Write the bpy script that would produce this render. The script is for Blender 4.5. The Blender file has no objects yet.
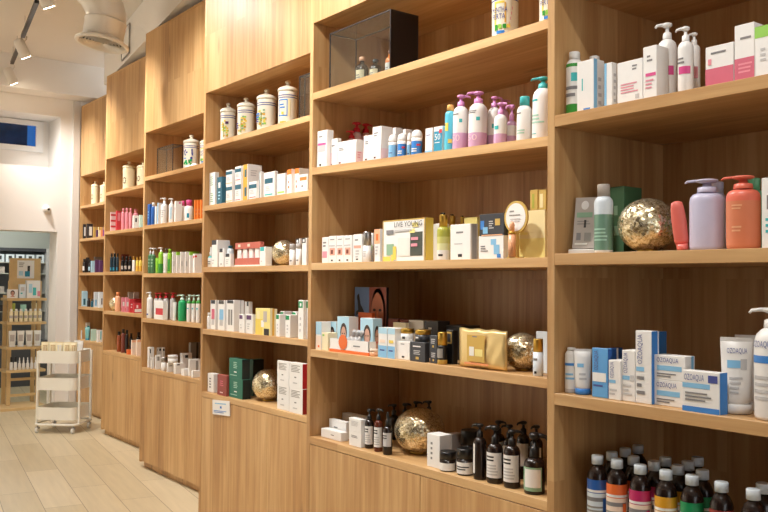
import bpy, bmesh, math, random
from mathutils import Vector, Matrix
random.seed(7)
PI=math.pi
C=bpy.context.scene.collection
CAM = {'yaw': 0.6497, 'pitch': 0.0307, 'roll': 0.0074, 'f': 859.9999301412452, 'H': 1.4831}
ITEMS = [
 ('C', 'cap', 'bottle', 'white bottle with green bands, on top shelf of rightmost cabinet', 'bottle', 'bottles on the top shelf of the rightmost cabinet', 6, (1.848, 1.5666, 1.9451), (0.046, 0.046, 0.1792), 'white', [('R', 'f', 0.45, 0.85, 0.6, 0.75, 'teal'), ('T', 'f', 0.1, 0.9, 0.3, 0.55, 'grey', 2)], {'cap': 'white', 'zs': 0.1567, 'bands': [(0, 'green'), (0.2, 'white'), (0.86, 'green'), (0.92, 'white')]}),
 ('C', 'cap', 'bottle', 'white bottle, only its edge showing, on top shelf of rightmost cabinet', 'bottle', 'bottles on the top shelf of the rightmost cabinet', 6, (1.9361, 1.5684, 1.9451), (0.0423, 0.0423, 0.1824), 'white', [], {'cap': 'white', 'zs': 0.1649, 'bands': [(0, 'green'), (0.3, 'white')]}),
 ('B', '', 'carton', 'white box with blue wave, on top shelf of rightmost cabinet', 'box', 'boxes on the top shelf of the rightmost cabinet', 6, (1.8473, 1.51, 1.9451), (0.0446, 0.0567, 0.1413), 'white', [('T', 'f', 0.3, 0.4, 0.3, 0.8, 'teal', 1), ('R', 'f', 0.4, 0.8, 0.04, 0.08, 'blue'), ('R', 's', 0, 0.3, 0, 1, 'skyblue'), ('T', 's', 0.4, 0.8, 0.1, 0.7, 'greyl', 4)], {}),
 ('B', '', 'carton', 'white box with blue edge, on top shelf of rightmost cabinet', 'box', 'boxes on the top shelf of the rightmost cabinet', 6, (1.8404, 1.4375, 1.9451), (0.0208, 0.0243, 0.1211), 'white', [('R', 'f', 0, 0.3, 0, 1, 'skyblue'), ('T', 's', 0.3, 0.8, 0.1, 0.8, 'greyl', 5)], {}),
 ('B', '', 'carton', 'wide white box printed in pink, on top shelf of rightmost cabinet', 'box', 'boxes on the top shelf of the rightmost cabinet', 6, (1.85, 1.3657, 1.9451), (0.05, 0.0783, 0.1119), 'white', [('T', 'f', 0.6, 0.8, 0.75, 0.9, 'grey', 2), ('T', 'f', 0.15, 0.9, 0.25, 0.5, 'pink', 4), ('R', 'f', 0.72, 0.86, 0.1, 0.2, 'greyl')], {}),
 ('B', '', 'carton', 'tall white box printed in pink, on top shelf of rightmost cabinet', 'box', 'boxes on the top shelf of the rightmost cabinet', 6, (1.85, 1.3052, 1.9451), (0.05, 0.0401, 0.136), 'white', [('T', 'f', 0.3, 0.7, 0.7, 0.85, 'grey', 2), ('R', 'f', 0.2, 0.95, 0.44, 0.5, 'magenta'), ('T', 'f', 0.2, 0.9, 0.2, 0.4, 'pink', 3)], {}),
 ('C', 'pump', 'pump_bottle', 'large white pump bottle with magenta print, on top shelf of rightmost cabinet', 'bottle', 'pump bottles on the top shelf of the rightmost cabinet', 6, (1.8985, 1.305, 1.9451), (0.0471, 0.0471, 0.208), 'white', [('R', 'f', 0.3, 0.85, 0.42, 0.56, 'magenta'), ('T', 'f', 0.1, 0.6, 0.62, 0.78, 'grey', 2)], {'cap': 'white', 'zs': 0.1648, 'bands': [(0, 'white'), (0.5, 'white')]}),
 ('C', 'pump', 'pump_bottle', 'slimmer white pump bottle with pink stripe, on top shelf of rightmost cabinet', 'bottle', 'pump bottles on the top shelf of the rightmost cabinet', 6, (1.8539, 1.222, 1.9451), (0.0379, 0.0379, 0.1707), 'white', [('R', 'f', 0.2, 0.8, 0.38, 0.52, 'magenta'), ('T', 'f', 0.1, 0.6, 0.56, 0.7, 'grey', 2)], {'cap': 'white', 'zs': 0.1336}),
 ('C', 'pump', 'pump_bottle', 'white pump bottle set back, on top shelf of rightmost cabinet', 'bottle', 'pump bottles on the top shelf of the rightmost cabinet', 6, (1.9398, 1.2542, 1.9451), (0.0297, 0.0297, 0.1789), 'white', [('R', 'f', 0.4, 0.8, 0.4, 0.6, 'pink')], {'cap': 'white', 'zs': 0.1481}),
 ('B', '', 'carton', 'white box with rose lower half, on top shelf of rightmost cabinet', 'box', 'boxes on the top shelf of the rightmost cabinet', 6, (1.855, 1.1176, 1.9451), (0.05, 0.0715, 0.0997), 'white', [('R', 'f', 0, 1, 0, 0.47, 'rose'), ('T', 'f', 0.2, 0.9, 0.78, 0.88, 'grey', 1), ('R', 'f', 0.1, 0.22, 0.56, 0.7, 'pinkl')], {}),
 ('B', '', 'carton', 'taller white box with rose lower half, on top shelf of rightmost cabinet', 'box', 'boxes on the top shelf of the rightmost cabinet', 6, (1.855, 1.0551, 1.9451), (0.05, 0.0481, 0.1341), 'white', [('R', 'f', 0, 1, 0, 0.42, 'rose'), ('T', 'f', 0.3, 0.85, 0.72, 0.8, 'grey', 1), ('T', 'f', 0.2, 0.9, 0.15, 0.35, 'pinkl', 3)], {}),
 ('B', '', 'carton', 'white box with green top and purple foot, on top shelf of rightmost cabinet', 'box', 'boxes on the top shelf of the rightmost cabinet', 6, (1.85, 1.0047, 1.9451), (0.05, 0.0447, 0.1181), 'white', [('R', 'f', 0, 1, 0.78, 1, 'lime'), ('R', 'f', 0, 1, 0, 0.05, 'purple'), ('T', 'f', 0.3, 0.7, 0.3, 0.6, 'greyl', 3)], {}),
 ('C', 'cap', 'bottle', 'pale green bottle with grey cap, on second shelf of rightmost cabinet', 'bottle', 'bottles on the second shelf of the rightmost cabinet', 6, (1.85, 1.4683, 1.5647), (0.05, 0.05, 0.1839), 'white', [('T', 'f', 0.1, 0.8, 0.2, 0.45, 'mint', 4)], {'cap': 'greige', 'zs': 0.1505, 'bands': [(0, 'white'), (0.05, (112, 150, 130)), (0.68, 'bluew')]}),
 ('B', '', 'carton', 'dark green box behind pale green bottle, on second shelf of rightmost cabinet', 'box', 'boxes on the second shelf of the rightmost cabinet', 6, (1.9545, 1.4753, 1.5647), (0.079, 0.0464, 0.1834), 'greenbox', [('T', 'f', 0.3, 0.7, 0.2, 0.8, 'sage', 2)], {}),
 ('C', 'ball', 'glitter_ball', 'large flattened gold glitter ball, on second shelf of rightmost cabinet', 'ball', None, 6, (1.8905, 1.3599, 1.5647), (0.151, 0.151, 0.1412), 'white', [], {'cap': 'white'}),
 ('C', 'pump', 'pump_bottle', 'large lavender pump bottle, on second shelf of rightmost cabinet', 'bottle', 'pump bottles on the second shelf of the rightmost cabinet', 6, (1.8756, 1.1796, 1.5647), (0.0813, 0.0813, 0.1731), 'lavender', [], {'shp': 'sq', 'cap': 'lavender', 'zs': 0.1403}),
 ('C', 'cap', 'bottle', 'lavender cap bottle behind lavender pump, on second shelf of rightmost cabinet', 'bottle', 'bottles on the second shelf of the rightmost cabinet', 6, (1.9874, 1.2205, 1.5647), (0.0448, 0.0448, 0.1792), 'lavender', [], {'cap': 'lavender', 'zs': 0.1487}),
 ('C', 'pump', 'pump_bottle', 'large coral pump bottle, on second shelf of rightmost cabinet', 'bottle', 'pump bottles on the second shelf of the rightmost cabinet', 6, (1.873, 1.0846, 1.5647), (0.0761, 0.0761, 0.1724), 'coral', [('T', 'f', 0.3, 0.6, 0.65, 0.75, 'peach', 2), ('T', 'f', 0.3, 0.6, 0.28, 0.4, 'peach', 2)], {'shp': 'sq', 'cap': 'coral2', 'zs': 0.1409, 'bands': [(0, 'coral'), (0.8, 'coral2')]}),
 ('C', 'cap', 'bottle', 'green cap bottle behind coral pump, on second shelf of rightmost cabinet', 'bottle', 'bottles on the second shelf of the rightmost cabinet', 6, (1.9874, 1.1228, 1.5647), (0.0448, 0.0448, 0.1791), 'mintg', [], {'cap': 'mintg', 'zs': 0.1509}),
 ('B', '', 'carton', 'white box at photo edge, on second shelf of rightmost cabinet', 'box', 'boxes on the second shelf of the rightmost cabinet', 6, (1.85, 0.9979, 1.5647), (0.05, 0.0311, 0.1566), 'white', [('R', 'f', 0.4, 0.8, 0.55, 0.75, 'grey'), ('T', 'f', 0.3, 0.9, 0.2, 0.45, 'teal', 3)], {}),
 ('C', 'cap', 'bottle', 'white bottle with grey foot, on third shelf of rightmost cabinet', 'bottle', None, 6, (1.8425, 1.5721, 1.1851), (0.035, 0.035, 0.1229), 'white', [('T', 'f', 0.1, 0.9, 0.62, 0.75, 'blue', 1), ('T', 'f', 0.2, 0.9, 0.3, 0.5, 'skyblue', 2)], {'flat': 1, 'cap': 'white', 'zs': 0.116, 'bands': [(0, 'greyl'), (0.1, 'white')]}),
 ('C', 'tube', 'cream_tube', 'white tube on blue cap, on third shelf of rightmost cabinet', 'tube', 'cream tubes on the third shelf of the rightmost cabinet', 6, (1.8425, 1.5318, 1.1851), (0.045, 0.045, 0.1218), 'white', [('R', 'f', 0.05, 0.55, 0.6, 0.68, 'skyblue'), ('T', 'f', 0.2, 0.9, 0.3, 0.5, 'greyl', 2)], {'cap': 'blue'}),
 ('B', '', 'carton', 'blue box with white band, on third shelf of rightmost cabinet', 'box', 'boxes on the third shelf of the rightmost cabinet', 6, (1.8338, 1.4614, 1.1851), (0.0176, 0.0513, 0.1289), 'blueb', [('R', 'f', 0.05, 0.9, 0.32, 0.5, 'white'), ('T', 'f', 0.1, 0.9, 0.2, 0.28, 'navy', 1), ('W', 'f', 0.15, 0.45, 0.55, 0.95, 'slateb', '|OZOAQUA')], {'side': 'blued'}),
 ('B', '', 'carton', 'dark blue box with white stripe behind, on third shelf of rightmost cabinet', 'box', 'boxes on the third shelf of the rightmost cabinet', 6, (1.9207, 1.4882, 1.1851), (0.0515, 0.0166, 0.1245), 'blued', [('R', 's', 0.45, 0.6, 0, 1, 'white')], {}),
 ('B', '', 'carton', 'small white box with blue band, on third shelf of rightmost cabinet', 'box', 'boxes on the third shelf of the rightmost cabinet', 6, (1.845, 1.4103, 1.1851), (0.05, 0.0381, 0.1014), 'white', [('R', 'f', 0.05, 0.6, 0.42, 0.5, 'skyblue'), ('T', 'f', 0.1, 0.8, 0.1, 0.3, 'greyl', 2), ('W', 'f', 0.15, 0.5, 0.55, 0.95, 'slateb', '|OZOAQUA')], {}),
 ('B', '', 'carton', 'white box with blue band, on third shelf of rightmost cabinet', 'box', 'boxes on the third shelf of the rightmost cabinet', 6, (1.85, 1.3708, 1.1851), (0.05, 0.0399, 0.1295), 'white', [('R', 'f', 0.05, 0.6, 0.42, 0.5, 'skyblue'), ('R', 'f', 0.65, 0.95, 0.4, 0.52, 'greyl'), ('T', 'f', 0.1, 0.8, 0.1, 0.35, 'greyl', 3), ('W', 'f', 0.15, 0.5, 0.55, 0.95, 'slateb', '|OZOAQUA')], {}),
 ('B', '', 'carton', 'tallest white box with blue side, on third shelf of rightmost cabinet', 'box', 'boxes on the third shelf of the rightmost cabinet', 6, (1.8404, 1.3256, 1.1851), (0.0309, 0.0474, 0.1811), 'white', [('R', 'f', 0.05, 0.55, 0.44, 0.5, 'skyblue'), ('R', 's', 0, 1, 0, 1, 'blue'), ('R', 's', 0.78, 0.92, 0, 1, 'white'), ('T', 'f', 0.1, 0.6, 0.1, 0.4, 'grey', 3), ('W', 'f', 0.15, 0.5, 0.54, 0.95, 'slateb', '|OZOAQUA')], {}),
 ('B', '', 'carton', 'tall box with blue side set back, on third shelf of rightmost cabinet', 'box', 'boxes on the third shelf of the rightmost cabinet', 6, (1.9389, 1.3584, 1.1851), (0.0477, 0.0122, 0.1752), 'white', [('R', 's', 0.1, 0.95, 0, 1, 'blue')], {}),
 ('B', '', 'carton', 'lower white box with blue band, on third shelf of rightmost cabinet', 'box', 'boxes on the third shelf of the rightmost cabinet', 6, (1.8579, 1.2608, 1.1851), (0.0458, 0.0811, 0.0634), 'white', [('R', 'f', 0.1, 0.9, 0.38, 0.58, 'skyblue'), ('R', 's', 0, 1, 0, 1, 'white'), ('R', 's', 0.6, 0.85, 0, 1, 'skyblue'), ('T', 'f', 0.1, 0.8, 0.1, 0.3, 'grey', 2), ('W', 'f', 0.1, 0.8, 0.68, 0.9, 'slateb', 'OZOAQUA')], {}),
 ('B', '', 'carton', 'upper white box with blue band, on third shelf of rightmost cabinet', 'box', 'boxes on the third shelf of the rightmost cabinet', 6, (1.8558, 1.2579, 1.2484), (0.0417, 0.0868, 0.0605), 'white', [('R', 'f', 0.1, 0.9, 0.38, 0.58, 'skyblue'), ('R', 's', 0.6, 0.85, 0, 1, 'skyblue'), ('T', 'f', 0.1, 0.8, 0.1, 0.3, 'grey', 2), ('W', 'f', 0.1, 0.8, 0.68, 0.9, 'slateb', 'OZOAQUA')], {'on': 1}),
 ('B', '', 'carton', 'white box with blue side and dark blue corner square, on third shelf of rightmost cabinet', 'box', 'boxes on the third shelf of the rightmost cabinet', 6, (1.8222, 1.1547, 1.1851), (0.0305, 0.0963, 0.0955), 'white', [('R', 'f', 0.0, 0.75, 0.58, 0.7, 'skyblue'), ('R', 'f', 0.7, 0.95, 0.74, 0.92, 'navy'), ('R', 'f', 0, 1, 0, 0.13, 'blue'), ('R', 's', 0, 1, 0, 1, 'blue'), ('T', 'f', 0.08, 0.9, 0.25, 0.5, 'grey', 3), ('W', 'f', 0.06, 0.6, 0.74, 0.92, 'slateb', 'OZOAQUA')], {}),
 ('C', 'tube', 'cream_tube', 'large white tube with blue band, on third shelf of rightmost cabinet', 'tube', 'cream tubes on the third shelf of the rightmost cabinet', 6, (1.8752, 1.1042, 1.1851), (0.0704, 0.0704, 0.1755), 'white', [('R', 'f', 0.12, 0.75, 0.6, 0.7, 'skyblue'), ('R', 'f', 0.64, 0.9, 0.58, 0.72, 'greyl'), ('T', 'f', 0.2, 0.8, 0.25, 0.5, 'greyl', 4), ('W', 'f', 0.12, 0.9, 0.78, 0.86, 'slateb', 'OZOAQUA')], {'cap': 'white'}),
 ('C', 'tube', 'cream_tube', 'white tube half hidden behind large tube, on third shelf of rightmost cabinet', 'tube', 'cream tubes on the third shelf of the rightmost cabinet', 6, (1.9393, 1.1181, 1.1851), (0.0487, 0.0487, 0.1786), 'white', [], {'cap': 'white'}),
 ('C', 'pump', 'pump_bottle', 'large white pump bottle with blue band, on third shelf of rightmost cabinet', 'bottle', None, 6, (1.8542, 1.0052, 1.1851), (0.0784, 0.0784, 0.2483), 'white', [('R', 'f', 0.0, 0.6, 0.62, 0.7, 'blue'), ('T', 'f', 0.1, 0.6, 0.2, 0.5, 'greyl', 4), ('W', 'f', 0.05, 0.6, 0.78, 0.86, 'slateb', 'OZOAQUA')], {'cap': 'white', 'zs': 0.2028}),
 ('C', 'apo', 'apothecary_jar', 'large painted ceramic jar, on top shelf of second-from-right cabinet', 'jar', 'apothecary jars on the top shelf of the second-from-right cabinet', 5, (2.1416, 2.1268, 2.3215), (0.1012, 0.1012, 0.2334), 'white', [], {'pat': 'yellow', 'cap': 'white'}),
 ('C', 'apo', 'apothecary_jar', 'painted ceramic jar half behind the panel, on top shelf of second-from-right cabinet', 'jar', 'apothecary jars on the top shelf of the second-from-right cabinet', 5, (2.1359, 1.9061, 2.3215), (0.0898, 0.0898, 0.217), 'white', [], {'pat': 'yellow2', 'cap': 'white'}),
 ('B', '', 'carton', 'narrow white box with pink band, on second shelf of second-from-right cabinet', 'box', 'boxes on the second shelf of the second-from-right cabinet', 5, (2.0778, 3.1739, 1.987), (0.0336, 0.0794, 0.1627), 'white', [('R', 'f', 0.1, 0.9, 0.6, 0.66, 'magenta'), ('R', 'f', 0.15, 0.85, 0.42, 0.6, 'greyl'), ('T', 'f', 0.2, 0.7, 0.8, 0.88, 'grey', 1), ('R', 'f', 0.3, 0.5, 0.04, 0.1, 'dark')], {'tilt': 0.0293}),
 ('C', 'pump', 'pump_bottle', 'pump bottle with red pump, first from left, on second shelf of second-from-right cabinet', 'bottle', 'pump bottles on the second shelf of the second-from-right cabinet', 5, (2.2595, 3.1912, 1.9875), (0.0469, 0.0469, 0.2248), 'pinkw', [], {'cap': 'red', 'zs': 0.1796, 'tilt': 0.0293}),
 ('C', 'pump', 'pump_bottle', 'pump bottle with red pump, second from left, on second shelf of second-from-right cabinet', 'bottle', 'pump bottles on the second shelf of the second-from-right cabinet', 5, (2.3097, 3.191, 1.9875), (0.0473, 0.0473, 0.2243), 'pinkw', [], {'cap': 'red', 'zs': 0.1811, 'tilt': 0.0293}),
 ('C', 'pump', 'pump_bottle', 'pump bottle with red pump, third from left, on second shelf of second-from-right cabinet', 'bottle', 'pump bottles on the second shelf of the second-from-right cabinet', 5, (2.2135, 3.1661, 1.9868), (0.0449, 0.0449, 0.1779), 'pinkw', [], {'cap': 'red', 'zs': 0.1415, 'tilt': 0.0293}),
 ('B', '', 'carton', 'pale pink box, narrow, on second shelf of second-from-right cabinet', 'box', 'boxes on the second shelf of the second-from-right cabinet', 5, (2.0915, 3.1079, 1.9852), (0.021, 0.0516, 0.1225), 'white', [('R', 'f', 0, 1, 0, 0.5, 'pinkw'), ('T', 'f', 0.2, 0.7, 0.7, 0.8, 'grey', 1), ('R', 'f', 0.15, 0.3, 0.05, 0.11, 'dark')], {'tilt': 0.0293}),
 ('B', '', 'carton', 'wide pale pink rounded pack, on second shelf of second-from-right cabinet', 'box', 'boxes on the second shelf of the second-from-right cabinet', 5, (2.079, 2.9807, 1.9813), (0.0359, 0.1388, 0.0987), 'white', [('R', 'f', 0, 1, 0, 0.5, 'pinkw'), ('R', 's', 0, 1, 0, 0.5, 'pinkw'), ('T', 'f', 0.1, 0.4, 0.6, 0.75, 'grey', 2), ('R', 'f', 0.1, 0.2, 0.06, 0.12, 'dark'), ('T', 's', 0.2, 0.8, 0.2, 0.5, 'pink', 3)], {'tilt': 0.0293}),
 ('B', '', 'carton', 'small pale pink box, on second shelf of second-from-right cabinet', 'box', 'boxes on the second shelf of the second-from-right cabinet', 5, (2.0817, 2.8438, 1.9773), (0.0214, 0.0593, 0.1089), 'white', [('R', 'f', 0, 1, 0, 0.45, 'pinkw'), ('T', 'f', 0.2, 0.7, 0.65, 0.8, 'grey', 2), ('R', 'f', 0.25, 0.45, 0.06, 0.12, 'dark')], {'tilt': 0.0293}),
 ('B', '', 'carton', 'tall pale pink box, on second shelf of second-from-right cabinet', 'box', 'boxes on the second shelf of the second-from-right cabinet', 5, (2.0939, 2.776, 1.9753), (0.0558, 0.0609, 0.1367), 'white', [('R', 'f', 0, 1, 0, 0.45, 'pinkw'), ('R', 's', 0, 1, 0, 0.35, 'pinkw'), ('T', 'f', 0.2, 0.7, 0.7, 0.85, 'grey', 2), ('R', 'f', 0.25, 0.45, 0.06, 0.11, 'dark')], {'tilt': 0.0293}),
 ('B', '', 'carton', 'pale pink box in the back row, first from left, on second shelf of second-from-right cabinet', 'box', 'boxes on the second shelf of the second-from-right cabinet', 5, (2.1794, 2.7861, 1.9756), (0.0367, 0.0202, 0.1444), 'white', [('R', 'f', 0, 1, 0, 0.4, 'pinkw')], {'tilt': 0.0293}),
 ('B', '', 'carton', 'pale pink box in the back row, second from left, on second shelf of second-from-right cabinet', 'box', 'boxes on the second shelf of the second-from-right cabinet', 5, (2.1893, 2.7324, 1.9741), (0.0366, 0.0197, 0.1335), 'white', [('R', 'f', 0, 1, 0, 0.4, 'pinkw')], {'tilt': 0.0293}),
 ('C', 'dome', 'roll_on_bottle', 'white domed bottle, blue label, first from left, on second shelf of second-from-right cabinet', 'bottle', 'roll on bottles on the second shelf of the second-from-right cabinet', 5, (2.0883, 2.6975, 1.973), (0.0345, 0.0345, 0.0991), 'white', [('T', 'f', 0.2, 0.7, 0.3, 0.4, 'navy', 1)], {'cap': 'white', 'zs': 0.0791, 'bands': [(0, 'white'), (0.08, 'skyblue'), (0.82, 'white')], 'tilt': 0.0293}),
 ('C', 'dome', 'roll_on_bottle', 'white domed bottle, blue label, second from left, on second shelf of second-from-right cabinet', 'bottle', 'roll on bottles on the second shelf of the second-from-right cabinet', 5, (2.089, 2.6391, 1.9713), (0.036, 0.036, 0.0971), 'white', [('R', 'f', 0.62, 0.92, 0.55, 0.66, 'red'), ('T', 'f', 0.2, 0.7, 0.2, 0.45, 'white', 2)], {'cap': 'white', 'zs': 0.0773, 'bands': [(0, 'white'), (0.08, 'blue'), (0.82, 'white')], 'tilt': 0.0293}),
 ('C', 'dome', 'roll_on_bottle', 'white domed bottle, blue label, third from left, on second shelf of second-from-right cabinet', 'bottle', 'roll on bottles on the second shelf of the second-from-right cabinet', 5, (2.1504, 2.6699, 1.9722), (0.0187, 0.0187, 0.1096), 'white', [('T', 'f', 0.2, 0.7, 0.3, 0.4, 'navy', 1)], {'cap': 'white', 'zs': 0.0894, 'bands': [(0, 'white'), (0.08, 'skyblue'), (0.82, 'white')], 'tilt': 0.0293}),
 ('C', 'dome', 'roll_on_bottle', 'white domed bottle, blue label, fourth from left, on second shelf of second-from-right cabinet', 'bottle', 'roll on bottles on the second shelf of the second-from-right cabinet', 5, (2.0927, 2.5523, 1.9688), (0.0433, 0.0433, 0.1024), 'white', [('R', 'f', 0.62, 0.92, 0.55, 0.66, 'red'), ('T', 'f', 0.2, 0.7, 0.2, 0.45, 'white', 2)], {'cap': 'white', 'zs': 0.083, 'bands': [(0, 'white'), (0.08, 'blue'), (0.82, 'white')], 'tilt': 0.0293}),
 ('B', '', 'carton', 'white box with blue foot, on second shelf of second-from-right cabinet', 'box', 'boxes on the second shelf of the second-from-right cabinet', 5, (2.096, 2.4561, 1.966), (0.05, 0.0407, 0.0961), 'white', [('R', 'f', 0, 1, 0, 0.13, 'skyblue'), ('T', 'f', 0.15, 0.85, 0.7, 0.76, 'navy', 1)], {'tilt': 0.0293}),
 ('B', '', 'carton', 'teal and white box marked 50, on second shelf of second-from-right cabinet', 'box', 'boxes on the second shelf of the second-from-right cabinet', 5, (2.0808, 2.4032, 1.9644), (0.0195, 0.0481, 0.0964), 'white', [('R', 'f', 0.05, 1, 0.05, 0.82, 'tealb'), ('R', 'f', 0.62, 0.95, 0.74, 0.88, 'red'), ('W', 'f', 0.15, 0.8, 0.48, 0.72, 'white', '50'), ('T', 'f', 0.15, 0.8, 0.35, 0.42, 'white', 1)], {'tilt': 0.0293}),
 ('C', 'cap', 'bottle', 'turquoise spray bottle with orange cap, on second shelf of second-from-right cabinet', 'bottle', 'bottles on the second shelf of the second-from-right cabinet', 5, (2.0906, 2.359, 1.9633), (0.0391, 0.0391, 0.1719), 'turq', [('R', 'f', 0.2, 0.5, 0.5, 0.7, 'yellow'), ('R', 'f', 0.5, 0.8, 0.2, 0.3, 'yellow')], {'cap': 'peacho', 'zs': 0.1485, 'tilt': 0.0293}),
 ('C', 'pump', 'pump_bottle', 'white and pink pump bottle, on second shelf of second-from-right cabinet', 'bottle', 'pump bottles on the second shelf of the second-from-right cabinet', 5, (2.0989, 2.3112, 1.9617), (0.0558, 0.0558, 0.2036), 'white', [('R', 'f', 0.55, 0.7, 0.62, 0.7, 'teal'), ('T', 'f', 0.1, 0.6, 0.78, 0.84, 'grey', 1), ('W', 'f', 0.15, 0.6, 0.2, 0.35, 'pinkw', '50')], {'cap': 'pinkp', 'zs': 0.1611, 'bands': [(0, 'pinkv'), (0.39, 'white')], 'tilt': 0.0293}),
 ('C', 'pump', 'pump_bottle', 'tallest white and pink pump bottle, on second shelf of second-from-right cabinet', 'bottle', 'pump bottles on the second shelf of the second-from-right cabinet', 5, (2.1045, 2.2263, 1.9592), (0.0669, 0.0669, 0.2047), 'white', [('R', 'f', 0.55, 0.7, 0.6, 0.68, 'teal'), ('T', 'f', 0.1, 0.6, 0.76, 0.84, 'grey', 2), ('W', 'f', 0.15, 0.6, 0.17, 0.3, 'pinkw', '50')], {'cap': 'pinkp', 'zs': 0.1616, 'bands': [(0, 'pinkv'), (0.34, 'white')], 'tilt': 0.0293}),
 ('C', 'pump', 'pump_bottle', 'white and pink pump bottle set back, on second shelf of second-from-right cabinet', 'bottle', 'pump bottles on the second shelf of the second-from-right cabinet', 5, (2.164, 2.2062, 1.9586), (0.046, 0.046, 0.1928), 'white', [('R', 'f', 0.5, 0.7, 0.5, 0.6, 'teal')], {'cap': 'pinkp', 'zs': 0.1524, 'bands': [(0, 'pinkv'), (0.34, 'white')], 'tilt': 0.0293}),
 ('C', 'pump', 'pump_bottle', 'small white and pink pump bottle, on second shelf of second-from-right cabinet', 'bottle', 'pump bottles on the second shelf of the second-from-right cabinet', 5, (2.0939, 2.1017, 1.9556), (0.0457, 0.0457, 0.1479), 'white', [('R', 'f', 0.2, 0.5, 0.5, 0.62, 'teal')], {'cap': 'pinkp', 'zs': 0.1057, 'bands': [(0, 'pinkv'), (0.36, 'white')], 'tilt': 0.0293}),
 ('C', 'pump', 'pump_bottle', 'pink pump bottle at the back, on second shelf of second-from-right cabinet', 'bottle', 'pump bottles on the second shelf of the second-from-right cabinet', 5, (2.2409, 2.2377, 1.9596), (0.0398, 0.0398, 0.1959), 'pinkv', [], {'cap': 'pinkp', 'zs': 0.159, 'tilt': 0.0293}),
 ('C', 'pump', 'pump_bottle', 'small pink pump bottle beside teal cap bottle, on second shelf of second-from-right cabinet', 'bottle', 'pump bottles on the second shelf of the second-from-right cabinet', 5, (2.1389, 2.0934, 1.9553), (0.0358, 0.0358, 0.1451), 'white', [], {'cap': 'pinkp', 'zs': 0.0894, 'bands': [(0, 'pinkv'), (0.4, 'white'), (0.8, 'pinkv')], 'tilt': 0.0293}),
 ('C', 'cap', 'bottle', 'white bottle with teal cap, on second shelf of second-from-right cabinet', 'bottle', 'bottles on the second shelf of the second-from-right cabinet', 5, (2.0959, 1.993, 1.9524), (0.0498, 0.0498, 0.1532), 'white', [('T', 'f', 0.1, 0.5, 0.75, 0.82, 'grey', 1), ('T', 'f', 0.2, 0.7, 0.2, 0.35, 'mint', 2)], {'cap': 'teal', 'zs': 0.1212, 'tilt': 0.0293}),
 ('C', 'pump', 'pump_bottle', 'tall white bottle with teal pump, on second shelf of second-from-right cabinet', 'bottle', 'pump bottles on the second shelf of the second-from-right cabinet', 5, (2.1034, 1.9199, 1.9503), (0.0647, 0.0647, 0.2087), 'white', [('T', 'f', 0.05, 0.6, 0.72, 0.8, 'teal', 1), ('T', 'f', 0.1, 0.7, 0.3, 0.5, 'mint', 3), ('T', 'f', 0.1, 0.5, 0.1, 0.13, 'teal', 1)], {'cap': 'teal', 'zs': 0.1704, 'tilt': 0.0293}),
 ('B', '', 'carton', 'narrow white box with pink square, on third shelf of second-from-right cabinet', 'box', 'boxes on the third shelf of the second-from-right cabinet', 5, (2.096, 3.1525, 1.5658), (0.05, 0.0509, 0.1133), 'white', [('R', 'f', 0.1, 0.8, 0.2, 0.45, 'pink'), ('T', 'f', 0.2, 0.7, 0.6, 0.85, 'grey', 2)], {}),
 ('B', '', 'carton', 'white box with pink face picture, first from left, on third shelf of second-from-right cabinet', 'box', 'boxes on the third shelf of the second-from-right cabinet', 5, (2.096, 3.0953, 1.5658), (0.05, 0.0575, 0.1161), 'white', [('R', 'f', 0.15, 0.85, 0.28, 0.55, 'peachsk'), ('R', 'f', 0.3, 0.6, 0.33, 0.48, 'brownr'), ('T', 'f', 0.2, 0.8, 0.84, 0.9, 'grey', 1), ('T', 'f', 0.05, 0.95, 0.6, 0.68, 'greyl', 1), ('R', 'f', 0.35, 0.6, 0.06, 0.12, 'dark')], {}),
 ('B', '', 'carton', 'white box with pink face picture, second from left, on third shelf of second-from-right cabinet', 'box', 'boxes on the third shelf of the second-from-right cabinet', 5, (2.096, 3.037, 1.5658), (0.05, 0.053, 0.1148), 'white', [('R', 'f', 0.15, 0.85, 0.28, 0.55, 'peachsk'), ('R', 'f', 0.3, 0.6, 0.33, 0.48, 'brownr'), ('T', 'f', 0.2, 0.8, 0.84, 0.9, 'grey', 1), ('T', 'f', 0.05, 0.95, 0.6, 0.68, 'greyl', 1), ('R', 'f', 0.35, 0.6, 0.06, 0.12, 'dark')], {}),
 ('B', '', 'carton', 'white box with pink face picture, third from left, on third shelf of second-from-right cabinet', 'box', 'boxes on the third shelf of the second-from-right cabinet', 5, (2.096, 2.9787, 1.5658), (0.05, 0.0576, 0.1142), 'white', [('R', 'f', 0.15, 0.85, 0.28, 0.55, 'peachsk'), ('R', 'f', 0.3, 0.6, 0.33, 0.48, 'brownr'), ('T', 'f', 0.2, 0.8, 0.84, 0.9, 'grey', 1), ('T', 'f', 0.05, 0.95, 0.6, 0.68, 'greyl', 1), ('R', 'f', 0.35, 0.6, 0.06, 0.12, 'dark')], {}),
 ('B', '', 'carton', 'white box with pink label line, on third shelf of second-from-right cabinet', 'box', 'boxes on the third shelf of the second-from-right cabinet', 5, (2.096, 2.9083, 1.5658), (0.05, 0.063, 0.1162), 'white', [('R', 'f', 0.1, 0.9, 0.5, 0.6, 'peachsk'), ('T', 'f', 0.2, 0.8, 0.75, 0.85, 'grey', 1), ('R', 'f', 0.35, 0.6, 0.08, 0.13, 'dark'), ('T', 'f', 0.3, 0.7, 0.15, 0.45, 'greyl', 3)], {}),
 ('C', 'cap', 'bottle', 'white bottle with silver and pink cap, on third shelf of second-from-right cabinet', 'bottle', 'bottles on the third shelf of the second-from-right cabinet', 5, (2.0778, 2.8485, 1.5658), (0.0336, 0.0336, 0.1236), 'white', [('T', 'f', 0.2, 0.7, 0.3, 0.7, 'greyl', 3)], {'thick': 1, 'cap': 'silver', 'zs': 0.0661}),
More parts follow.
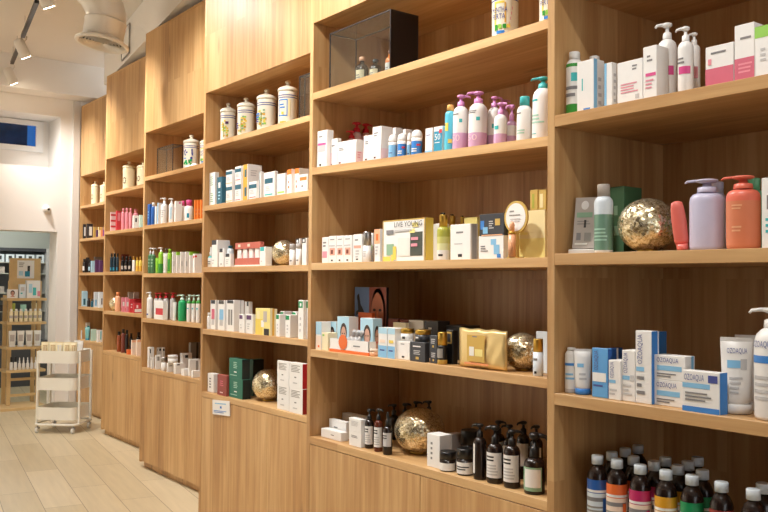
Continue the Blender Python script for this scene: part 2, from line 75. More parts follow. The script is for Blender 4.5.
 ('B', '', 'carton', 'white and pink box behind bottle, on third shelf of second-from-right cabinet', 'box', 'boxes on the third shelf of the second-from-right cabinet', 5, (2.146, 2.8823, 1.5658), (0.05, 0.0281, 0.1221), 'white', [('R', 'f', 0.2, 0.8, 0.4, 0.6, 'lime')], {}),
 ('B', '', 'carton', 'peach box, on third shelf of second-from-right cabinet', 'box', 'boxes on the third shelf of the second-from-right cabinet', 5, (2.0786, 2.7721, 1.5658), (0.0151, 0.037, 0.1314), 'white', [('R', 'f', 0, 1, 0.55, 1, 'peach'), ('R', 'f', 0.3, 0.7, 0.65, 0.85, 'orange'), ('T', 'f', 0.2, 0.8, 0.2, 0.5, 'greyl', 3)], {}),
 ('B', '', 'carton', 'white box lettered LIVE YOUNG with yellow side, on third shelf of second-from-right cabinet', 'box', 'boxes on the third shelf of the second-from-right cabinet', 5, (2.0907, 2.6038, 1.5658), (0.0394, 0.261, 0.162), 'white', [('R', 'f', 0, 1, 0.97, 1, 'gold2'), ('R', 'f', 0, 0.02, 0, 1, 'gold2'), ('R', 'f', 0.98, 1, 0, 1, 'gold2'), ('R', 'f', 0.67, 0.95, 0.12, 0.68, 'darkgr'), ('R', 'f', 0.38, 0.66, 0.12, 0.55, 'offwhite'), ('R', 'f', 0.1, 0.28, 0.15, 0.42, 'sage'), ('R', 'f', 0.02, 0.2, 0, 0.12, 'yellow'), ('R', 'f', 0.26, 0.34, 0.04, 0.36, 'yellow'), ('R', 'f', 0.22, 0.28, 0, 0.16, 'yellow'), ('R', 'f', 0.66, 0.78, 0.66, 0.76, 'yellowl'), ('R', 'f', 0.72, 0.86, 0.8, 0.9, 'yellowl'), ('R', 's', 0, 1, 0, 1, 'yellow'), ('R', 'f', 0.1, 0.28, 0.66, 0.76, 'grey'), ('W', 'f', 0.3, 0.95, 0.82, 0.94, 'dark', 'LIVE YOUNG'), ('T', 'f', 0.3, 0.9, 0.7, 0.78, 'greyl', 1), ('T', 'f', 0.7, 0.92, 0.3, 0.6, 'pink', 2)], {}),
 ('C', 'cap', 'bottle', 'yellow green bottle with gold neck, on third shelf of second-from-right cabinet', 'bottle', 'bottles on the third shelf of the second-from-right cabinet', 5, (2.095, 2.3955, 1.5658), (0.0479, 0.0479, 0.1681), 'white', [('R', 'f', 0.3, 0.6, 0.12, 0.18, 'dark')], {'blk': 1, 'cap': 'gold', 'zs': 0.1237, 'bands': [(0, 'white'), (0.3, (222, 222, 170)), (0.5, (204, 202, 120)), (0.7, 'oliveg')]}),
 ('B', '', 'carton', 'white box behind yellow green bottle, on third shelf of second-from-right cabinet', 'box', 'boxes on the third shelf of the second-from-right cabinet', 5, (2.136, 2.457, 1.5658), (0.05, 0.0358, 0.1392), 'white', [], {}),
 ('C', 'cap', 'bottle', 'gold topped bottle set back, first from left, on third shelf of second-from-right cabinet', 'bottle', 'bottles on the third shelf of the second-from-right cabinet', 5, (2.1982, 2.4612, 1.5658), (0.0343, 0.0343, 0.1736), 'oliveg', [], {'blk': 1, 'cap': 'gold', 'zs': 0.1352}),
 ('C', 'cap', 'bottle', 'gold topped bottle set back, second from left, on third shelf of second-from-right cabinet', 'bottle', 'bottles on the third shelf of the second-from-right cabinet', 5, (2.1942, 2.4003, 1.5658), (0.0263, 0.0263, 0.1662), 'oliveg', [], {'blk': 1, 'cap': 'gold', 'zs': 0.1321}),
 ('B', '', 'carton', 'white box with silver side strip, on third shelf of second-from-right cabinet', 'box', 'boxes on the third shelf of the second-from-right cabinet', 5, (2.0891, 2.2772, 1.5658), (0.0362, 0.1067, 0.1269), 'white', [('T', 'f', 0.3, 0.65, 0.72, 0.82, 'grey', 1), ('T', 'f', 0.2, 0.7, 0.42, 0.48, 'greyl', 1), ('R', 'f', 0.4, 0.6, 0.08, 0.16, 'dark'), ('R', 's', 0.2, 0.8, 0.0, 1, 'silver')], {}),
 ('B', '', 'carton', 'yellow box behind white box, on third shelf of second-from-right cabinet', 'box', 'boxes on the third shelf of the second-from-right cabinet', 5, (2.206, 2.3424, 1.5658), (0.05, 0.0704, 0.1603), 'yellowl', [], {}),
 ('B', '', 'carton', 'white box with blue splash, on third shelf of second-from-right cabinet', 'box', 'boxes on the third shelf of the second-from-right cabinet', 5, (2.0841, 2.1221, 1.5658), (0.0262, 0.1216, 0.08), 'white', [('R', 'f', 0.5, 0.72, 0.6, 0.85, 'skyblue'), ('R', 'f', 0.62, 0.85, 0.2, 0.6, 'skyblue'), ('R', 'f', 0.75, 0.9, 0.05, 0.2, 'blue'), ('T', 'f', 0.1, 0.4, 0.3, 0.6, 'grey', 3)], {}),
 ('B', '', 'carton', 'dark grey box on white splash box, on third shelf of second-from-right cabinet', 'box', 'boxes on the third shelf of the second-from-right cabinet', 5, (2.0829, 2.1188, 1.6457), (0.0238, 0.1191, 0.0752), 'slate', [('R', 'f', 0.05, 0.2, 0.3, 0.7, 'blue'), ('R', 'f', 0.15, 0.35, 0.1, 0.4, 'skyblue'), ('R', 'f', 0.65, 0.85, 0.45, 0.75, 'gold2'), ('T', 'f', 0.4, 0.6, 0.3, 0.7, 'greyl', 4), ('R', 'f', 0.1, 0.95, 0, 0.05, 'peach')], {'on': 1}),
 ('B', '', 'carton', 'big yellow gold box, on third shelf of second-from-right cabinet', 'box', 'boxes on the third shelf of the second-from-right cabinet', 5, (2.1307, 2.0056, 1.5658), (0.0193, 0.1685, 0.1601), 'cream2', [('R', 'f', 0.0, 1, 0.0, 0.42, 'yellowl'), ('R', 'f', 0.3, 0.55, 0.5, 0.8, 'yellowl'), ('R', 'f', 0.45, 0.9, 0.55, 0.9, 'cream2'), ('R', 'f', 0, 0.02, 0, 1, 'gold2')], {}),
 ('B', '', 'carton', 'small gold box on yellow box, first from left, on third shelf of second-from-right cabinet', 'box', 'boxes on the third shelf of the second-from-right cabinet', 5, (2.146, 1.9713, 1.7259), (0.05, 0.0335, 0.0685), 'gold2', [('R', 'f', 0.3, 0.6, 0.1, 0.8, 'oliveg')], {'on': 1}),
 ('B', '', 'carton', 'small gold box on yellow box, second from left, on third shelf of second-from-right cabinet', 'box', 'boxes on the third shelf of the second-from-right cabinet', 5, (2.146, 1.9336, 1.7259), (0.05, 0.0328, 0.0654), 'gold2', [('R', 'f', 0.2, 0.6, 0.1, 0.8, 'cream2')], {'on': 1}),
 ('B', '', 'carton', 'narrow blue and peach box, on fourth shelf of second-from-right cabinet', 'box', 'boxes on the fourth shelf of the second-from-right cabinet', 5, (2.086, 3.1822, 1.1864), (0.05, 0.0443, 0.1218), 'white', [('R', 'f', 0, 1, 0.55, 1, 'skybl'), ('R', 'f', 0, 1, 0, 0.5, 'peachw'), ('R', 'f', 0.4, 0.7, 0.08, 0.16, 'orange')], {}),
 ('B', '', 'carton', 'narrow yellow cream box, on fourth shelf of second-from-right cabinet', 'box', 'boxes on the fourth shelf of the second-from-right cabinet', 5, (2.086, 3.1316, 1.1864), (0.05, 0.0472, 0.0765), 'cream', [('R', 'f', 0.1, 0.4, 0.8, 0.9, 'lime')], {}),
 ('B', '', 'carton', 'pale blue box with woman portrait at left, on fourth shelf of second-from-right cabinet', 'box', 'boxes on the fourth shelf of the second-from-right cabinet', 5, (2.146, 3.1697, 1.1864), (0.05, 0.0753, 0.1216), 'white', [('R', 'f', 0, 1, 0.0, 1, 'skybl'), ('H', 'f', 0.25, 0.85, 0.08, 0.82, 'skinb')], {}),
 ('B', '', 'carton', 'pale blue box with woman portrait over tray, first from left, fourth shelf, second-from-right cabinet', 'box', 'boxes on the fourth shelf of the second-from-right cabinet', 5, (2.136, 3.0662, 1.1864), (0.05, 0.0874, 0.1477), 'white', [('R', 'f', 0, 1, 0.0, 1, 'skybl'), ('H', 'f', 0.25, 0.85, 0.08, 0.82, 'skinb')], {}),
 ('B', '', 'carton', 'pale blue box with woman portrait over tray, second from left, fourth shelf, second-from-right cabinet', 'box', 'boxes on the fourth shelf of the second-from-right cabinet', 5, (2.1241, 2.8804, 1.1864), (0.0462, 0.0877, 0.1477), 'white', [('R', 'f', 0, 1, 0.0, 1, 'skybl'), ('H', 'f', 0.25, 0.85, 0.08, 0.82, 'skinb'), ('R', 's', 0, 1, 0, 1, 'skybl'), ('H', 's', 0.15, 0.7, 0.1, 0.8, 'skinb')], {}),
 ('B', '', 'carton', 'orange box under poster, on fourth shelf of second-from-right cabinet', 'box', 'boxes on the fourth shelf of the second-from-right cabinet', 5, (2.199, 3.0171, 1.1864), (0.016, 0.103, 0.1654), 'orange', [], {}),
 ('B', '', 'carton', 'small red brown box at back, first from left, on fourth shelf of second-from-right cabinet', 'box', 'boxes on the fourth shelf of the second-from-right cabinet', 5, (2.266, 2.8835, 1.1864), (0.05, 0.069, 0.1432), 'brownr', [], {}),
 ('B', '', 'carton', 'small red brown box at back, second from left, on fourth shelf of second-from-right cabinet', 'box', 'boxes on the fourth shelf of the second-from-right cabinet', 5, (2.266, 2.8086, 1.1864), (0.05, 0.0534, 0.1417), 'brownr', [], {}),
 ('B', '', 'carton', 'cream box at back, on fourth shelf of second-from-right cabinet', 'box', 'boxes on the fourth shelf of the second-from-right cabinet', 5, (2.1788, 2.7503, 1.1864), (0.0155, 0.0853, 0.134), 'cream', [], {}),
 ('B', '', 'carton', 'pale blue and white box, first from left, on fourth shelf of second-from-right cabinet', 'box', 'boxes on the fourth shelf of the second-from-right cabinet', 5, (2.086, 2.7178, 1.1864), (0.05, 0.0563, 0.1176), 'white', [('R', 'f', 0, 1, 0.8, 1, 'skybl'), ('R', 'f', 0, 1, 0, 0.4, 'skyblue'), ('T', 'f', 0.2, 0.8, 0.2, 0.3, 'navy', 1), ('R', 'f', 0.2, 0.8, 0.5, 0.6, 'peachw')], {}),
 ('B', '', 'carton', 'pale blue and white box, second from left, on fourth shelf of second-from-right cabinet', 'box', 'boxes on the fourth shelf of the second-from-right cabinet', 5, (2.086, 2.6618, 1.1864), (0.05, 0.0466, 0.118), 'white', [('R', 'f', 0, 1, 0.8, 1, 'skybl'), ('R', 'f', 0, 1, 0, 0.4, 'skyblue'), ('T', 'f', 0.2, 0.8, 0.2, 0.3, 'navy', 1), ('R', 'f', 0.2, 0.8, 0.5, 0.6, 'yellow')], {}),
 ('C', 'jar', 'cosmetic_jar', 'small peach jar, on fourth shelf of second-from-right cabinet', 'jar', 'cosmetic jars on the fourth shelf of the second-from-right cabinet', 5, (2.0682, 2.7855, 1.1864), (0.0343, 0.0343, 0.0286), 'peach', [], {'cap': 'peachw', 'zs': 0.0206}),
 ('B', '', 'carton', 'white box under gold lidded jar, on fourth shelf of second-from-right cabinet', 'box', 'boxes on the fourth shelf of the second-from-right cabinet', 5, (2.096, 2.5992, 1.1864), (0.05, 0.0778, 0.07), 'white', [('T', 'f', 0.3, 0.6, 0.8, 0.9, 'grey', 1), ('R', 'f', 0.4, 0.6, 0.1, 0.2, 'dark')], {}),
 ('B', '', 'carton', 'dark grey box with white print, on fourth shelf of second-from-right cabinet', 'box', 'boxes on the fourth shelf of the second-from-right cabinet', 5, (2.072, 2.5012, 1.1864), (0.0219, 0.0885, 0.0728), 'slate', [('T', 'f', 0.2, 0.8, 0.72, 0.85, 'white', 1), ('T', 'f', 0.25, 0.75, 0.35, 0.6, 'greyl', 3), ('R', 'f', 0.4, 0.6, 0.12, 0.25, 'gold2')], {}),
 ('C', 'jar', 'cosmetic_jar', 'white jar with gold lid, on fourth shelf of second-from-right cabinet', 'jar', 'cosmetic jars on the fourth shelf of the second-from-right cabinet', 5, (2.0977, 2.607, 1.2564), (0.0533, 0.0533, 0.0489), 'white', [('R', 'f', 0.3, 0.5, 0.3, 0.6, 'dark')], {'cap': 'gold', 'zs': 0.0241, 'on': 1}),
 ('C', 'jar', 'cosmetic_jar', 'dark jar with gold lid, on fourth shelf of second-from-right cabinet', 'jar', 'cosmetic jars on the fourth shelf of the second-from-right cabinet', 5, (2.0913, 2.5053, 1.2592), (0.0606, 0.0606, 0.0462), 'slate', [('R', 'f', 0.2, 0.4, 0.5, 0.7, 'white')], {'cap': 'gold', 'zs': 0.0224, 'on': 1}),
 ('B', '', 'carton', 'white box in back stack, on fourth shelf of second-from-right cabinet', 'box', 'boxes on the fourth shelf of the second-from-right cabinet', 5, (2.226, 2.6811, 1.1864), (0.05, 0.0944, 0.1451), 'white', [('T', 'f', 0.3, 0.7, 0.6, 0.75, 'grey', 1)], {}),
 ('B', '', 'carton', 'dark box in back stack, on fourth shelf of second-from-right cabinet', 'box', 'boxes on the fourth shelf of the second-from-right cabinet', 5, (2.2322, 2.5868, 1.1864), (0.0624, 0.0818, 0.1459), 'slate', [('T', 'f', 0.3, 0.6, 0.65, 0.85, 'white', 2)], {}),
 ('B', '', 'carton', 'lower dark box with white print, on fourth shelf of second-from-right cabinet', 'box', 'boxes on the fourth shelf of the second-from-right cabinet', 5, (2.096, 2.4201, 1.1864), (0.05, 0.0396, 0.0503), 'slate', [('T', 'f', 0.2, 0.8, 0.4, 0.8, 'greyl', 3), ('R', 'f', 0.4, 0.6, 0.15, 0.3, 'gold2')], {}),
 ('B', '', 'carton', 'upper dark box with white print, on fourth shelf of second-from-right cabinet', 'box', 'boxes on the fourth shelf of the second-from-right cabinet', 5, (2.096, 2.4219, 1.2366), (0.05, 0.0425, 0.0512), 'slate', [('T', 'f', 0.2, 0.8, 0.4, 0.8, 'greyl', 3), ('R', 'f', 0.4, 0.6, 0.15, 0.3, 'gold2')], {'on': 1}),
 ('C', 'cap', 'bottle', 'black bottle with gold cap and foot, on fourth shelf of second-from-right cabinet', 'bottle', 'bottles on the fourth shelf of the second-from-right cabinet', 5, (2.0745, 2.3739, 1.1864), (0.0369, 0.0369, 0.1174), 'white', [('R', 'f', 0.05, 0.65, 0.35, 0.85, 'greyb')], {'thick': 1, 'cap': 'gold', 'zs': 0.0679, 'bands': [(0, 'gold'), (0.25, 'black'), (0.9, 'black')]}),
 ('B', '', 'carton', 'dark box with gold corner, on fourth shelf of second-from-right cabinet', 'box', 'boxes on the fourth shelf of the second-from-right cabinet', 5, (2.1133, 2.3658, 1.1864), (0.0245, 0.0385, 0.1234), 'black', [('R', 'f', 0.1, 0.8, 0.6, 0.95, 'gold2'), ('R', 'f', 0.2, 0.7, 0.65, 0.9, 'slate')], {}),
 ('B', '', 'carton', 'large dark box at back, on fourth shelf of second-from-right cabinet', 'box', 'boxes on the fourth shelf of the second-from-right cabinet', 5, (2.2884, 2.4985, 1.1864), (0.0948, 0.0939, 0.1317), 'slate', [], {}),
 ('C', 'ball', 'glitter_ball', 'gold glitter ball, on fourth shelf of second-from-right cabinet', 'ball', None, 5, (2.1628, 2.0569, 1.1864), (0.1336, 0.1336, 0.1291), 'white', [], {'cap': 'white'}),
 ('C', 'cap', 'bottle', 'white bottle with gold cap, on fourth shelf of second-from-right cabinet', 'bottle', 'bottles on the fourth shelf of the second-from-right cabinet', 5, (2.0776, 1.9101, 1.1864), (0.0331, 0.0331, 0.1191), 'bluew', [('T', 'f', 0.2, 0.7, 0.6, 0.8, 'grey', 1), ('R', 'f', 0.3, 0.5, 0.1, 0.2, 'dark')], {'thick': 1, 'cap': 'gold', 'zs': 0.0764}),
 ('B', '', 'carton', 'pale blue box at shelf end, on fourth shelf of second-from-right cabinet', 'box', 'boxes on the fourth shelf of the second-from-right cabinet', 5, (2.1608, 1.9633, 1.1864), (0.0194, 0.0487, 0.1371), 'bluew', [], {}),
 ('B', '', 'carton', 'flat white box in front, on bottom shelf of second-from-right cabinet', 'box', 'boxes on the bottom shelf of the second-from-right cabinet', 5, (2.0991, 3.1088, 0.8054), (0.0362, 0.1548, 0.0372), 'white', [('T', 'f', 0.5, 0.7, 0.4, 0.6, 'grey', 1)], {}),
 ('B', '', 'carton', 'flat white box behind first, on bottom shelf of second-from-right cabinet', 'box', 'boxes on the bottom shelf of the second-from-right cabinet', 5, (2.1392, 3.1255, 0.8054), (0.0263, 0.1317, 0.0736), 'white', [('T', 'f', 0.3, 0.6, 0.5, 0.65, 'grey', 1)], {}),
 ('B', '', 'carton', 'lower white soap box, on bottom shelf of second-from-right cabinet', 'box', 'boxes on the bottom shelf of the second-from-right cabinet', 5, (2.085, 2.9152, 0.8054), (0.0279, 0.0855, 0.0609), 'white', [('T', 'f', 0.2, 0.8, 0.55, 0.75, 'grey', 2)], {}),
 ('B', '', 'carton', 'upper white soap box, on bottom shelf of second-from-right cabinet', 'box', 'boxes on the bottom shelf of the second-from-right cabinet', 5, (2.085, 2.9159, 0.8663), (0.0279, 0.0856, 0.0528), 'white', [('T', 'f', 0.2, 0.8, 0.4, 0.8, 'greyl', 4)], {'on': 1}),
 ('B', '', 'carton', 'large flat grey topped white box, on bottom shelf of second-from-right cabinet', 'box', 'boxes on the bottom shelf of the second-from-right cabinet', 5, (2.23, 3.1294, 0.8054), (0.0379, 0.1684, 0.0894), 'white', [('T', 'f', 0.5, 0.7, 0.7, 0.8, 'grey', 1)], {}),
 ('C', 'pump', 'pump_bottle', 'dark pump bottle with white label, first from left, on bottom shelf of second-from-right cabinet', 'bottle', 'pump bottles on the bottom shelf of the second-from-right cabinet', 5, (2.0996, 2.8538, 0.8054), (0.0371, 0.0371, 0.1586), 'amberd', [('R', 'f', -0.05, 0.95, 0.15, 0.78, 'white'), ('T', 'f', 0.1, 0.8, 0.55, 0.72, 'dark', 2), ('T', 'f', 0.1, 0.8, 0.2, 0.5, 'greyl', 4)], {'cap': 'black', 'zs': 0.1158}),
 ('C', 'pump', 'pump_bottle', 'amber pump bottle with white label, on bottom shelf of second-from-right cabinet', 'bottle', 'pump bottles on the bottom shelf of the second-from-right cabinet', 5, (2.0886, 2.7769, 0.8054), (0.0351, 0.0351, 0.1708), 'amber2', [('R', 'f', -0.05, 0.95, 0.15, 0.78, 'white'), ('T', 'f', 0.1, 0.8, 0.55, 0.72, 'dark', 2), ('T', 'f', 0.1, 0.8, 0.2, 0.5, 'greyl', 4)], {'cap': 'black', 'zs': 0.1249}),
 ('C', 'drop', 'dropper_bottle', 'dark dropper bottle with white label, on bottom shelf of second-from-right cabinet', 'bottle', None, 5, (2.0797, 2.7041, 0.8054), (0.0373, 0.0373, 0.1666), 'amberd', [('R', 'f', -0.05, 0.95, 0.3, 0.78, 'greyl'), ('T', 'f', 0.1, 0.8, 0.55, 0.72, 'dark', 2)], {'cap': 'black', 'zs': 0.1293}),
 ('C', 'pump', 'pump_bottle', 'dark pump bottle behind glitter ball, first from left, on bottom shelf of second-from-right cabinet', 'bottle', 'pump bottles on the bottom shelf of the second-from-right cabinet', 5, (2.3028, 2.9514, 0.8054), (0.0435, 0.0435, 0.1515), 'amberd', [], {'cap': 'black', 'zs': 0.1042}),
 ('C', 'pump', 'pump_bottle', 'dark pump bottle behind glitter ball, second from left, on bottom shelf of second-from-right cabinet', 'bottle', 'pump bottles on the bottom shelf of the second-from-right cabinet', 5, (2.3024, 2.8748, 0.8054), (0.0428, 0.0428, 0.1647), 'amberd', [], {'cap': 'black', 'zs': 0.1181}),
 ('C', 'pump', 'pump_bottle', 'dark pump bottle behind glitter ball, third from left, on bottom shelf of second-from-right cabinet', 'bottle', 'pump bottles on the bottom shelf of the second-from-right cabinet', 5, (2.3021, 2.8007, 0.8054), (0.0421, 0.0421, 0.1816), 'amberd', [], {'cap': 'black', 'zs': 0.1358}),
 ('C', 'pump', 'pump_bottle', 'dark pump bottle behind glitter ball, fourth from left, on bottom shelf of second-from-right cabinet', 'bottle', 'pump bottles on the bottom shelf of the second-from-right cabinet', 5, (2.3269, 2.7459, 0.8054), (0.0417, 0.0417, 0.188), 'amberd', [], {'cap': 'black', 'zs': 0.1426}),
 ('C', 'ball', 'glitter_ball', 'largest gold glitter ball, on bottom shelf of second-from-right cabinet', 'ball', None, 5, (2.2024, 2.6559, 0.8054), (0.2026, 0.2026, 0.18), 'white', [], {'cap': 'white'}),
 ('B', '', 'carton', 'white box beside glitter ball, on bottom shelf of second-from-right cabinet', 'box', 'boxes on the bottom shelf of the second-from-right cabinet', 5, (2.1002, 2.4184, 0.8054), (0.0583, 0.0715, 0.1203), 'white', [('T', 'f', 0.3, 0.5, 0.2, 0.8, 'grey', 4)], {}),
 ('B', '', 'carton', 'grey box with twine, on bottom shelf of second-from-right cabinet', 'box', 'boxes on the bottom shelf of the second-from-right cabinet', 5, (2.1862, 2.4332, 0.8054), (0.0504, 0.0338, 0.1117), 'greige', [], {}),
 ('C', 'jar', 'cosmetic_jar', 'small dark jar with white label, on bottom shelf of second-from-right cabinet', 'jar', 'cosmetic jars on the bottom shelf of the second-from-right cabinet', 5, (2.0839, 2.3513, 0.8054), (0.0618, 0.0618, 0.0695), 'amberd', [('R', 'f', -0.05, 1.0, 0.1, 0.7, 'white')], {'cap': 'black', 'zs': 0.0443}),
 ('C', 'jar', 'cosmetic_jar', 'dark jar under larger jar, on bottom shelf of second-from-right cabinet', 'jar', 'cosmetic jars on the bottom shelf of the second-from-right cabinet', 5, (2.0916, 2.2673, 0.8054), (0.0611, 0.0611, 0.0926), 'amberd', [('R', 'f', -0.05, 1.0, 0.1, 0.8, 'white'), ('T', 'f', 0.1, 0.9, 0.3, 0.6, 'dark', 2)], {'cap': 'black', 'zs': 0.0679}),
 ('C', 'jar', 'cosmetic_jar', 'larger dark jar behind, on bottom shelf of second-from-right cabinet', 'jar', 'cosmetic jars on the bottom shelf of the second-from-right cabinet', 5, (2.197, 2.3553, 0.8054), (0.0719, 0.0719, 0.1342), 'amberd', [('R', 'f', -0.05, 1.0, 0.1, 0.7, 'white')], {'cap': 'black', 'zs': 0.1077}),
 ('C', 'pump', 'pump_bottle', 'slim dark pump bottle, on bottom shelf of second-from-right cabinet', 'bottle', 'pump bottles on the bottom shelf of the second-from-right cabinet', 5, (2.0836, 2.1848, 0.8054), (0.0451, 0.0451, 0.1909), 'amberd', [('R', 'f', -0.1, 0.3, 0.15, 0.85, 'white'), ('T', 'f', 0, 0.2, 0.5, 0.8, 'greyl', 3)], {'cap': 'black', 'zs': 0.1443}),
 ('C', 'pump', 'pump_bottle', 'dark pump bottle with white label, second from left, on bottom shelf of second-from-right cabinet', 'bottle', 'pump bottles on the bottom shelf of the second-from-right cabinet', 5, (2.0891, 2.1157, 0.8054), (0.0561, 0.0561, 0.1929), 'amberd', [('R', 'f', -0.05, 0.95, 0.15, 0.78, 'white'), ('T', 'f', 0.1, 0.8, 0.55, 0.72, 'dark', 2), ('T', 'f', 0.1, 0.8, 0.2, 0.5, 'greyl', 4)], {'cap': 'black', 'zs': 0.1336}),
 ('C', 'pump', 'pump_bottle', 'dark spray bottle with white label, on bottom shelf of second-from-right cabinet', 'bottle', 'pump bottles on the bottom shelf of the second-from-right cabinet', 5, (2.0887, 2.0358, 0.8054), (0.0554, 0.0554, 0.1902), 'amberd', [('R', 'f', -0.05, 0.95, 0.15, 0.78, 'white'), ('T', 'f', 0.1, 0.8, 0.55, 0.72, 'dark', 2), ('T', 'f', 0.1, 0.8, 0.2, 0.5, 'greyl', 4)], {'cap': 'black', 'zs': 0.1392}),
 ('C', 'pump', 'pump_bottle', 'dark bottle with leafy green label, on bottom shelf of second-from-right cabinet', 'bottle', 'pump bottles on the bottom shelf of the second-from-right cabinet', 5, (2.0898, 1.9366, 0.8054), (0.0675, 0.0675, 0.1943), 'amberd', [('R', 'f', -0.0, 0.9, 0.1, 0.75, 'sage'), ('R', 'f', 0.2, 0.85, 0.2, 0.7, 'white'), ('R', 'f', 0, 0.1, 0.3, 0.35, 'green'), ('R', 'f', 0.05, 0.15, 0.55, 0.6, 'green')], {'cap': 'black', 'zs': 0.1157}),
 ('C', 'pump', 'pump_bottle', 'dark pump bottle in back row, first from left, on bottom shelf of second-from-right cabinet', 'bottle', 'pump bottles on the bottom shelf of the second-from-right cabinet', 5, (2.2143, 2.2261, 0.8054), (0.0466, 0.0466, 0.1843), 'amberd', [('R', 'f', 0, 0.9, 0.3, 0.8, 'white')], {'cap': 'black', 'zs': 0.1378}),
 ('C', 'pump', 'pump_bottle', 'dark pump bottle in back row, second from left, on bottom shelf of second-from-right cabinet', 'bottle', 'pump bottles on the bottom shelf of the second-from-right cabinet', 5, (2.214, 2.1709, 0.8054), (0.0459, 0.0459, 0.1771), 'amberd', [('R', 'f', 0, 0.9, 0.3, 0.8, 'white')], {'cap': 'black', 'zs': 0.1313}),
 ('C', 'pump', 'pump_bottle', 'dark pump bottle in back row, third from left, on bottom shelf of second-from-right cabinet', 'bottle', 'pump bottles on the bottom shelf of the second-from-right cabinet', 5, (2.2135, 2.1029, 0.8054), (0.045, 0.045, 0.1985), 'amberd', [('R', 'f', 0, 0.9, 0.3, 0.8, 'white')], {'cap': 'black', 'zs': 0.1535}),
 ('C', 'pump', 'pump_bottle', 'dark pump bottle in back row, fourth from left, on bottom shelf of second-from-right cabinet', 'bottle', 'pump bottles on the bottom shelf of the second-from-right cabinet', 5, (2.2131, 2.0418, 0.8054), (0.0441, 0.0441, 0.193), 'amberd', [('R', 'f', 0, 0.9, 0.3, 0.8, 'white')], {'cap': 'black', 'zs': 0.1487}),
 ('C', 'apo', 'apothecary_jar', 'ceramic jar painted with yellow flowers, on top shelf of fourth-from-left cabinet', 'jar', 'apothecary jars on the top shelf of the fourth-from-left cabinet', 4, (2.4225, 4.7883, 2.3271), (0.1003, 0.1003, 0.2562), 'white', [], {'pat': 'y1', 'cap': 'white'}),
 ('C', 'apo', 'apothecary_jar', 'ceramic jar with yellow sprig, on top shelf of fourth-from-left cabinet', 'jar', 'apothecary jars on the top shelf of the fourth-from-left cabinet', 4, (2.4277, 4.5661, 2.3271), (0.1108, 0.1108, 0.2526), 'white', [], {'pat': 'y2', 'cap': 'white'}),
 ('C', 'apo', 'apothecary_jar', 'ceramic jar with blue words and sprig, on top shelf of fourth-from-left cabinet', 'jar', 'apothecary jars on the top shelf of the fourth-from-left cabinet', 4, (2.4304, 4.3246, 2.3271), (0.1161, 0.1161, 0.2611), 'white', [], {'pat': 'y3', 'cap': 'white'}),
 ('C', 'apo', 'apothecary_jar', 'tallest ceramic jar with blue frame, on top shelf of fourth-from-left cabinet', 'jar', 'apothecary jars on the top shelf of the fourth-from-left cabinet', 4, (2.4291, 4.086, 2.3271), (0.1135, 0.1135, 0.2664), 'white', [], {'pat': 'bl', 'cap': 'white'}),
 ('B', '', 'carton', 'lower white box with pale green print, on second shelf of fourth-from-left cabinet', 'box', 'boxes on the second shelf of the fourth-from-left cabinet', 4, (2.3557, 4.8316, 1.9453), (0.0267, 0.0797, 0.1017), 'white', [('T', 'f', 0.2, 0.8, 0.2, 0.8, 'sage', 5)], {}),
 ('B', '', 'carton', 'upper white box with pale green print, on second shelf of fourth-from-left cabinet', 'box', 'boxes on the second shelf of the fourth-from-left cabinet', 4, (2.3557, 4.8332, 2.047), (0.0267, 0.0767, 0.1026), 'white', [('T', 'f', 0.2, 0.8, 0.2, 0.8, 'sage', 5)], {'on': 1}),
 ('B', '', 'carton', 'dark petrol blue box, on second shelf of fourth-from-left cabinet', 'box', 'boxes on the second shelf of the fourth-from-left cabinet', 4, (2.3472, 4.7132, 1.9453), (0.0297, 0.0667, 0.1651), 'petrol', [('R', 'f', 0.3, 0.7, 0.6, 0.8, 'white'), ('T', 'f', 0.3, 0.7, 0.15, 0.5, 'skybl', 3), ('R', 's', 0.2, 0.8, 0.3, 0.7, 'petrol')], {}),
 ('B', '', 'carton', 'lower white box with petrol band, on second shelf of fourth-from-left cabinet', 'box', 'boxes on the second shelf of the fourth-from-left cabinet', 4, (2.3522, 4.6073, 1.9453), (0.0196, 0.0772, 0.1082), 'white', [('R', 'f', 0.0, 1, 0.7, 0.9, 'petrol'), ('R', 'f', 0, 1, 0.1, 0.14, 'gold2'), ('T', 'f', 0.15, 0.8, 0.3, 0.55, 'greyl', 3)], {}),
 ('B', '', 'carton', 'upper white box with petrol band, on second shelf of fourth-from-left cabinet', 'box', 'boxes on the second shelf of the fourth-from-left cabinet', 4, (2.3522, 4.6098, 2.0534), (0.0196, 0.0773, 0.089), 'white', [('R', 'f', 0.0, 1, 0.7, 0.9, 'petrol'), ('R', 'f', 0, 1, 0.1, 0.14, 'gold2'), ('T', 'f', 0.15, 0.8, 0.3, 0.55, 'greyl', 3)], {'on': 1}),
 ('B', '', 'carton', 'lower white box with petrol band and red line, on second shelf of fourth-from-left cabinet', 'box', 'boxes on the second shelf of the fourth-from-left cabinet', 4, (2.3686, 4.5133, 1.9453), (0.0325, 0.0748, 0.1213), 'white', [('R', 'f', 0.0, 1, 0.62, 0.85, 'petrol'), ('R', 'f', 0.1, 0.9, 0.1, 0.14, 'red'), ('T', 'f', 0.15, 0.8, 0.3, 0.55, 'greyl', 3)], {}),
 ('B', '', 'carton', 'upper white box with petrol band and red line, on second shelf of fourth-from-left cabinet', 'box', 'boxes on the second shelf of the fourth-from-left cabinet', 4, (2.3686, 4.5157, 2.0666), (0.0325, 0.0749, 0.089), 'white', [('R', 'f', 0.0, 1, 0.62, 0.85, 'petrol'), ('R', 'f', 0.1, 0.9, 0.1, 0.14, 'red'), ('T', 'f', 0.15, 0.8, 0.3, 0.55, 'greyl', 3)], {'on': 1}),
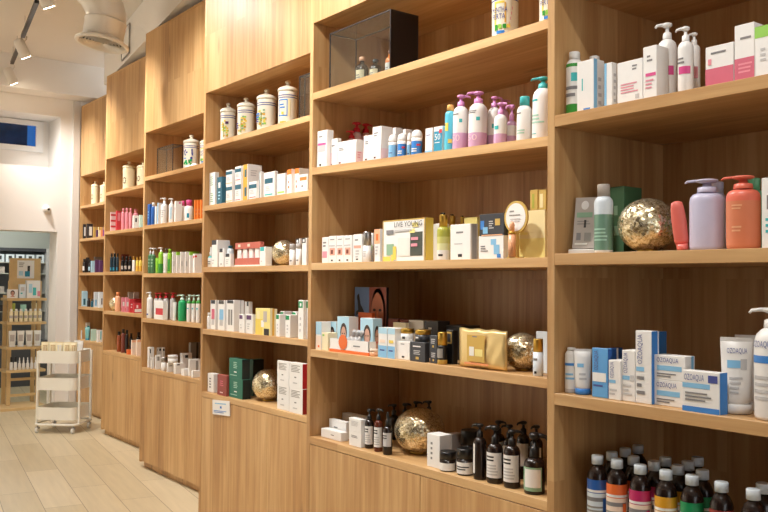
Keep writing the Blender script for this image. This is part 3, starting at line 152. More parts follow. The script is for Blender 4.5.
 ('B', '', 'carton', 'lower yellow edged white box, on second shelf of fourth-from-left cabinet', 'box', 'boxes on the second shelf of the fourth-from-left cabinet', 4, (2.4087, 4.4436, 1.9453), (0.0927, 0.0635, 0.1163), 'white', [('R', 'f', 0.1, 0.9, 0, 1, 'ochre'), ('R', 'f', 0.4, 0.8, 0.25, 0.7, 'petrol'), ('T', 's', 0.2, 0.8, 0.3, 0.7, 'greyl', 3)], {}),
 ('B', '', 'carton', 'upper yellow edged white box, on second shelf of fourth-from-left cabinet', 'box', 'boxes on the second shelf of the fourth-from-left cabinet', 4, (2.4088, 4.4448, 2.0616), (0.0928, 0.061, 0.0987), 'white', [('R', 'f', 0.1, 0.9, 0, 1, 'ochre'), ('R', 'f', 0.4, 0.8, 0.25, 0.7, 'petrol'), ('T', 's', 0.2, 0.8, 0.3, 0.7, 'greyl', 3)], {'on': 1}),
 ('B', '', 'carton', 'white box with petrol band below yellow box, on second shelf of fourth-from-left cabinet', 'box', 'boxes on the second shelf of the fourth-from-left cabinet', 4, (2.3434, 4.2977, 1.9453), (0.0221, 0.0876, 0.0999), 'white', [('R', 'f', 0.0, 1, 0.62, 0.85, 'petrol'), ('R', 'f', 0.1, 0.9, 0.1, 0.14, 'red'), ('T', 'f', 0.15, 0.8, 0.3, 0.55, 'greyl', 3)], {}),
 ('B', '', 'carton', 'thin white box, on second shelf of fourth-from-left cabinet', 'box', 'boxes on the second shelf of the fourth-from-left cabinet', 4, (2.3569, 4.2422, 1.9453), (0.019, 0.0225, 0.1522), 'white', [('R', 'f', 0.3, 0.6, 0, 1, 'petrol')], {}),
 ('B', '', 'carton', 'wide white box with petrol label, on second shelf of fourth-from-left cabinet', 'box', 'boxes on the second shelf of the fourth-from-left cabinet', 4, (2.3533, 4.1313, 1.9453), (0.0218, 0.118, 0.1389), 'white', [('R', 'f', 0.1, 0.85, 0.55, 0.75, 'petrol'), ('R', 'f', 0.1, 0.85, 0.08, 0.14, 'teal'), ('T', 'f', 0.2, 0.7, 0.25, 0.45, 'greyl', 3)], {}),
 ('B', '', 'carton', 'white box with green line, on second shelf of fourth-from-left cabinet', 'box', 'boxes on the second shelf of the fourth-from-left cabinet', 4, (2.3617, 4.02, 1.9453), (0.0186, 0.0848, 0.1196), 'white', [('R', 'f', 0.1, 0.9, 0.12, 0.2, 'lime'), ('T', 'f', 0.1, 0.6, 0.7, 0.78, 'greyl', 1)], {}),
 ('B', '', 'carton', 'white box with orange top, tall, on second shelf of fourth-from-left cabinet', 'box', 'boxes on the second shelf of the fourth-from-left cabinet', 4, (2.3631, 3.9341, 1.9453), (0.0216, 0.0463, 0.1344), 'white', [('R', 'f', 0, 1, 0.8, 1, 'orangeb'), ('T', 'f', 0.3, 0.6, 0.2, 0.6, 'orange', 2)], {}),
 ('B', '', 'carton', 'white box with orange top, nearest divider, on second shelf of fourth-from-left cabinet', 'box', 'boxes on the second shelf of the fourth-from-left cabinet', 4, (2.4034, 3.8893, 1.9453), (0.062, 0.0423, 0.1371), 'white', [('R', 'f', 0, 1, 0.8, 1, 'orangeb'), ('T', 'f', 0.3, 0.6, 0.2, 0.6, 'orange', 2)], {}),
 ('B', '', 'carton', 'small white box with orange band in front, on second shelf of fourth-from-left cabinet', 'box', 'boxes on the second shelf of the fourth-from-left cabinet', 4, (2.3379, 3.753, 1.9453), (0.021, 0.0823, 0.0887), 'white', [('R', 'f', 0.1, 0.9, 0.65, 0.85, 'orangeb'), ('T', 'f', 0.3, 0.6, 0.2, 0.45, 'grey', 1)], {}),
 ('C', 'drop', 'dropper_bottle', 'white dropper bottle with teal ring, on third shelf of fourth-from-left cabinet', 'bottle', None, 4, (2.3505, 4.8543, 1.5686), (0.0364, 0.0364, 0.1255), 'white', [('T', 'f', 0.2, 0.7, 0.2, 0.6, 'grey', 2)], {'cap': 'white', 'zs': 0.079, 'bands': [(0, 'white'), (0.85, 'teal')]}),
 ('B', '', 'carton', 'tall white box with dark emblem, on third shelf of fourth-from-left cabinet', 'box', 'boxes on the third shelf of the fourth-from-left cabinet', 4, (2.3841, 4.7873, 1.5686), (0.0836, 0.0774, 0.1635), 'white', [('R', 'f', 0.0, 0.8, 0.83, 1, 'slate'), ('T', 'f', 0.1, 0.5, 0.1, 0.3, 'greyl', 2), ('T', 's', 0.3, 0.7, 0.3, 0.7, 'greyl', 2)], {}),
 ('B', '', 'carton', 'small white box with dark emblem, on third shelf of fourth-from-left cabinet', 'box', 'boxes on the third shelf of the fourth-from-left cabinet', 4, (2.3355, 4.6672, 1.5686), (0.0163, 0.0591, 0.108), 'white', [('R', 'f', 0.1, 0.8, 0.8, 1, 'slate'), ('R', 'f', 0.4, 0.6, 0.1, 0.2, 'grey')], {}),
 ('C', 'cap', 'bottle', 'white jar bottle with petrol lid, on third shelf of fourth-from-left cabinet', 'bottle', 'bottles on the third shelf of the fourth-from-left cabinet', 4, (2.4133, 4.7163, 1.5686), (0.0418, 0.0418, 0.1297), 'bluew', [], {'cap': 'petrol', 'zs': 0.1132}),
 ('B', '', 'carton', 'low white box with dark emblem, on third shelf of fourth-from-left cabinet', 'box', 'boxes on the third shelf of the fourth-from-left cabinet', 4, (2.3437, 4.5921, 1.5686), (0.0227, 0.0704, 0.0766), 'white', [('R', 'f', 0.1, 0.8, 0.75, 1, 'slate'), ('T', 'f', 0.2, 0.8, 0.2, 0.6, 'greyl', 3)], {}),
 ('B', '', 'carton', 'white box with green emblem, on third shelf of fourth-from-left cabinet', 'box', 'boxes on the third shelf of the fourth-from-left cabinet', 4, (2.3527, 4.176, 1.5686), (0.0407, 0.0649, 0.1048), 'white', [('R', 'f', 0.1, 0.75, 0.78, 1, 'teal'), ('T', 'f', 0.2, 0.5, 0.2, 0.3, 'greyl', 1)], {}),
 ('C', 'ball', 'glitter_ball', 'gold glitter ball, on third shelf of fourth-from-left cabinet', 'ball', None, 4, (2.4103, 4.0751, 1.5686), (0.1359, 0.1359, 0.1426), 'white', [], {'cap': 'white'}),
 ('C', 'cap', 'bottle', 'white bottle with grey cap, on third shelf of fourth-from-left cabinet', 'bottle', 'bottles on the third shelf of the fourth-from-left cabinet', 4, (2.343, 3.8781, 1.5686), (0.0313, 0.0313, 0.1122), 'white', [('T', 'f', 0.3, 0.7, 0.2, 0.4, 'grey', 1)], {'thick': 1, 'cap': 'greyl', 'zs': 0.0807}),
 ('C', 'cap', 'bottle', 'white bottle with silver cap, on third shelf of fourth-from-left cabinet', 'bottle', 'bottles on the third shelf of the fourth-from-left cabinet', 4, (2.3423, 3.8122, 1.5686), (0.0299, 0.0299, 0.1122), 'white', [('T', 'f', 0.3, 0.7, 0.2, 0.4, 'grey', 1)], {'thick': 1, 'cap': 'greyl', 'zs': 0.0842}),
 ('B', '', 'carton', 'tall white box with black emblem, first from left, on third shelf of fourth-from-left cabinet', 'box', 'boxes on the third shelf of the fourth-from-left cabinet', 4, (2.4048, 3.9044, 1.5686), (0.0248, 0.0424, 0.1426), 'white', [('R', 'f', 0, 0.8, 0.82, 1, 'slate'), ('R', 'f', 0.2, 0.6, 0.86, 0.96, 'white')], {}),
 ('B', '', 'carton', 'tall white box with black emblem, second from left, on third shelf of fourth-from-left cabinet', 'box', 'boxes on the third shelf of the fourth-from-left cabinet', 4, (2.3529, 3.7608, 1.5686), (0.0211, 0.0435, 0.1386), 'white', [('R', 'f', 0, 0.8, 0.82, 1, 'slate'), ('R', 'f', 0.2, 0.6, 0.86, 0.96, 'white')], {}),
 ('C', 'cap', 'bottle', 'small white bottle, on fourth shelf of fourth-from-left cabinet', 'bottle', None, 4, (2.3382, 4.8451, 1.1903), (0.0216, 0.0216, 0.1), 'white', [], {'cap': 'white', 'zs': 0.0793}),
 ('B', '', 'carton', 'white box with rose picture, on fourth shelf of fourth-from-left cabinet', 'box', 'boxes on the fourth shelf of the fourth-from-left cabinet', 4, (2.3523, 4.7992, 1.1903), (0.0199, 0.0691, 0.1769), 'white', [('R', 'f', 0.1, 0.9, 0.88, 1, 'slate'), ('R', 'f', 0.25, 0.85, 0.35, 0.7, 'rose'), ('R', 'f', 0.3, 0.8, 0.15, 0.35, 'greyl')], {}),
 ('B', '', 'carton', 'white box with blue picture, on fourth shelf of fourth-from-left cabinet', 'box', 'boxes on the fourth shelf of the fourth-from-left cabinet', 4, (2.3506, 4.6884, 1.1903), (0.0164, 0.0854, 0.1782), 'white', [('R', 'f', 0.1, 0.9, 0.88, 1, 'slate'), ('R', 'f', 0.25, 0.85, 0.35, 0.7, 'skyblue'), ('R', 'f', 0.3, 0.8, 0.15, 0.35, 'greyl')], {}),
 ('B', '', 'carton', 'white box with grey figures, on fourth shelf of fourth-from-left cabinet', 'box', 'boxes on the fourth shelf of the fourth-from-left cabinet', 4, (2.3749, 4.5723, 1.1903), (0.0652, 0.0951, 0.1808), 'white', [('R', 'f', 0.1, 0.9, 0.9, 1, 'slate'), ('R', 'f', 0.25, 0.5, 0.2, 0.7, 'greyb'), ('R', 'f', 0.6, 0.8, 0.2, 0.7, 'grey'), ('R', 's', 0.6, 0.7, 0, 1, 'greyl')], {}),
 ('B', '', 'carton', 'white box behind purple marked boxes, on fourth shelf of fourth-from-left cabinet', 'box', 'boxes on the fourth shelf of the fourth-from-left cabinet', 4, (2.4238, 4.4999, 1.1903), (0.023, 0.0551, 0.1744), 'white', [('R', 'f', 0.5, 0.9, 0.85, 1, 'slate')], {}),
 ('B', '', 'carton', 'low white box with purple emblem, narrow, on fourth shelf of fourth-from-left cabinet', 'box', 'boxes on the fourth shelf of the fourth-from-left cabinet', 4, (2.3369, 4.4021, 1.1903), (0.0191, 0.0602, 0.1042), 'white', [('R', 'f', 0.1, 0.7, 0.75, 0.96, 'plum'), ('T', 'f', 0.3, 0.6, 0.2, 0.5, 'greyl', 2)], {}),
 ('B', '', 'carton', 'low white box with purple emblem, on fourth shelf of fourth-from-left cabinet', 'box', 'boxes on the fourth shelf of the fourth-from-left cabinet', 4, (2.3384, 4.3103, 1.1903), (0.0221, 0.0759, 0.1076), 'white', [('R', 'f', 0.1, 0.8, 0.72, 0.95, 'plum'), ('T', 'f', 0.2, 0.7, 0.2, 0.55, 'greyl', 3)], {}),
 ('B', '', 'carton', 'yellow floral box, on fourth shelf of fourth-from-left cabinet', 'box', 'boxes on the fourth shelf of the fourth-from-left cabinet', 4, (2.3491, 4.1576, 1.1903), (0.0434, 0.1599, 0.1445), 'yellowl', [('R', 'f', 0, 0.5, 0, 0.6, 'yellow'), ('R', 'f', 0.4, 0.6, 0.3, 0.55, 'white'), ('R', 'f', 0.6, 0.95, 0.0, 0.25, 'dark'), ('R', 'f', 0.55, 0.8, 0.5, 0.9, 'greige'), ('R', 'f', 0.1, 0.3, 0.6, 0.9, 'cream2'), ('R', 's', 0, 1, 0, 1, 'cream'), ('R', 's', 0.3, 0.6, 0, 1, 'ochre')], {}),
 ('B', '', 'carton', 'narrow white box with green emblem, first from left, on fourth shelf of fourth-from-left cabinet', 'box', 'boxes on the fourth shelf of the fourth-from-left cabinet', 4, (2.3574, 4.0026, 1.1903), (0.05, 0.0379, 0.1185), 'white', [('R', 'f', 0.05, 0.8, 0.78, 0.97, 'green2'), ('T', 'f', 0.3, 0.6, 0.15, 0.6, 'greyl', 3)], {}),
 ('B', '', 'carton', 'narrow white box with green emblem, second from left, on fourth shelf of fourth-from-left cabinet', 'box', 'boxes on the fourth shelf of the fourth-from-left cabinet', 4, (2.4074, 4.0442, 1.1903), (0.05, 0.0419, 0.1319), 'white', [('R', 'f', 0.05, 0.8, 0.78, 0.97, 'green2'), ('T', 'f', 0.3, 0.6, 0.15, 0.6, 'greyl', 3)], {}),
 ('B', '', 'carton', 'narrow white box with green emblem, third from left, on fourth shelf of fourth-from-left cabinet', 'box', 'boxes on the fourth shelf of the fourth-from-left cabinet', 4, (2.3574, 3.8995, 1.1903), (0.05, 0.0482, 0.119), 'white', [('R', 'f', 0.05, 0.8, 0.78, 0.97, 'green2'), ('T', 'f', 0.3, 0.6, 0.15, 0.6, 'greyl', 3)], {}),
 ('B', '', 'carton', 'narrow white box with green emblem, fourth from left, on fourth shelf of fourth-from-left cabinet', 'box', 'boxes on the fourth shelf of the fourth-from-left cabinet', 4, (2.4074, 3.9169, 1.1903), (0.05, 0.0459, 0.1344), 'white', [('R', 'f', 0.05, 0.8, 0.78, 0.97, 'green2'), ('T', 'f', 0.3, 0.6, 0.15, 0.6, 'greyl', 3)], {}),
 ('B', '', 'carton', 'tall white box with green emblem, first from left, on fourth shelf of fourth-from-left cabinet', 'box', 'boxes on the fourth shelf of the fourth-from-left cabinet', 4, (2.3414, 3.7709, 1.1903), (0.018, 0.0504, 0.1984), 'white', [('R', 'f', 0.05, 0.85, 0.8, 0.97, 'green2'), ('R', 'f', 0.3, 0.6, 0.84, 0.92, 'white'), ('T', 'f', 0.3, 0.6, 0.15, 0.6, 'greyl', 3)], {}),
 ('B', '', 'carton', 'tall white box with green emblem, second from left, on fourth shelf of fourth-from-left cabinet', 'box', 'boxes on the fourth shelf of the fourth-from-left cabinet', 4, (2.3614, 3.7442, 1.1903), (0.0181, 0.0383, 0.1987), 'white', [('R', 'f', 0.05, 0.85, 0.8, 0.97, 'green2')], {}),
 ('B', '', 'carton', 'white box with brown print, on bottom shelf of fourth-from-left cabinet', 'box', 'boxes on the bottom shelf of the fourth-from-left cabinet', 4, (2.3606, 4.8185, 0.8084), (0.0365, 0.0805, 0.1131), 'white', [('T', 'f', 0.3, 0.7, 0.2, 0.8, 'grey', 4)], {}),
 ('B', '', 'carton', 'maroon box with pale figure, on bottom shelf of fourth-from-left cabinet', 'box', 'boxes on the bottom shelf of the fourth-from-left cabinet', 4, (2.3419, 4.6372, 0.8084), (0.0292, 0.1191, 0.1201), 'maroon', [('T', 'f', 0.3, 0.7, 0.45, 0.75, 'rose', 3), ('T', 'f', 0.3, 0.7, 0.1, 0.2, 'pinkw', 1)], {'side': 'maroon'}),
 ('B', '', 'carton', 'lower green box with dark side, on bottom shelf of fourth-from-left cabinet', 'box', 'boxes on the bottom shelf of the fourth-from-left cabinet', 4, (2.3696, 4.4916, 0.8084), (0.0546, 0.1663, 0.1119), 'greenbox2', [('T', 'f', 0.35, 0.65, 0.5, 0.85, 'mint', 4), ('T', 'f', 0.1, 0.9, 0.12, 0.2, 'mint', 1), ('R', 'f', 0.4, 0.6, 0.3, 0.36, 'white')], {'side': 'blackg'}),
 ('B', '', 'carton', 'upper green box with dark side, on bottom shelf of fourth-from-left cabinet', 'box', 'boxes on the bottom shelf of the fourth-from-left cabinet', 4, (2.3681, 4.4973, 0.9202), (0.0514, 0.1597, 0.1148), 'greenbox2', [('T', 'f', 0.35, 0.65, 0.5, 0.85, 'mint', 4), ('T', 'f', 0.1, 0.9, 0.12, 0.2, 'mint', 1), ('R', 'f', 0.4, 0.6, 0.3, 0.36, 'white')], {'side': 'blackg', 'on': 1}),
 ('B', '', 'carton', 'lower green box in back stack, on bottom shelf of fourth-from-left cabinet', 'box', 'boxes on the bottom shelf of the fourth-from-left cabinet', 4, (2.4991, 4.529, 0.8084), (0.0735, 0.0488, 0.0982), 'greenbox2', [], {'side': 'blackg'}),
 ('B', '', 'carton', 'upper green box in back stack, on bottom shelf of fourth-from-left cabinet', 'box', 'boxes on the bottom shelf of the fourth-from-left cabinet', 4, (2.4991, 4.5319, 0.9066), (0.0736, 0.0489, 0.1158), 'greenbox2', [], {'side': 'blackg', 'on': 1}),
 ('C', 'ball', 'glitter_ball', 'gold glitter ball, on bottom shelf of fourth-from-left cabinet', 'ball', None, 4, (2.4455, 4.294, 0.8084), (0.1863, 0.1863, 0.1807), 'white', [], {'cap': 'white'}),
 ('B', '', 'carton', 'lower left white box with grey waves, on bottom shelf of fourth-from-left cabinet', 'box', 'boxes on the bottom shelf of the fourth-from-left cabinet', 4, (2.3424, 3.9414, 0.8084), (0.02, 0.1181, 0.1311), 'white', [('T', 'f', 0.15, 0.9, 0.62, 0.92, 'greyb', 5), ('R', 'f', 0.4, 0.55, 0.4, 0.45, 'grey'), ('T', 'f', 0.3, 0.7, 0.15, 0.25, 'greyl', 1)], {}),
 ('B', '', 'carton', 'upper left white box with grey waves, on bottom shelf of fourth-from-left cabinet', 'box', 'boxes on the bottom shelf of the fourth-from-left cabinet', 4, (2.3424, 3.9441, 0.9394), (0.02, 0.1183, 0.1245), 'white', [('T', 'f', 0.15, 0.9, 0.62, 0.92, 'greyb', 5), ('R', 'f', 0.4, 0.55, 0.4, 0.45, 'grey'), ('T', 'f', 0.3, 0.7, 0.15, 0.25, 'greyl', 1)], {'on': 1}),
 ('B', '', 'carton', 'lower white box with red side, on bottom shelf of fourth-from-left cabinet', 'box', 'boxes on the bottom shelf of the fourth-from-left cabinet', 4, (2.3438, 3.7981, 0.8084), (0.0388, 0.129, 0.1283), 'white', [('T', 'f', 0.15, 0.9, 0.62, 0.92, 'greyb', 5), ('R', 'f', 0.4, 0.55, 0.4, 0.45, 'grey'), ('T', 'f', 0.3, 0.7, 0.15, 0.25, 'greyl', 1)], {'side': 'redd'}),
 ('B', '', 'carton', 'upper white box with red side, on bottom shelf of fourth-from-left cabinet', 'box', 'boxes on the bottom shelf of the fourth-from-left cabinet', 4, (2.3438, 3.8008, 0.9367), (0.0389, 0.1292, 0.1292), 'white', [('T', 'f', 0.15, 0.9, 0.62, 0.92, 'greyb', 5), ('R', 'f', 0.4, 0.55, 0.4, 0.45, 'grey'), ('T', 'f', 0.3, 0.7, 0.15, 0.25, 'greyl', 1)], {'side': 'red', 'on': 1}),
 ('C', 'apo', 'apothecary_jar', 'painted jar with grapes and leaves, on top shelf of third-from-left cabinet', 'jar', 'apothecary jars on the top shelf of the third-from-left cabinet', 3, (2.7432, 6.0196, 2.3135), (0.1245, 0.1245, 0.2698), 'white', [], {'pat': 'grape', 'cap': 'white'}),
 ('C', 'apo', 'apothecary_jar', 'yellow and white painted jar, on top shelf of third-from-left cabinet', 'jar', 'apothecary jars on the top shelf of the third-from-left cabinet', 3, (2.7252, 5.7364, 2.3135), (0.0885, 0.0885, 0.2201), 'white', [], {'pat': 'yellow', 'cap': 'white'}),
 ('B', '', 'carton', 'blue box, on second shelf of third-from-left cabinet', 'box', 'boxes on the second shelf of the third-from-left cabinet', 3, (2.6655, 6.6075, 1.924), (0.0291, 0.0414, 0.1709), 'blued', [('T', 'f', 0.2, 0.8, 0.3, 0.7, 'skyblue', 3)], {}),
 ('C', 'cap', 'bottle', 'blue bottle with white cap, on second shelf of third-from-left cabinet', 'bottle', 'bottles on the second shelf of the third-from-left cabinet', 3, (2.6702, 6.5526, 1.924), (0.0384, 0.0384, 0.1801), 'blued', [], {'cap': 'white', 'zs': 0.1497}),
 ('B', '', 'carton', 'white box with blue edge, on second shelf of third-from-left cabinet', 'box', 'boxes on the second shelf of the third-from-left cabinet', 3, (2.664, 6.4678, 1.924), (0.0261, 0.0206, 0.1438), 'white', [('R', 's', 0.6, 0.9, 0, 1, 'skyblue')], {}),
 ('B', '', 'carton', 'white and blue box, on second shelf of third-from-left cabinet', 'box', 'boxes on the second shelf of the third-from-left cabinet', 3, (2.6767, 6.4426, 1.924), (0.0313, 0.0138, 0.1705), 'white', [('R', 'f', 0, 1, 0, 1, 'skyblue')], {}),
 ('C', 'pump', 'pump_bottle', 'white pump bottle with pale print, on second shelf of third-from-left cabinet', 'bottle', 'pump bottles on the second shelf of the third-from-left cabinet', 3, (2.6781, 6.3564, 1.924), (0.0542, 0.0542, 0.2036), 'white', [('T', 'f', 0.2, 0.8, 0.3, 0.7, 'greyl', 4)], {'cap': 'white', 'zs': 0.1606}),
 ('C', 'pump', 'pump_bottle', 'white pump bottle, on second shelf of third-from-left cabinet', 'bottle', 'pump bottles on the second shelf of the third-from-left cabinet', 3, (2.6818, 6.2273, 1.924), (0.0416, 0.0416, 0.1905), 'white', [('R', 'f', 0.5, 0.7, 0.2, 0.8, 'skybl')], {'cap': 'white', 'zs': 0.1519}),
 ('B', '', 'carton', 'white box with pink dot, on second shelf of third-from-left cabinet', 'box', 'boxes on the second shelf of the third-from-left cabinet', 3, (2.6765, 6.0938, 1.924), (0.051, 0.0261, 0.1584), 'white', [('R', 'f', 0.6, 0.8, 0.6, 0.7, 'red'), ('R', 's', 0.5, 0.8, 0.88, 0.96, 'magenta')], {}),
 ('C', 'cap', 'bottle', 'white bottle with magenta cap, on second shelf of third-from-left cabinet', 'bottle', 'bottles on the second shelf of the third-from-left cabinet', 3, (2.7263, 6.1128, 1.924), (0.0406, 0.0406, 0.1659), 'white', [], {'cap': 'magenta', 'zs': 0.1278}),
 ('C', 'cap', 'bottle', 'wide white bottle with magenta cap, on second shelf of third-from-left cabinet', 'bottle', 'bottles on the second shelf of the third-from-left cabinet', 3, (2.6837, 5.9152, 1.924), (0.0654, 0.0654, 0.1566), 'white', [('R', 'f', 0.5, 0.7, 0.2, 0.5, 'tealb')], {'cap': 'magenta', 'zs': 0.1121}),
 ('B', '', 'carton', 'orange box, first from left, on second shelf of third-from-left cabinet', 'box', 'boxes on the second shelf of the third-from-left cabinet', 3, (2.6621, 5.7511, 1.924), (0.0222, 0.0158, 0.1434), 'orangeb', [('T', 's', 0.3, 0.7, 0.2, 0.6, 'peach', 2)], {}),
 ('B', '', 'carton', 'orange box, second from left, on second shelf of third-from-left cabinet', 'box', 'boxes on the second shelf of the third-from-left cabinet', 3, (2.6621, 5.7027, 1.924), (0.0222, 0.0121, 0.1399), 'orangeb', [('T', 's', 0.3, 0.7, 0.2, 0.6, 'peach', 2)], {}),
 ('B', '', 'carton', 'orange box, third from left, on second shelf of third-from-left cabinet', 'box', 'boxes on the second shelf of the third-from-left cabinet', 3, (2.6621, 5.6501, 1.924), (0.0222, 0.0183, 0.1361), 'orangeb', [('T', 's', 0.3, 0.7, 0.2, 0.6, 'peach', 2)], {}),
 ('C', 'pump', 'pump_bottle', 'green bottle with pale pump, first from left, on third shelf of third-from-left cabinet', 'bottle', 'pump bottles on the third shelf of the third-from-left cabinet', 3, (2.6796, 6.6242, 1.5405), (0.0373, 0.0373, 0.2059), 'greend', [('T', 'f', 0.2, 0.8, 0.3, 0.8, 'sage', 3)], {'cap': 'greyl', 'zs': 0.1542}),
 ('C', 'pump', 'pump_bottle', 'green bottle with pale pump, second from left, on third shelf of third-from-left cabinet', 'bottle', 'pump bottles on the third shelf of the third-from-left cabinet', 3, (2.681, 6.5667, 1.5405), (0.04, 0.04, 0.2031), 'greend', [('T', 'f', 0.2, 0.8, 0.3, 0.8, 'sage', 3)], {'cap': 'greyl', 'zs': 0.152}),
 ('C', 'tube', 'cream_tube', 'lime tube, short, on third shelf of third-from-left cabinet', 'tube', 'cream tubes on the third shelf of the third-from-left cabinet', 3, (2.6639, 6.4475, 1.5405), (0.0258, 0.0258, 0.1208), 'lime2', [], {'cap': 'lime'}),
 ('C', 'pump', 'pump_bottle', 'lime bottle with white pump, on third shelf of third-from-left cabinet', 'bottle', 'pump bottles on the third shelf of the third-from-left cabinet', 3, (2.6815, 6.4136, 1.5405), (0.0409, 0.0409, 0.2031), 'lime2', [], {'cap': 'white', 'zs': 0.1677, 'bands': [(0, 'green'), (0.45, 'lime2')]}),
 ('C', 'tube', 'cream_tube', 'white tube beside lime bottle, on third shelf of third-from-left cabinet', 'tube', 'cream tubes on the third shelf of the third-from-left cabinet', 3, (2.667, 6.2938, 1.5405), (0.0321, 0.0321, 0.1566), 'white', [], {'cap': 'white'}),
 ('C', 'cap', 'bottle', 'lime bottle, on third shelf of third-from-left cabinet', 'bottle', None, 3, (2.6781, 6.2363, 1.5405), (0.0342, 0.0342, 0.1863), 'lime2', [('R', 'f', 0.3, 0.7, 0.1, 0.7, 'green')], {'cap': 'lime2', 'zs': 0.1556}),
 ('C', 'pump', 'pump_bottle', 'dark green pump bottle at back, on third shelf of third-from-left cabinet', 'bottle', 'pump bottles on the third shelf of the third-from-left cabinet', 3, (2.8111, 6.6228, 1.5405), (0.0402, 0.0402, 0.2068), 'greend', [], {'cap': 'greyl', 'zs': 0.165}),
 ('B', '', 'carton', 'plain white box, first from left, on third shelf of third-from-left cabinet', 'box', 'boxes on the third shelf of the third-from-left cabinet', 3, (2.664, 6.1267, 1.5405), (0.0261, 0.0135, 0.1603), 'white', [('T', 's', 0.2, 0.5, 0.2, 0.7, 'greyl', 1)], {}),
 ('B', '', 'carton', 'white box with lime top, first from left, on third shelf of third-from-left cabinet', 'box', 'boxes on the third shelf of the third-from-left cabinet', 3, (2.664, 6.0538, 1.5405), (0.0261, 0.0129, 0.1586), 'white', [('R', 'f', 0, 1, 0.85, 1, 'lime2'), ('R', 's', 0, 1, 0.85, 1, 'lime2')], {}),
 ('B', '', 'carton', 'plain white box, second from left, on third shelf of third-from-left cabinet', 'box', 'boxes on the third shelf of the third-from-left cabinet', 3, (2.6663, 5.982, 1.5405), (0.0307, 0.0127, 0.157), 'white', [('T', 's', 0.2, 0.5, 0.2, 0.7, 'greyl', 1)], {}),
 ('B', '', 'carton', 'plain white box, third from left, on third shelf of third-from-left cabinet', 'box', 'boxes on the third shelf of the third-from-left cabinet', 3, (2.6663, 5.8995, 1.5405), (0.0307, 0.0154, 0.155), 'white', [('T', 's', 0.2, 0.5, 0.2, 0.7, 'greyl', 1)], {}),
 ('B', '', 'carton', 'white box with lime top, second from left, on third shelf of third-from-left cabinet', 'box', 'boxes on the third shelf of the third-from-left cabinet', 3, (2.664, 5.8205, 1.5405), (0.0261, 0.0145, 0.1531), 'white', [('R', 'f', 0, 1, 0.85, 1, 'lime2'), ('R', 's', 0, 1, 0.85, 1, 'lime2')], {}),
 ('B', '', 'carton', 'lime and white box in back row, on third shelf of third-from-left cabinet', 'box', 'boxes on the third shelf of the third-from-left cabinet', 3, (2.841, 6.1851, 1.5405), (0.1, 0.0172, 0.1704), 'white', [('R', 'f', 0, 1, 0.86, 1, 'lime2'), ('R', 's', 0, 1, 0.86, 1, 'lime2')], {}),
 ('B', '', 'carton', 'white box with red dot, on third shelf of third-from-left cabinet', 'box', 'boxes on the third shelf of the third-from-left cabinet', 3, (2.6799, 5.7515, 1.5405), (0.0578, 0.0295, 0.1374), 'white', [('R', 'f', 0.2, 0.8, 0.78, 0.9, 'red'), ('R', 's', 0.0, 0.3, 0.82, 0.92, 'red')], {}),
 ('C', 'pump', 'pump_bottle', 'white bottle with white pump, on fourth shelf of third-from-left cabinet', 'bottle', 'pump bottles on the fourth shelf of the third-from-left cabinet', 3, (2.6749, 6.6092, 1.1837), (0.0479, 0.0479, 0.2087), 'white', [('R', 'f', 0.1, 0.5, 0.15, 0.22, 'navy')], {'cap': 'white', 'zs': 0.1688}),
 ('C', 'pump', 'pump_bottle', 'white bottle with red pump, first from left, on fourth shelf of third-from-left cabinet', 'bottle', 'pump bottles on the fourth shelf of the third-from-left cabinet', 3, (2.7111, 6.5646, 1.1837), (0.0402, 0.0402, 0.2052), 'greyl', [], {'cap': 'red', 'zs': 0.1613}),
 ('C', 'pump', 'pump_bottle', 'white bottle with red pump, second from left, on fourth shelf of third-from-left cabinet', 'bottle', 'pump bottles on the fourth shelf of the third-from-left cabinet', 3, (2.7117, 6.4804, 1.1837), (0.0413, 0.0413, 0.2065), 'greyl', [], {'cap': 'red', 'zs': 0.1631}),
 ('C', 'pump', 'pump_bottle', 'white bottle with red pump, third from left, on fourth shelf of third-from-left cabinet', 'bottle', 'pump bottles on the fourth shelf of the third-from-left cabinet', 3, (2.7087, 6.362, 1.1837), (0.0453, 0.0453, 0.2081), 'greyl', [], {'cap': 'red', 'zs': 0.1654}),
 ('C', 'pump', 'pump_bottle', 'white bottle with red pump, fourth from left, on fourth shelf of third-from-left cabinet', 'bottle', 'pump bottles on the fourth shelf of the third-from-left cabinet', 3, (2.7134, 6.2476, 1.1837), (0.0448, 0.0448, 0.2097), 'greyl', [], {'cap': 'red', 'zs': 0.1675}),
 ('B', '', 'carton', 'white pack with red label, on fourth shelf of third-from-left cabinet', 'box', None, 3, (2.6662, 6.3646, 1.1837), (0.0404, 0.1756, 0.1443), 'white', [('R', 'f', 0.2, 1, 0.25, 0.6, 'reds')], {}),
 ('C', 'tube', 'cream_tube', 'white tube beside green bottle, on fourth shelf of third-from-left cabinet', 'tube', None, 3, (2.6599, 6.0925, 1.1837), (0.0277, 0.0277, 0.1407), 'white', [], {'cap': 'white'}),
 ('C', 'pump', 'pump_bottle', 'bright green pump bottle, on fourth shelf of third-from-left cabinet', 'bottle', 'pump bottles on the fourth shelf of the third-from-left cabinet', 3, (2.6818, 6.0065, 1.1837), (0.0616, 0.0616, 0.1967), 'emerald', [], {'cap': 'mintp', 'zs': 0.1573}),
 ('C', 'pump', 'pump_bottle', 'green pump bottle behind, on fourth shelf of third-from-left cabinet', 'bottle', 'pump bottles on the fourth shelf of the third-from-left cabinet', 3, (2.738, 6.0468, 1.1837), (0.044, 0.044, 0.1862), 'emerald', [], {'cap': 'mintp', 'zs': 0.1486}),
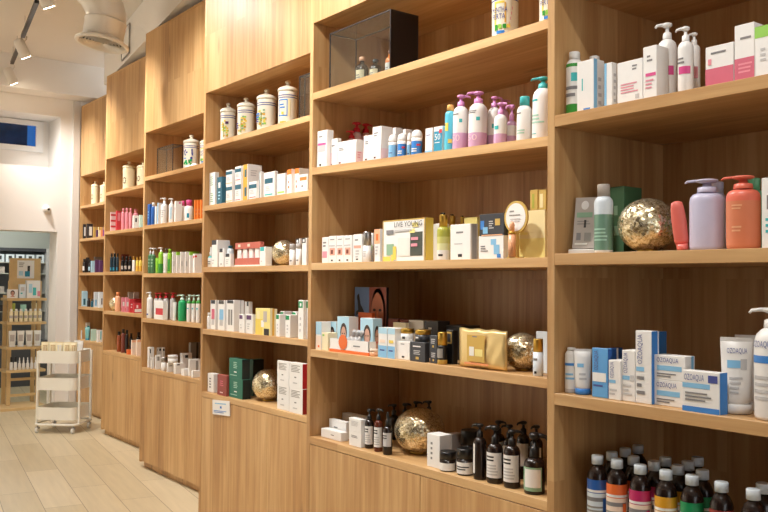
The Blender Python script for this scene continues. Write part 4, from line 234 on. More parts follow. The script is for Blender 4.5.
 ('C', 'pump', 'pump_bottle', 'white bottle with green neck, first from left, on fourth shelf of third-from-left cabinet', 'bottle', 'pump bottles on the fourth shelf of the third-from-left cabinet', 3, (2.6731, 5.8658, 1.1837), (0.0342, 0.0342, 0.1983), 'white', [('R', 'f', 0.3, 0.6, 0.6, 0.66, 'teal')], {'cap': 'mintp', 'zs': 0.1567, 'bands': [(0, 'white'), (0.86, 'green')]}),
 ('C', 'pump', 'pump_bottle', 'white bottle with green neck, second from left, on fourth shelf of third-from-left cabinet', 'bottle', 'pump bottles on the fourth shelf of the third-from-left cabinet', 3, (2.6715, 5.7842, 1.1837), (0.0311, 0.0311, 0.1996), 'white', [('R', 'f', 0.3, 0.6, 0.6, 0.66, 'teal')], {'cap': 'mintp', 'zs': 0.1584, 'bands': [(0, 'white'), (0.86, 'green')]}),
 ('C', 'pump', 'pump_bottle', 'white bottle with green neck, third from left, on fourth shelf of third-from-left cabinet', 'bottle', 'pump bottles on the fourth shelf of the third-from-left cabinet', 3, (2.6735, 5.7101, 1.1837), (0.035, 0.035, 0.2007), 'white', [('R', 'f', 0.3, 0.6, 0.6, 0.66, 'teal')], {'cap': 'mintp', 'zs': 0.16, 'bands': [(0, 'white'), (0.86, 'green')]}),
 ('B', '', 'carton', 'tall white box, on bottom shelf of third-from-left cabinet', 'box', 'boxes on the bottom shelf of the third-from-left cabinet', 3, (2.6827, 6.5942, 0.794), (0.0433, 0.0282, 0.1605), 'white', [('R', 's', 0.2, 0.4, 0.7, 0.9, 'dark')], {}),
 ('B', '', 'carton', 'white box with black emblem at back, first from left, on bottom shelf of third-from-left cabinet', 'box', 'boxes on the bottom shelf of the third-from-left cabinet', 3, (2.7545, 6.6354, 0.794), (0.0071, 0.0129, 0.1515), 'white', [('R', 's', 0.2, 0.8, 0.82, 0.93, 'dark')], {}),
 ('B', '', 'carton', 'white box with black emblem at back, second from left, on bottom shelf of third-from-left cabinet', 'box', 'boxes on the bottom shelf of the third-from-left cabinet', 3, (2.764, 6.6108, 0.794), (0.0261, 0.0183, 0.1546), 'white', [('R', 's', 0.2, 0.8, 0.82, 0.93, 'dark')], {}),
 ('B', '', 'carton', 'white box with black emblem at back, third from left, on bottom shelf of third-from-left cabinet', 'box', 'boxes on the bottom shelf of the third-from-left cabinet', 3, (2.7621, 6.5342, 0.794), (0.0222, 0.0189, 0.1596), 'white', [('R', 's', 0.2, 0.8, 0.82, 0.93, 'dark')], {}),
 ('B', '', 'carton', 'small white box in front row, on bottom shelf of third-from-left cabinet', 'box', 'boxes on the bottom shelf of the third-from-left cabinet', 3, (2.6533, 6.4836, 0.794), (0.0246, 0.018, 0.0905), 'white', [('R', 'f', 0.3, 0.8, 0.75, 0.9, 'grey')], {}),
 ('B', '', 'carton', 'small grey and white box, on bottom shelf of third-from-left cabinet', 'box', 'boxes on the bottom shelf of the third-from-left cabinet', 3, (2.6727, 6.4212, 0.794), (0.0433, 0.0137, 0.1097), 'white', [('R', 's', 0.3, 0.7, 0.6, 0.9, 'greyb')], {}),
 ('C', 'jar', 'cosmetic_jar', 'small white jar, on bottom shelf of third-from-left cabinet', 'jar', 'cosmetic jars on the bottom shelf of the third-from-left cabinet', 3, (2.6665, 6.2947, 0.794), (0.041, 0.041, 0.1037), 'white', [], {'cap': 'silver', 'zs': 0.0884}),
 ('B', '', 'carton', 'white box carrying white bowl, on bottom shelf of third-from-left cabinet', 'box', 'boxes on the bottom shelf of the third-from-left cabinet', 3, (2.6757, 6.1829, 0.794), (0.0595, 0.02, 0.0661), 'white', [('T', 's', 0.2, 0.8, 0.6, 0.8, 'grey', 1)], {}),
 ('B', '', 'carton', 'white box with black emblem in front, on bottom shelf of third-from-left cabinet', 'box', 'boxes on the bottom shelf of the third-from-left cabinet', 3, (2.675, 6.0356, 0.794), (0.068, 0.0342, 0.0778), 'white', [('R', 's', 0.2, 0.5, 0.8, 0.92, 'dark')], {}),
 ('C', 'jar', 'cosmetic_jar', 'white bowl, on bottom shelf of third-from-left cabinet', 'jar', 'cosmetic jars on the bottom shelf of the third-from-left cabinet', 3, (2.6844, 6.1672, 0.8601), (0.0767, 0.0767, 0.0612), 'white', [], {'cap': 'white', 'zs': 0.0575, 'on': 1}),
 ('B', '', 'carton', 'wide white box at back, on bottom shelf of third-from-left cabinet', 'box', 'boxes on the bottom shelf of the third-from-left cabinet', 3, (2.771, 6.1227, 0.794), (0.08, 0.0386, 0.1418), 'white', [('R', 's', 0.3, 0.6, 0.75, 0.9, 'dark')], {}),
 ('B', '', 'carton', 'tall grey box against the back, on bottom shelf of third-from-left cabinet', 'box', 'boxes on the bottom shelf of the third-from-left cabinet', 3, (2.921, 6.3008, 0.794), (0.08, 0.032, 0.2068), 'greyb', [('R', 's', 0.6, 0.8, 0, 1, 'dark')], {}),
 ('B', '', 'carton', 'white box with grey stripe, on bottom shelf of third-from-left cabinet', 'box', 'boxes on the bottom shelf of the third-from-left cabinet', 3, (2.706, 5.8286, 0.794), (0.09, 0.0205, 0.1216), 'white', [('R', 's', 0.55, 0.75, 0.2, 0.9, 'greyb')], {}),
 ('B', '', 'carton', 'flat white box at front, first from left, on bottom shelf of third-from-left cabinet', 'box', 'boxes on the bottom shelf of the third-from-left cabinet', 3, (2.669, 5.8892, 0.794), (0.06, 0.0487, 0.0481), 'white', [], {}),
 ('B', '', 'carton', 'flat white box at front, second from left, on bottom shelf of third-from-left cabinet', 'box', 'boxes on the bottom shelf of the third-from-left cabinet', 3, (2.669, 5.7282, 0.794), (0.06, 0.0284, 0.0488), 'white', [], {}),
 ('C', 'apo', 'apothecary_jar', 'cream jar with black emblem, on top shelf of second-from-left cabinet', 'jar', 'apothecary jars on the top shelf of the second-from-left cabinet', 2, (3.013, 8.002, 2.337), (0.1261, 0.1261, 0.2862), 'white', [], {'pat': 'black', 'cap': 'white'}),
 ('C', 'apo', 'apothecary_jar', 'cream jar half behind the panel, on top shelf of second-from-left cabinet', 'jar', 'apothecary jars on the top shelf of the second-from-left cabinet', 2, (3.0098, 7.643, 2.337), (0.1195, 0.1195, 0.2406), 'white', [], {'pat': 'black', 'cap': 'white'}),
 ('B', '', 'carton', 'red striped box, on second shelf of second-from-left cabinet', 'box', 'boxes on the second shelf of the second-from-left cabinet', 2, (2.9355, 8.1985, 1.9568), (0.051, 0.0135, 0.185), 'pinkw', [('R', 's', 0, 1, 0.8, 0.9, 'reds'), ('R', 's', 0, 1, 0.5, 0.6, 'reds'), ('R', 's', 0, 1, 0.2, 0.3, 'reds')], {}),
 ('B', '', 'carton', 'red and pink box, on second shelf of second-from-left cabinet', 'box', 'boxes on the second shelf of the second-from-left cabinet', 2, (2.9417, 8.0744, 1.9568), (0.0433, 0.0304, 0.1903), 'reds', [('R', 's', 0.2, 0.8, 0.5, 0.9, 'pinkl')], {}),
 ('C', 'cap', 'bottle', 'pink bottle with pink cap, first from left, on second shelf of second-from-left cabinet', 'bottle', 'bottles on the second shelf of the second-from-left cabinet', 2, (2.9463, 7.9615, 1.9568), (0.0325, 0.0325, 0.2092), 'pinkl', [], {'cap': 'pinkl', 'zs': 0.174}),
 ('C', 'cap', 'bottle', 'pink bottle with pink cap, second from left, on second shelf of second-from-left cabinet', 'bottle', 'bottles on the second shelf of the second-from-left cabinet', 2, (2.9479, 7.8678, 1.9568), (0.0359, 0.0359, 0.2032), 'pinkl', [], {'cap': 'pinkl', 'zs': 0.1684}),
 ('C', 'cap', 'bottle', 'pink bottle with pink cap, third from left, on second shelf of second-from-left cabinet', 'bottle', 'bottles on the second shelf of the second-from-left cabinet', 2, (2.9451, 7.7666, 1.9568), (0.0302, 0.0302, 0.1966), 'pinkl', [], {'cap': 'pinkl', 'zs': 0.162}),
 ('C', 'cap', 'bottle', 'pink bottle at back, on second shelf of second-from-left cabinet', 'bottle', 'bottles on the second shelf of the second-from-left cabinet', 2, (3.0349, 7.8741, 1.9568), (0.0498, 0.0498, 0.2021), 'pinkl', [], {'cap': 'pinkl', 'zs': 0.1641}),
 ('B', '', 'carton', 'small white box with black dot, on second shelf of second-from-left cabinet', 'box', 'boxes on the second shelf of the second-from-left cabinet', 2, (2.9355, 7.616, 1.9568), (0.051, 0.031, 0.1195), 'white', [('R', 's', 0.3, 0.6, 0.5, 0.8, 'dark')], {}),
 ('B', '', 'carton', 'small mint green box, on second shelf of second-from-left cabinet', 'box', 'boxes on the second shelf of the second-from-left cabinet', 2, (2.9254, 7.4592, 1.9568), (0.0307, 0.0211, 0.1135), 'mintp', [], {}),
 ('C', 'cap', 'bottle', 'dark green bottle, first from left, on third shelf of second-from-left cabinet', 'bottle', 'bottles on the third shelf of the second-from-left cabinet', 2, (2.9338, 8.2198, 1.5658), (0.0277, 0.0277, 0.1793), 'navyg', [('R', 'f', 0.2, 0.7, 0.1, 0.3, 'tealb')], {'cap': 'black', 'zs': 0.1434}),
 ('C', 'cap', 'bottle', 'dark green bottle, second from left, on third shelf of second-from-left cabinet', 'bottle', 'bottles on the third shelf of the second-from-left cabinet', 2, (2.9356, 8.143, 1.5658), (0.0312, 0.0312, 0.1776), 'navyg', [('R', 'f', 0.2, 0.7, 0.1, 0.3, 'tealb')], {'cap': 'black', 'zs': 0.142}),
 ('C', 'cap', 'bottle', 'dark green bottle, third from left, on third shelf of second-from-left cabinet', 'bottle', 'bottles on the third shelf of the second-from-left cabinet', 2, (2.9327, 8.0521, 1.5658), (0.0255, 0.0255, 0.1755), 'navyg', [('R', 'f', 0.2, 0.7, 0.1, 0.3, 'tealb')], {'cap': 'black', 'zs': 0.1402}),
 ('C', 'cap', 'bottle', 'black bottle with pale label, first from left, on third shelf of second-from-left cabinet', 'bottle', 'bottles on the third shelf of the second-from-left cabinet', 2, (2.9371, 7.9236, 1.5658), (0.0342, 0.0342, 0.1436), 'black', [('R', 'f', 0.1, 0.7, 0.2, 0.5, 'greige')], {'cap': 'black', 'zs': 0.1096}),
 ('C', 'cap', 'bottle', 'black bottle with pale label, second from left, on third shelf of second-from-left cabinet', 'bottle', 'bottles on the third shelf of the second-from-left cabinet', 2, (2.9379, 7.8307, 1.5658), (0.0357, 0.0357, 0.1418), 'black', [('R', 'f', 0.1, 0.7, 0.2, 0.5, 'greige')], {'cap': 'black', 'zs': 0.1082}),
 ('C', 'cap', 'bottle', 'black bottle with pale label, third from left, on third shelf of second-from-left cabinet', 'bottle', 'bottles on the third shelf of the second-from-left cabinet', 2, (2.9359, 7.735, 1.5658), (0.0319, 0.0319, 0.1398), 'black', [('R', 'f', 0.1, 0.7, 0.2, 0.5, 'greige')], {'cap': 'black', 'zs': 0.1066}),
 ('C', 'cap', 'bottle', 'white bottle beside yellow bottle, on third shelf of second-from-left cabinet', 'bottle', 'bottles on the third shelf of the second-from-left cabinet', 2, (2.934, 7.6409, 1.5658), (0.0281, 0.0281, 0.1325), 'white', [], {'cap': 'gold', 'zs': 0.105}),
 ('C', 'cap', 'bottle', 'yellow bottle with orange foot, first from left, on third shelf of second-from-left cabinet', 'bottle', 'bottles on the third shelf of the second-from-left cabinet', 2, (2.9348, 7.5579, 1.5658), (0.0296, 0.0296, 0.1309), 'white', [], {'cap': 'gold', 'zs': 0.0991, 'bands': [(0, 'ochre'), (0.5, 'yellow')]}),
 ('C', 'cap', 'bottle', 'yellow bottle with orange foot, second from left, on third shelf of second-from-left cabinet', 'bottle', 'bottles on the third shelf of the second-from-left cabinet', 2, (2.9356, 7.4811, 1.5658), (0.0311, 0.0311, 0.1295), 'white', [], {'cap': 'gold', 'zs': 0.0979, 'bands': [(0, 'ochre'), (0.5, 'yellow')]}),
 ('B', '', 'carton', 'brown box in back row, on third shelf of second-from-left cabinet', 'box', None, 2, (3.0861, 8.2722, 1.5658), (0.0722, 0.0272, 0.1735), 'brownr', [], {}),
 ('C', 'ball', 'glitter_ball', 'small gold glitter ball, on fourth shelf of second-from-left cabinet', 'ball', None, 2, (2.976, 8.2309, 1.1888), (0.1119, 0.1119, 0.1319), 'white', [], {'cap': 'white'}),
 ('C', 'cap', 'bottle', 'peach bottle, on fourth shelf of second-from-left cabinet', 'bottle', None, 2, (2.9382, 8.0417, 1.1888), (0.0563, 0.0563, 0.1842), 'peach', [], {'cap': 'orangep', 'zs': 0.1463}),
 ('B', '', 'carton', 'pink box with white label, first from left, on fourth shelf of second-from-left cabinet', 'box', 'boxes on the fourth shelf of the second-from-left cabinet', 2, (2.9357, 7.8942, 1.1888), (0.0313, 0.0186, 0.1347), 'pinkl', [('R', 's', 0.2, 0.8, 0.4, 0.7, 'white'), ('R', 'f', 0.2, 0.8, 0.1, 0.3, 'reds')], {}),
 ('B', '', 'carton', 'pink box with white label, second from left, on fourth shelf of second-from-left cabinet', 'box', 'boxes on the fourth shelf of the second-from-left cabinet', 2, (2.9357, 7.795, 1.1888), (0.0313, 0.0227, 0.1366), 'pinkl', [('R', 's', 0.2, 0.8, 0.4, 0.7, 'white'), ('R', 'f', 0.2, 0.8, 0.1, 0.3, 'reds')], {}),
 ('B', '', 'carton', 'white box in back row, first from left, on fourth shelf of second-from-left cabinet', 'box', 'boxes on the fourth shelf of the second-from-left cabinet', 2, (3.0515, 8.023, 1.1888), (0.043, 0.0289, 0.1844), 'greyl', [], {}),
 ('B', '', 'carton', 'white box in back row, second from left, on fourth shelf of second-from-left cabinet', 'box', 'boxes on the fourth shelf of the second-from-left cabinet', 2, (3.0553, 7.8865, 1.1888), (0.0506, 0.0201, 0.1862), 'greyl', [], {}),
 ('B', '', 'carton', 'red box, tall, on fourth shelf of second-from-left cabinet', 'box', 'boxes on the fourth shelf of the second-from-left cabinet', 2, (2.9384, 7.7018, 1.1888), (0.0368, 0.027, 0.1245), 'reds', [('T', 's', 0.3, 0.7, 0.3, 0.7, 'pinkw', 2)], {}),
 ('B', '', 'carton', 'red box with white panel, on fourth shelf of second-from-left cabinet', 'box', 'boxes on the fourth shelf of the second-from-left cabinet', 2, (2.95, 7.5692, 1.1888), (0.08, 0.0204, 0.0908), 'reds', [('R', 's', 0.1, 0.9, 0.1, 0.4, 'white'), ('R', 's', 0.3, 0.5, 0.5, 0.8, 'pinkw')], {}),
 ('B', '', 'carton', 'red box set back, on fourth shelf of second-from-left cabinet', 'box', 'boxes on the fourth shelf of the second-from-left cabinet', 2, (3.05, 7.8451, 1.1888), (0.08, 0.0435, 0.1248), 'reds', [], {}),
 ('C', 'cap', 'bottle', 'amber bottle with black cap, on bottom shelf of second-from-left cabinet', 'bottle', 'bottles on the bottom shelf of the second-from-left cabinet', 2, (2.95, 8.0273, 0.8076), (0.04, 0.04, 0.1911), 'amber3', [], {'cap': 'black', 'zs': 0.158}),
 ('C', 'cap', 'bottle', 'brown bottle with dark cap, on bottom shelf of second-from-left cabinet', 'bottle', 'bottles on the bottom shelf of the second-from-left cabinet', 2, (2.9388, 7.8867, 0.8076), (0.0377, 0.0377, 0.2217), 'brownr', [('R', 'f', 0.6, 0.8, 0, 1, 'cream')], {'cap': 'amberd', 'zs': 0.1845}),
 ('C', 'cap', 'bottle', 'dark bottle with black cap, on bottom shelf of second-from-left cabinet', 'bottle', 'bottles on the bottom shelf of the second-from-left cabinet', 2, (2.9552, 7.8383, 0.8076), (0.0304, 0.0304, 0.2143), 'amberd', [], {'cap': 'black', 'zs': 0.1772}),
 ('B', '', 'carton', 'bright orange box, on bottom shelf of second-from-left cabinet', 'box', 'boxes on the bottom shelf of the second-from-left cabinet', 2, (2.9212, 7.6844, 0.8076), (0.0425, 0.0288, 0.0456), 'orange', [], {}),
 ('B', '', 'carton', 'peach box with orange top, on bottom shelf of second-from-left cabinet', 'box', 'boxes on the bottom shelf of the second-from-left cabinet', 2, (2.9412, 7.6289, 0.8076), (0.0425, 0.0211, 0.1339), 'peachw', [('R', 's', 0, 1, 0.85, 1, 'peach')], {}),
 ('B', '', 'carton', 'peach box beside the panel, on bottom shelf of second-from-left cabinet', 'box', 'boxes on the bottom shelf of the second-from-left cabinet', 2, (2.9412, 7.5067, 0.8076), (0.0425, 0.0243, 0.1454), 'peachw', [('R', 's', 0, 1, 0.85, 1, 'peach')], {}),
 ('C', 'cap', 'bottle', 'dark bottle in back row, first from left, on bottom shelf of second-from-left cabinet', 'bottle', 'bottles on the bottom shelf of the second-from-left cabinet', 2, (3.0565, 7.9944, 0.8076), (0.033, 0.033, 0.1754), 'amberd', [], {'cap': 'black', 'zs': 0.1375}),
 ('C', 'cap', 'bottle', 'dark bottle in back row, second from left, on bottom shelf of second-from-left cabinet', 'bottle', 'bottles on the bottom shelf of the second-from-left cabinet', 2, (3.0581, 7.8152, 0.8076), (0.0361, 0.0361, 0.1939), 'amberd', [], {'cap': 'black', 'zs': 0.1566}),
 ('C', 'apo', 'apothecary_jar', 'cream jar with grey emblem, on top shelf of leftmost cabinet', 'jar', 'apothecary jars on the top shelf of the leftmost cabinet', 1, (3.2718, 9.7308, 2.3283), (0.0901, 0.0901, 0.2809), 'white', [], {'pat': 'black', 'cap': 'white'}),
 ('C', 'apo', 'apothecary_jar', 'cream jar half behind the panel, on top shelf of leftmost cabinet', 'jar', 'apothecary jars on the top shelf of the leftmost cabinet', 1, (3.2729, 9.4407, 2.3283), (0.0924, 0.0924, 0.2438), 'white', [], {'pat': 'black', 'cap': 'white'}),
 ('B', '', 'carton', 'black box with white panel, first from left, on second shelf of leftmost cabinet', 'box', 'boxes on the second shelf of the leftmost cabinet', 1, (3.2124, 9.8962, 1.9538), (0.0313, 0.0175, 0.1693), 'dark', [('R', 's', 0.3, 0.85, 0.2, 0.8, 'white')], {}),
 ('B', '', 'carton', 'black box with white panel, second from left, on second shelf of leftmost cabinet', 'box', 'boxes on the second shelf of the leftmost cabinet', 1, (3.2267, 9.7597, 1.9538), (0.06, 0.0368, 0.1681), 'dark', [('R', 's', 0.3, 0.85, 0.2, 0.8, 'white')], {}),
 ('B', '', 'carton', 'small gold topped box, on second shelf of leftmost cabinet', 'box', 'boxes on the second shelf of the leftmost cabinet', 1, (3.1995, 9.5086, 1.9538), (0.0255, 0.0163, 0.1187), 'gold2', [('R', 's', 0, 1, 0.7, 1, 'gold2')], {}),
 ('B', '', 'carton', 'small plum box, on second shelf of leftmost cabinet', 'box', 'boxes on the second shelf of the leftmost cabinet', 1, (3.1995, 9.4237, 1.9538), (0.0255, 0.0157, 0.1148), 'plum', [('R', 's', 0, 1, 0.7, 1, 'gold2')], {}),
 ('B', '', 'carton', 'small cream box, on second shelf of leftmost cabinet', 'box', 'boxes on the second shelf of the leftmost cabinet', 1, (3.1995, 9.3465, 1.9538), (0.0255, 0.0151, 0.1111), 'cream', [('R', 's', 0, 1, 0.7, 1, 'gold2')], {}),
 ('B', '', 'carton', 'small orange box, on second shelf of leftmost cabinet', 'box', 'boxes on the second shelf of the leftmost cabinet', 1, (3.1995, 9.2702, 1.9538), (0.0255, 0.0145, 0.1076), 'orangep', [('R', 's', 0, 1, 0.7, 1, 'gold2')], {}),
 ('B', '', 'carton', 'small purple box, on second shelf of leftmost cabinet', 'box', 'boxes on the second shelf of the leftmost cabinet', 1, (3.1995, 9.2011, 1.9538), (0.0255, 0.0141, 0.1043), 'purple', [('R', 's', 0, 1, 0.7, 1, 'gold2')], {}),
 ('C', 'cap', 'bottle', 'dark bottle with white label, on third shelf of leftmost cabinet', 'bottle', 'bottles on the third shelf of the leftmost cabinet', 1, (3.2162, 9.8864, 1.5691), (0.039, 0.039, 0.157), 'dark', [('R', 'f', 0.1, 0.7, 0.2, 0.6, 'white')], {'cap': 'dark', 'zs': 0.1225}),
 ('B', '', 'carton', 'dark box, on third shelf of leftmost cabinet', 'box', 'boxes on the third shelf of the leftmost cabinet', 1, (3.2552, 9.8962, 1.5691), (0.0368, 0.0175, 0.1745), 'dark', [], {}),
 ('C', 'cap', 'bottle', 'dark bottle with pale blue label, on third shelf of leftmost cabinet', 'bottle', 'bottles on the third shelf of the leftmost cabinet', 1, (3.2037, 9.6545, 1.5691), (0.0339, 0.0339, 0.1403), 'dark', [('R', 'f', 0.1, 0.7, 0.2, 0.6, 'skybl')], {'cap': 'dark', 'zs': 0.1066}),
 ('B', '', 'carton', 'pale blue box, on third shelf of leftmost cabinet', 'box', 'boxes on the third shelf of the leftmost cabinet', 1, (3.2067, 9.5696, 1.5691), (0.04, 0.0264, 0.1278), 'skybl', [], {}),
 ('B', '', 'carton', 'purple box, first from left, on third shelf of leftmost cabinet', 'box', 'boxes on the third shelf of the leftmost cabinet', 1, (3.208, 9.4428, 1.5691), (0.0425, 0.0176, 0.1369), 'plum', [], {}),
 ('B', '', 'carton', 'purple box, second from left, on third shelf of leftmost cabinet', 'box', 'boxes on the third shelf of the leftmost cabinet', 1, (3.2048, 9.3018, 1.5691), (0.0361, 0.0282, 0.1291), 'plum', [], {}),
 ('B', '', 'carton', 'grey box in back row, on third shelf of leftmost cabinet', 'box', 'boxes on the third shelf of the leftmost cabinet', 1, (3.3667, 9.879, 1.5691), (0.08, 0.0519, 0.1829), 'greyb', [], {}),
 ('B', '', 'carton', 'pale blue box with dark picture, on fourth shelf of leftmost cabinet', 'box', 'boxes on the fourth shelf of the leftmost cabinet', 1, (3.2265, 9.8906, 1.1851), (0.0595, 0.0287, 0.1741), 'skybl', [('R', 's', 0.2, 0.6, 0.1, 0.5, 'petrol')], {}),
 ('C', 'cap', 'bottle', 'small dark bottle, on fourth shelf of leftmost cabinet', 'bottle', 'bottles on the fourth shelf of the leftmost cabinet', 1, (3.2048, 9.6786, 1.1851), (0.0361, 0.0361, 0.0986), 'dark', [], {'cap': 'dark', 'zs': 0.0762}),
 ('C', 'cap', 'bottle', 'small dark bottle with blue label, on fourth shelf of leftmost cabinet', 'bottle', 'bottles on the fourth shelf of the leftmost cabinet', 1, (3.2046, 9.5574, 1.1851), (0.0358, 0.0358, 0.0898), 'petrol', [], {'cap': 'dark', 'zs': 0.0677}),
 ('B', '', 'carton', 'white and blue box, on fourth shelf of leftmost cabinet', 'box', 'boxes on the fourth shelf of the leftmost cabinet', 1, (3.228, 9.5158, 1.1851), (0.0425, 0.0185, 0.168), 'bluew', [('R', 's', 0.2, 0.7, 0.1, 0.5, 'skyblue')], {}),
 ('B', '', 'carton', 'white box with dark figure, on fourth shelf of leftmost cabinet', 'box', 'boxes on the fourth shelf of the leftmost cabinet', 1, (3.2265, 9.3344, 1.1851), (0.0595, 0.0371, 0.1704), 'bluew', [('R', 's', 0.4, 0.6, 0.2, 0.6, 'dark')], {}),
 ('B', '', 'carton', 'small white box, on bottom shelf of leftmost cabinet', 'box', 'boxes on the bottom shelf of the leftmost cabinet', 1, (3.2009, 9.8972, 0.8116), (0.0084, 0.0155, 0.1009), 'bluew', [], {}),
 ('B', '', 'carton', 'tall white box with teal print, on bottom shelf of leftmost cabinet', 'box', 'boxes on the bottom shelf of the leftmost cabinet', 1, (3.2682, 9.8902, 0.8116), (0.043, 0.0294, 0.1876), 'white', [('R', 's', 0.2, 0.8, 0.5, 0.8, 'teal')], {}),
 ('C', 'tube', 'cream_tube', 'teal tube, on bottom shelf of leftmost cabinet', 'tube', None, 1, (3.2134, 9.7276, 0.8116), (0.0533, 0.0533, 0.1452), 'tealg', [], {'cap': 'tealb'}),
 ('B', '', 'carton', 'pale mint box, on bottom shelf of leftmost cabinet', 'box', 'boxes on the bottom shelf of the leftmost cabinet', 1, (3.2267, 9.5659, 0.8116), (0.06, 0.013, 0.1301), 'mintp', [], {}),
 ('B', '', 'carton', 'white box with teal stripe, on bottom shelf of leftmost cabinet', 'box', 'boxes on the bottom shelf of the leftmost cabinet', 1, (3.2265, 9.3641, 0.8116), (0.0595, 0.0373, 0.1288), 'white', [('R', 's', 0.5, 0.7, 0.2, 0.9, 'teal')], {}),
 ('K', 'case', 'display_case', 'glass display case with black side panel, on top shelf of second-from-right cabinet', 'display case', None, 5, (2.1275, 2.8926, 2.3215), (0.1429, 0.4355, 0.244), 'white', [], {}),
 ('K', 'case', 'display_case', 'small glass box with black edges, on top shelf of third-from-left cabinet', 'display case', None, 3, (2.7028, 6.3258, 2.3135), (0.0836, 0.3042, 0.2123), 'white', [], {}),
 ('K', 'case', 'display_case', 'dark edged glass box half behind panel, on top shelf of fourth-from-left cabinet', 'display case', None, 4, (2.3605, 3.7649, 2.3271), (0.0363, 0.1247, 0.2284), 'white', [], {}),
 ('K', 'leaflet', 'display_card', 'greige product card leaning on white stand, on second shelf of rightmost cabinet', 'card', None, 6, (1.855, 1.5657, 1.5647), (0.06, 0.0457, 0.1447), 'white', [], {}),
 ('K', 'coraltube', 'cream_tube', 'leaning coral tube beside glitter ball, on second shelf of rightmost cabinet', 'tube', None, 6, (1.862, 1.2372, 1.5647), (0.034, 0.0123, 0.1217), 'white', [], {}),
 ('K', 'salmon', 'display_tray', 'salmon display tray with white boxes, on third shelf of fourth-from-left cabinet', 'display', None, 4, (2.3481, 4.366, 1.5686), (0.0315, 0.2977, 0.1363), 'white', [], {}),
 ('K', 'tray', 'display_tray', 'white tray display with orange base, on fourth shelf of second-from-right cabinet', 'display', None, 5, (2.0736, 2.9453, 1.1864), (0.0352, 0.2843, 0.0562), 'white', [], {}),
 ('K', 'poster', 'counter_poster', 'counter poster with laughing face and skydiver, on fourth shelf of second-from-right cabinet', 'poster', None, 5, (2.247, 3.0468, 1.1864), (0.012, 0.2334, 0.2749), 'white', [], {}),
 ('K', 'pouch', 'gift_pouch', 'shiny gold pouch with crumpled side, on fourth shelf of second-from-right cabinet', 'pouch', None, 5, (2.0776, 2.1668, 1.1864), (0.0331, 0.2384, 0.1369), 'white', [], {}),
 ('K', 'mirror', 'display_card', 'round card with gold rim and pen, on third shelf of second-from-right cabinet', 'card', None, 5, (2.071, 2.0022, 1.5658), (0.02, 0.0947, 0.1906), 'white', [], {}),
]
CABS = [(1, 3.1667, 9.9339, 1.6181, {'A': 2.3283, 'B': 1.9538, 'C': 1.5691, 'D': 1.1851, 'E': 0.8116}, 2.6694), (2, 2.89, 8.3148, 1.643, {'A': 2.337, 'B': 1.9568, 'C': 1.5658, 'D': 1.1888, 'E': 0.8076}, 2.659), (3, 2.631, 6.6709, 1.7694, {'A': 2.3135, 'B': 1.924, 'C': 1.5405, 'D': 1.1837, 'E': 0.794}, 2.6707), (4, 2.3124, 4.9005, 1.6569, {'A': 2.3271, 'B': 1.9453, 'C': 1.5686, 'D': 1.1903, 'E': 0.8084}, 2.643), (5, 2.041, 3.2426, 1.624, {'A': 2.3215, 'B': 1.9648, 'C': 1.5658, 'D': 1.1864, 'E': 0.8054}, 2.6339), (6, 1.795, 1.6176, 1.629, {'A': 2.3233, 'B': 1.9451, 'C': 1.5647, 'D': 1.1851, 'E': 0.8066}, 2.75)]
CAST = [('blue', 1.8558, 1.4937, 1), ('orange', 1.8557, 1.4302, 1), ('magenta', 1.8482, 1.3525, 1), ('amber', 1.846, 1.2757, 1), ('green', 1.8494, 1.206, 1), ('brownred', 1.8443, 1.1257, 1), ('brown', 1.8366, 1.0434, 1), ('blue', 1.9259, 1.5009, 2), ('orange', 1.9244, 1.4293, 2), ('magenta', 1.9145, 1.358, 2), ('amber', 1.922, 1.2931, 2), ('green', 1.9235, 1.2251, 2), ('brown', 1.9105, 1.0616, 2), ('blue', 1.9987, 1.5122, 3), ('magenta', 1.983, 1.3721, 3), ('amber', 1.9867, 1.3071, 3), ('blue', 2.0657, 1.5193, 4), ('amber', 2.0537, 1.3224, 4)]

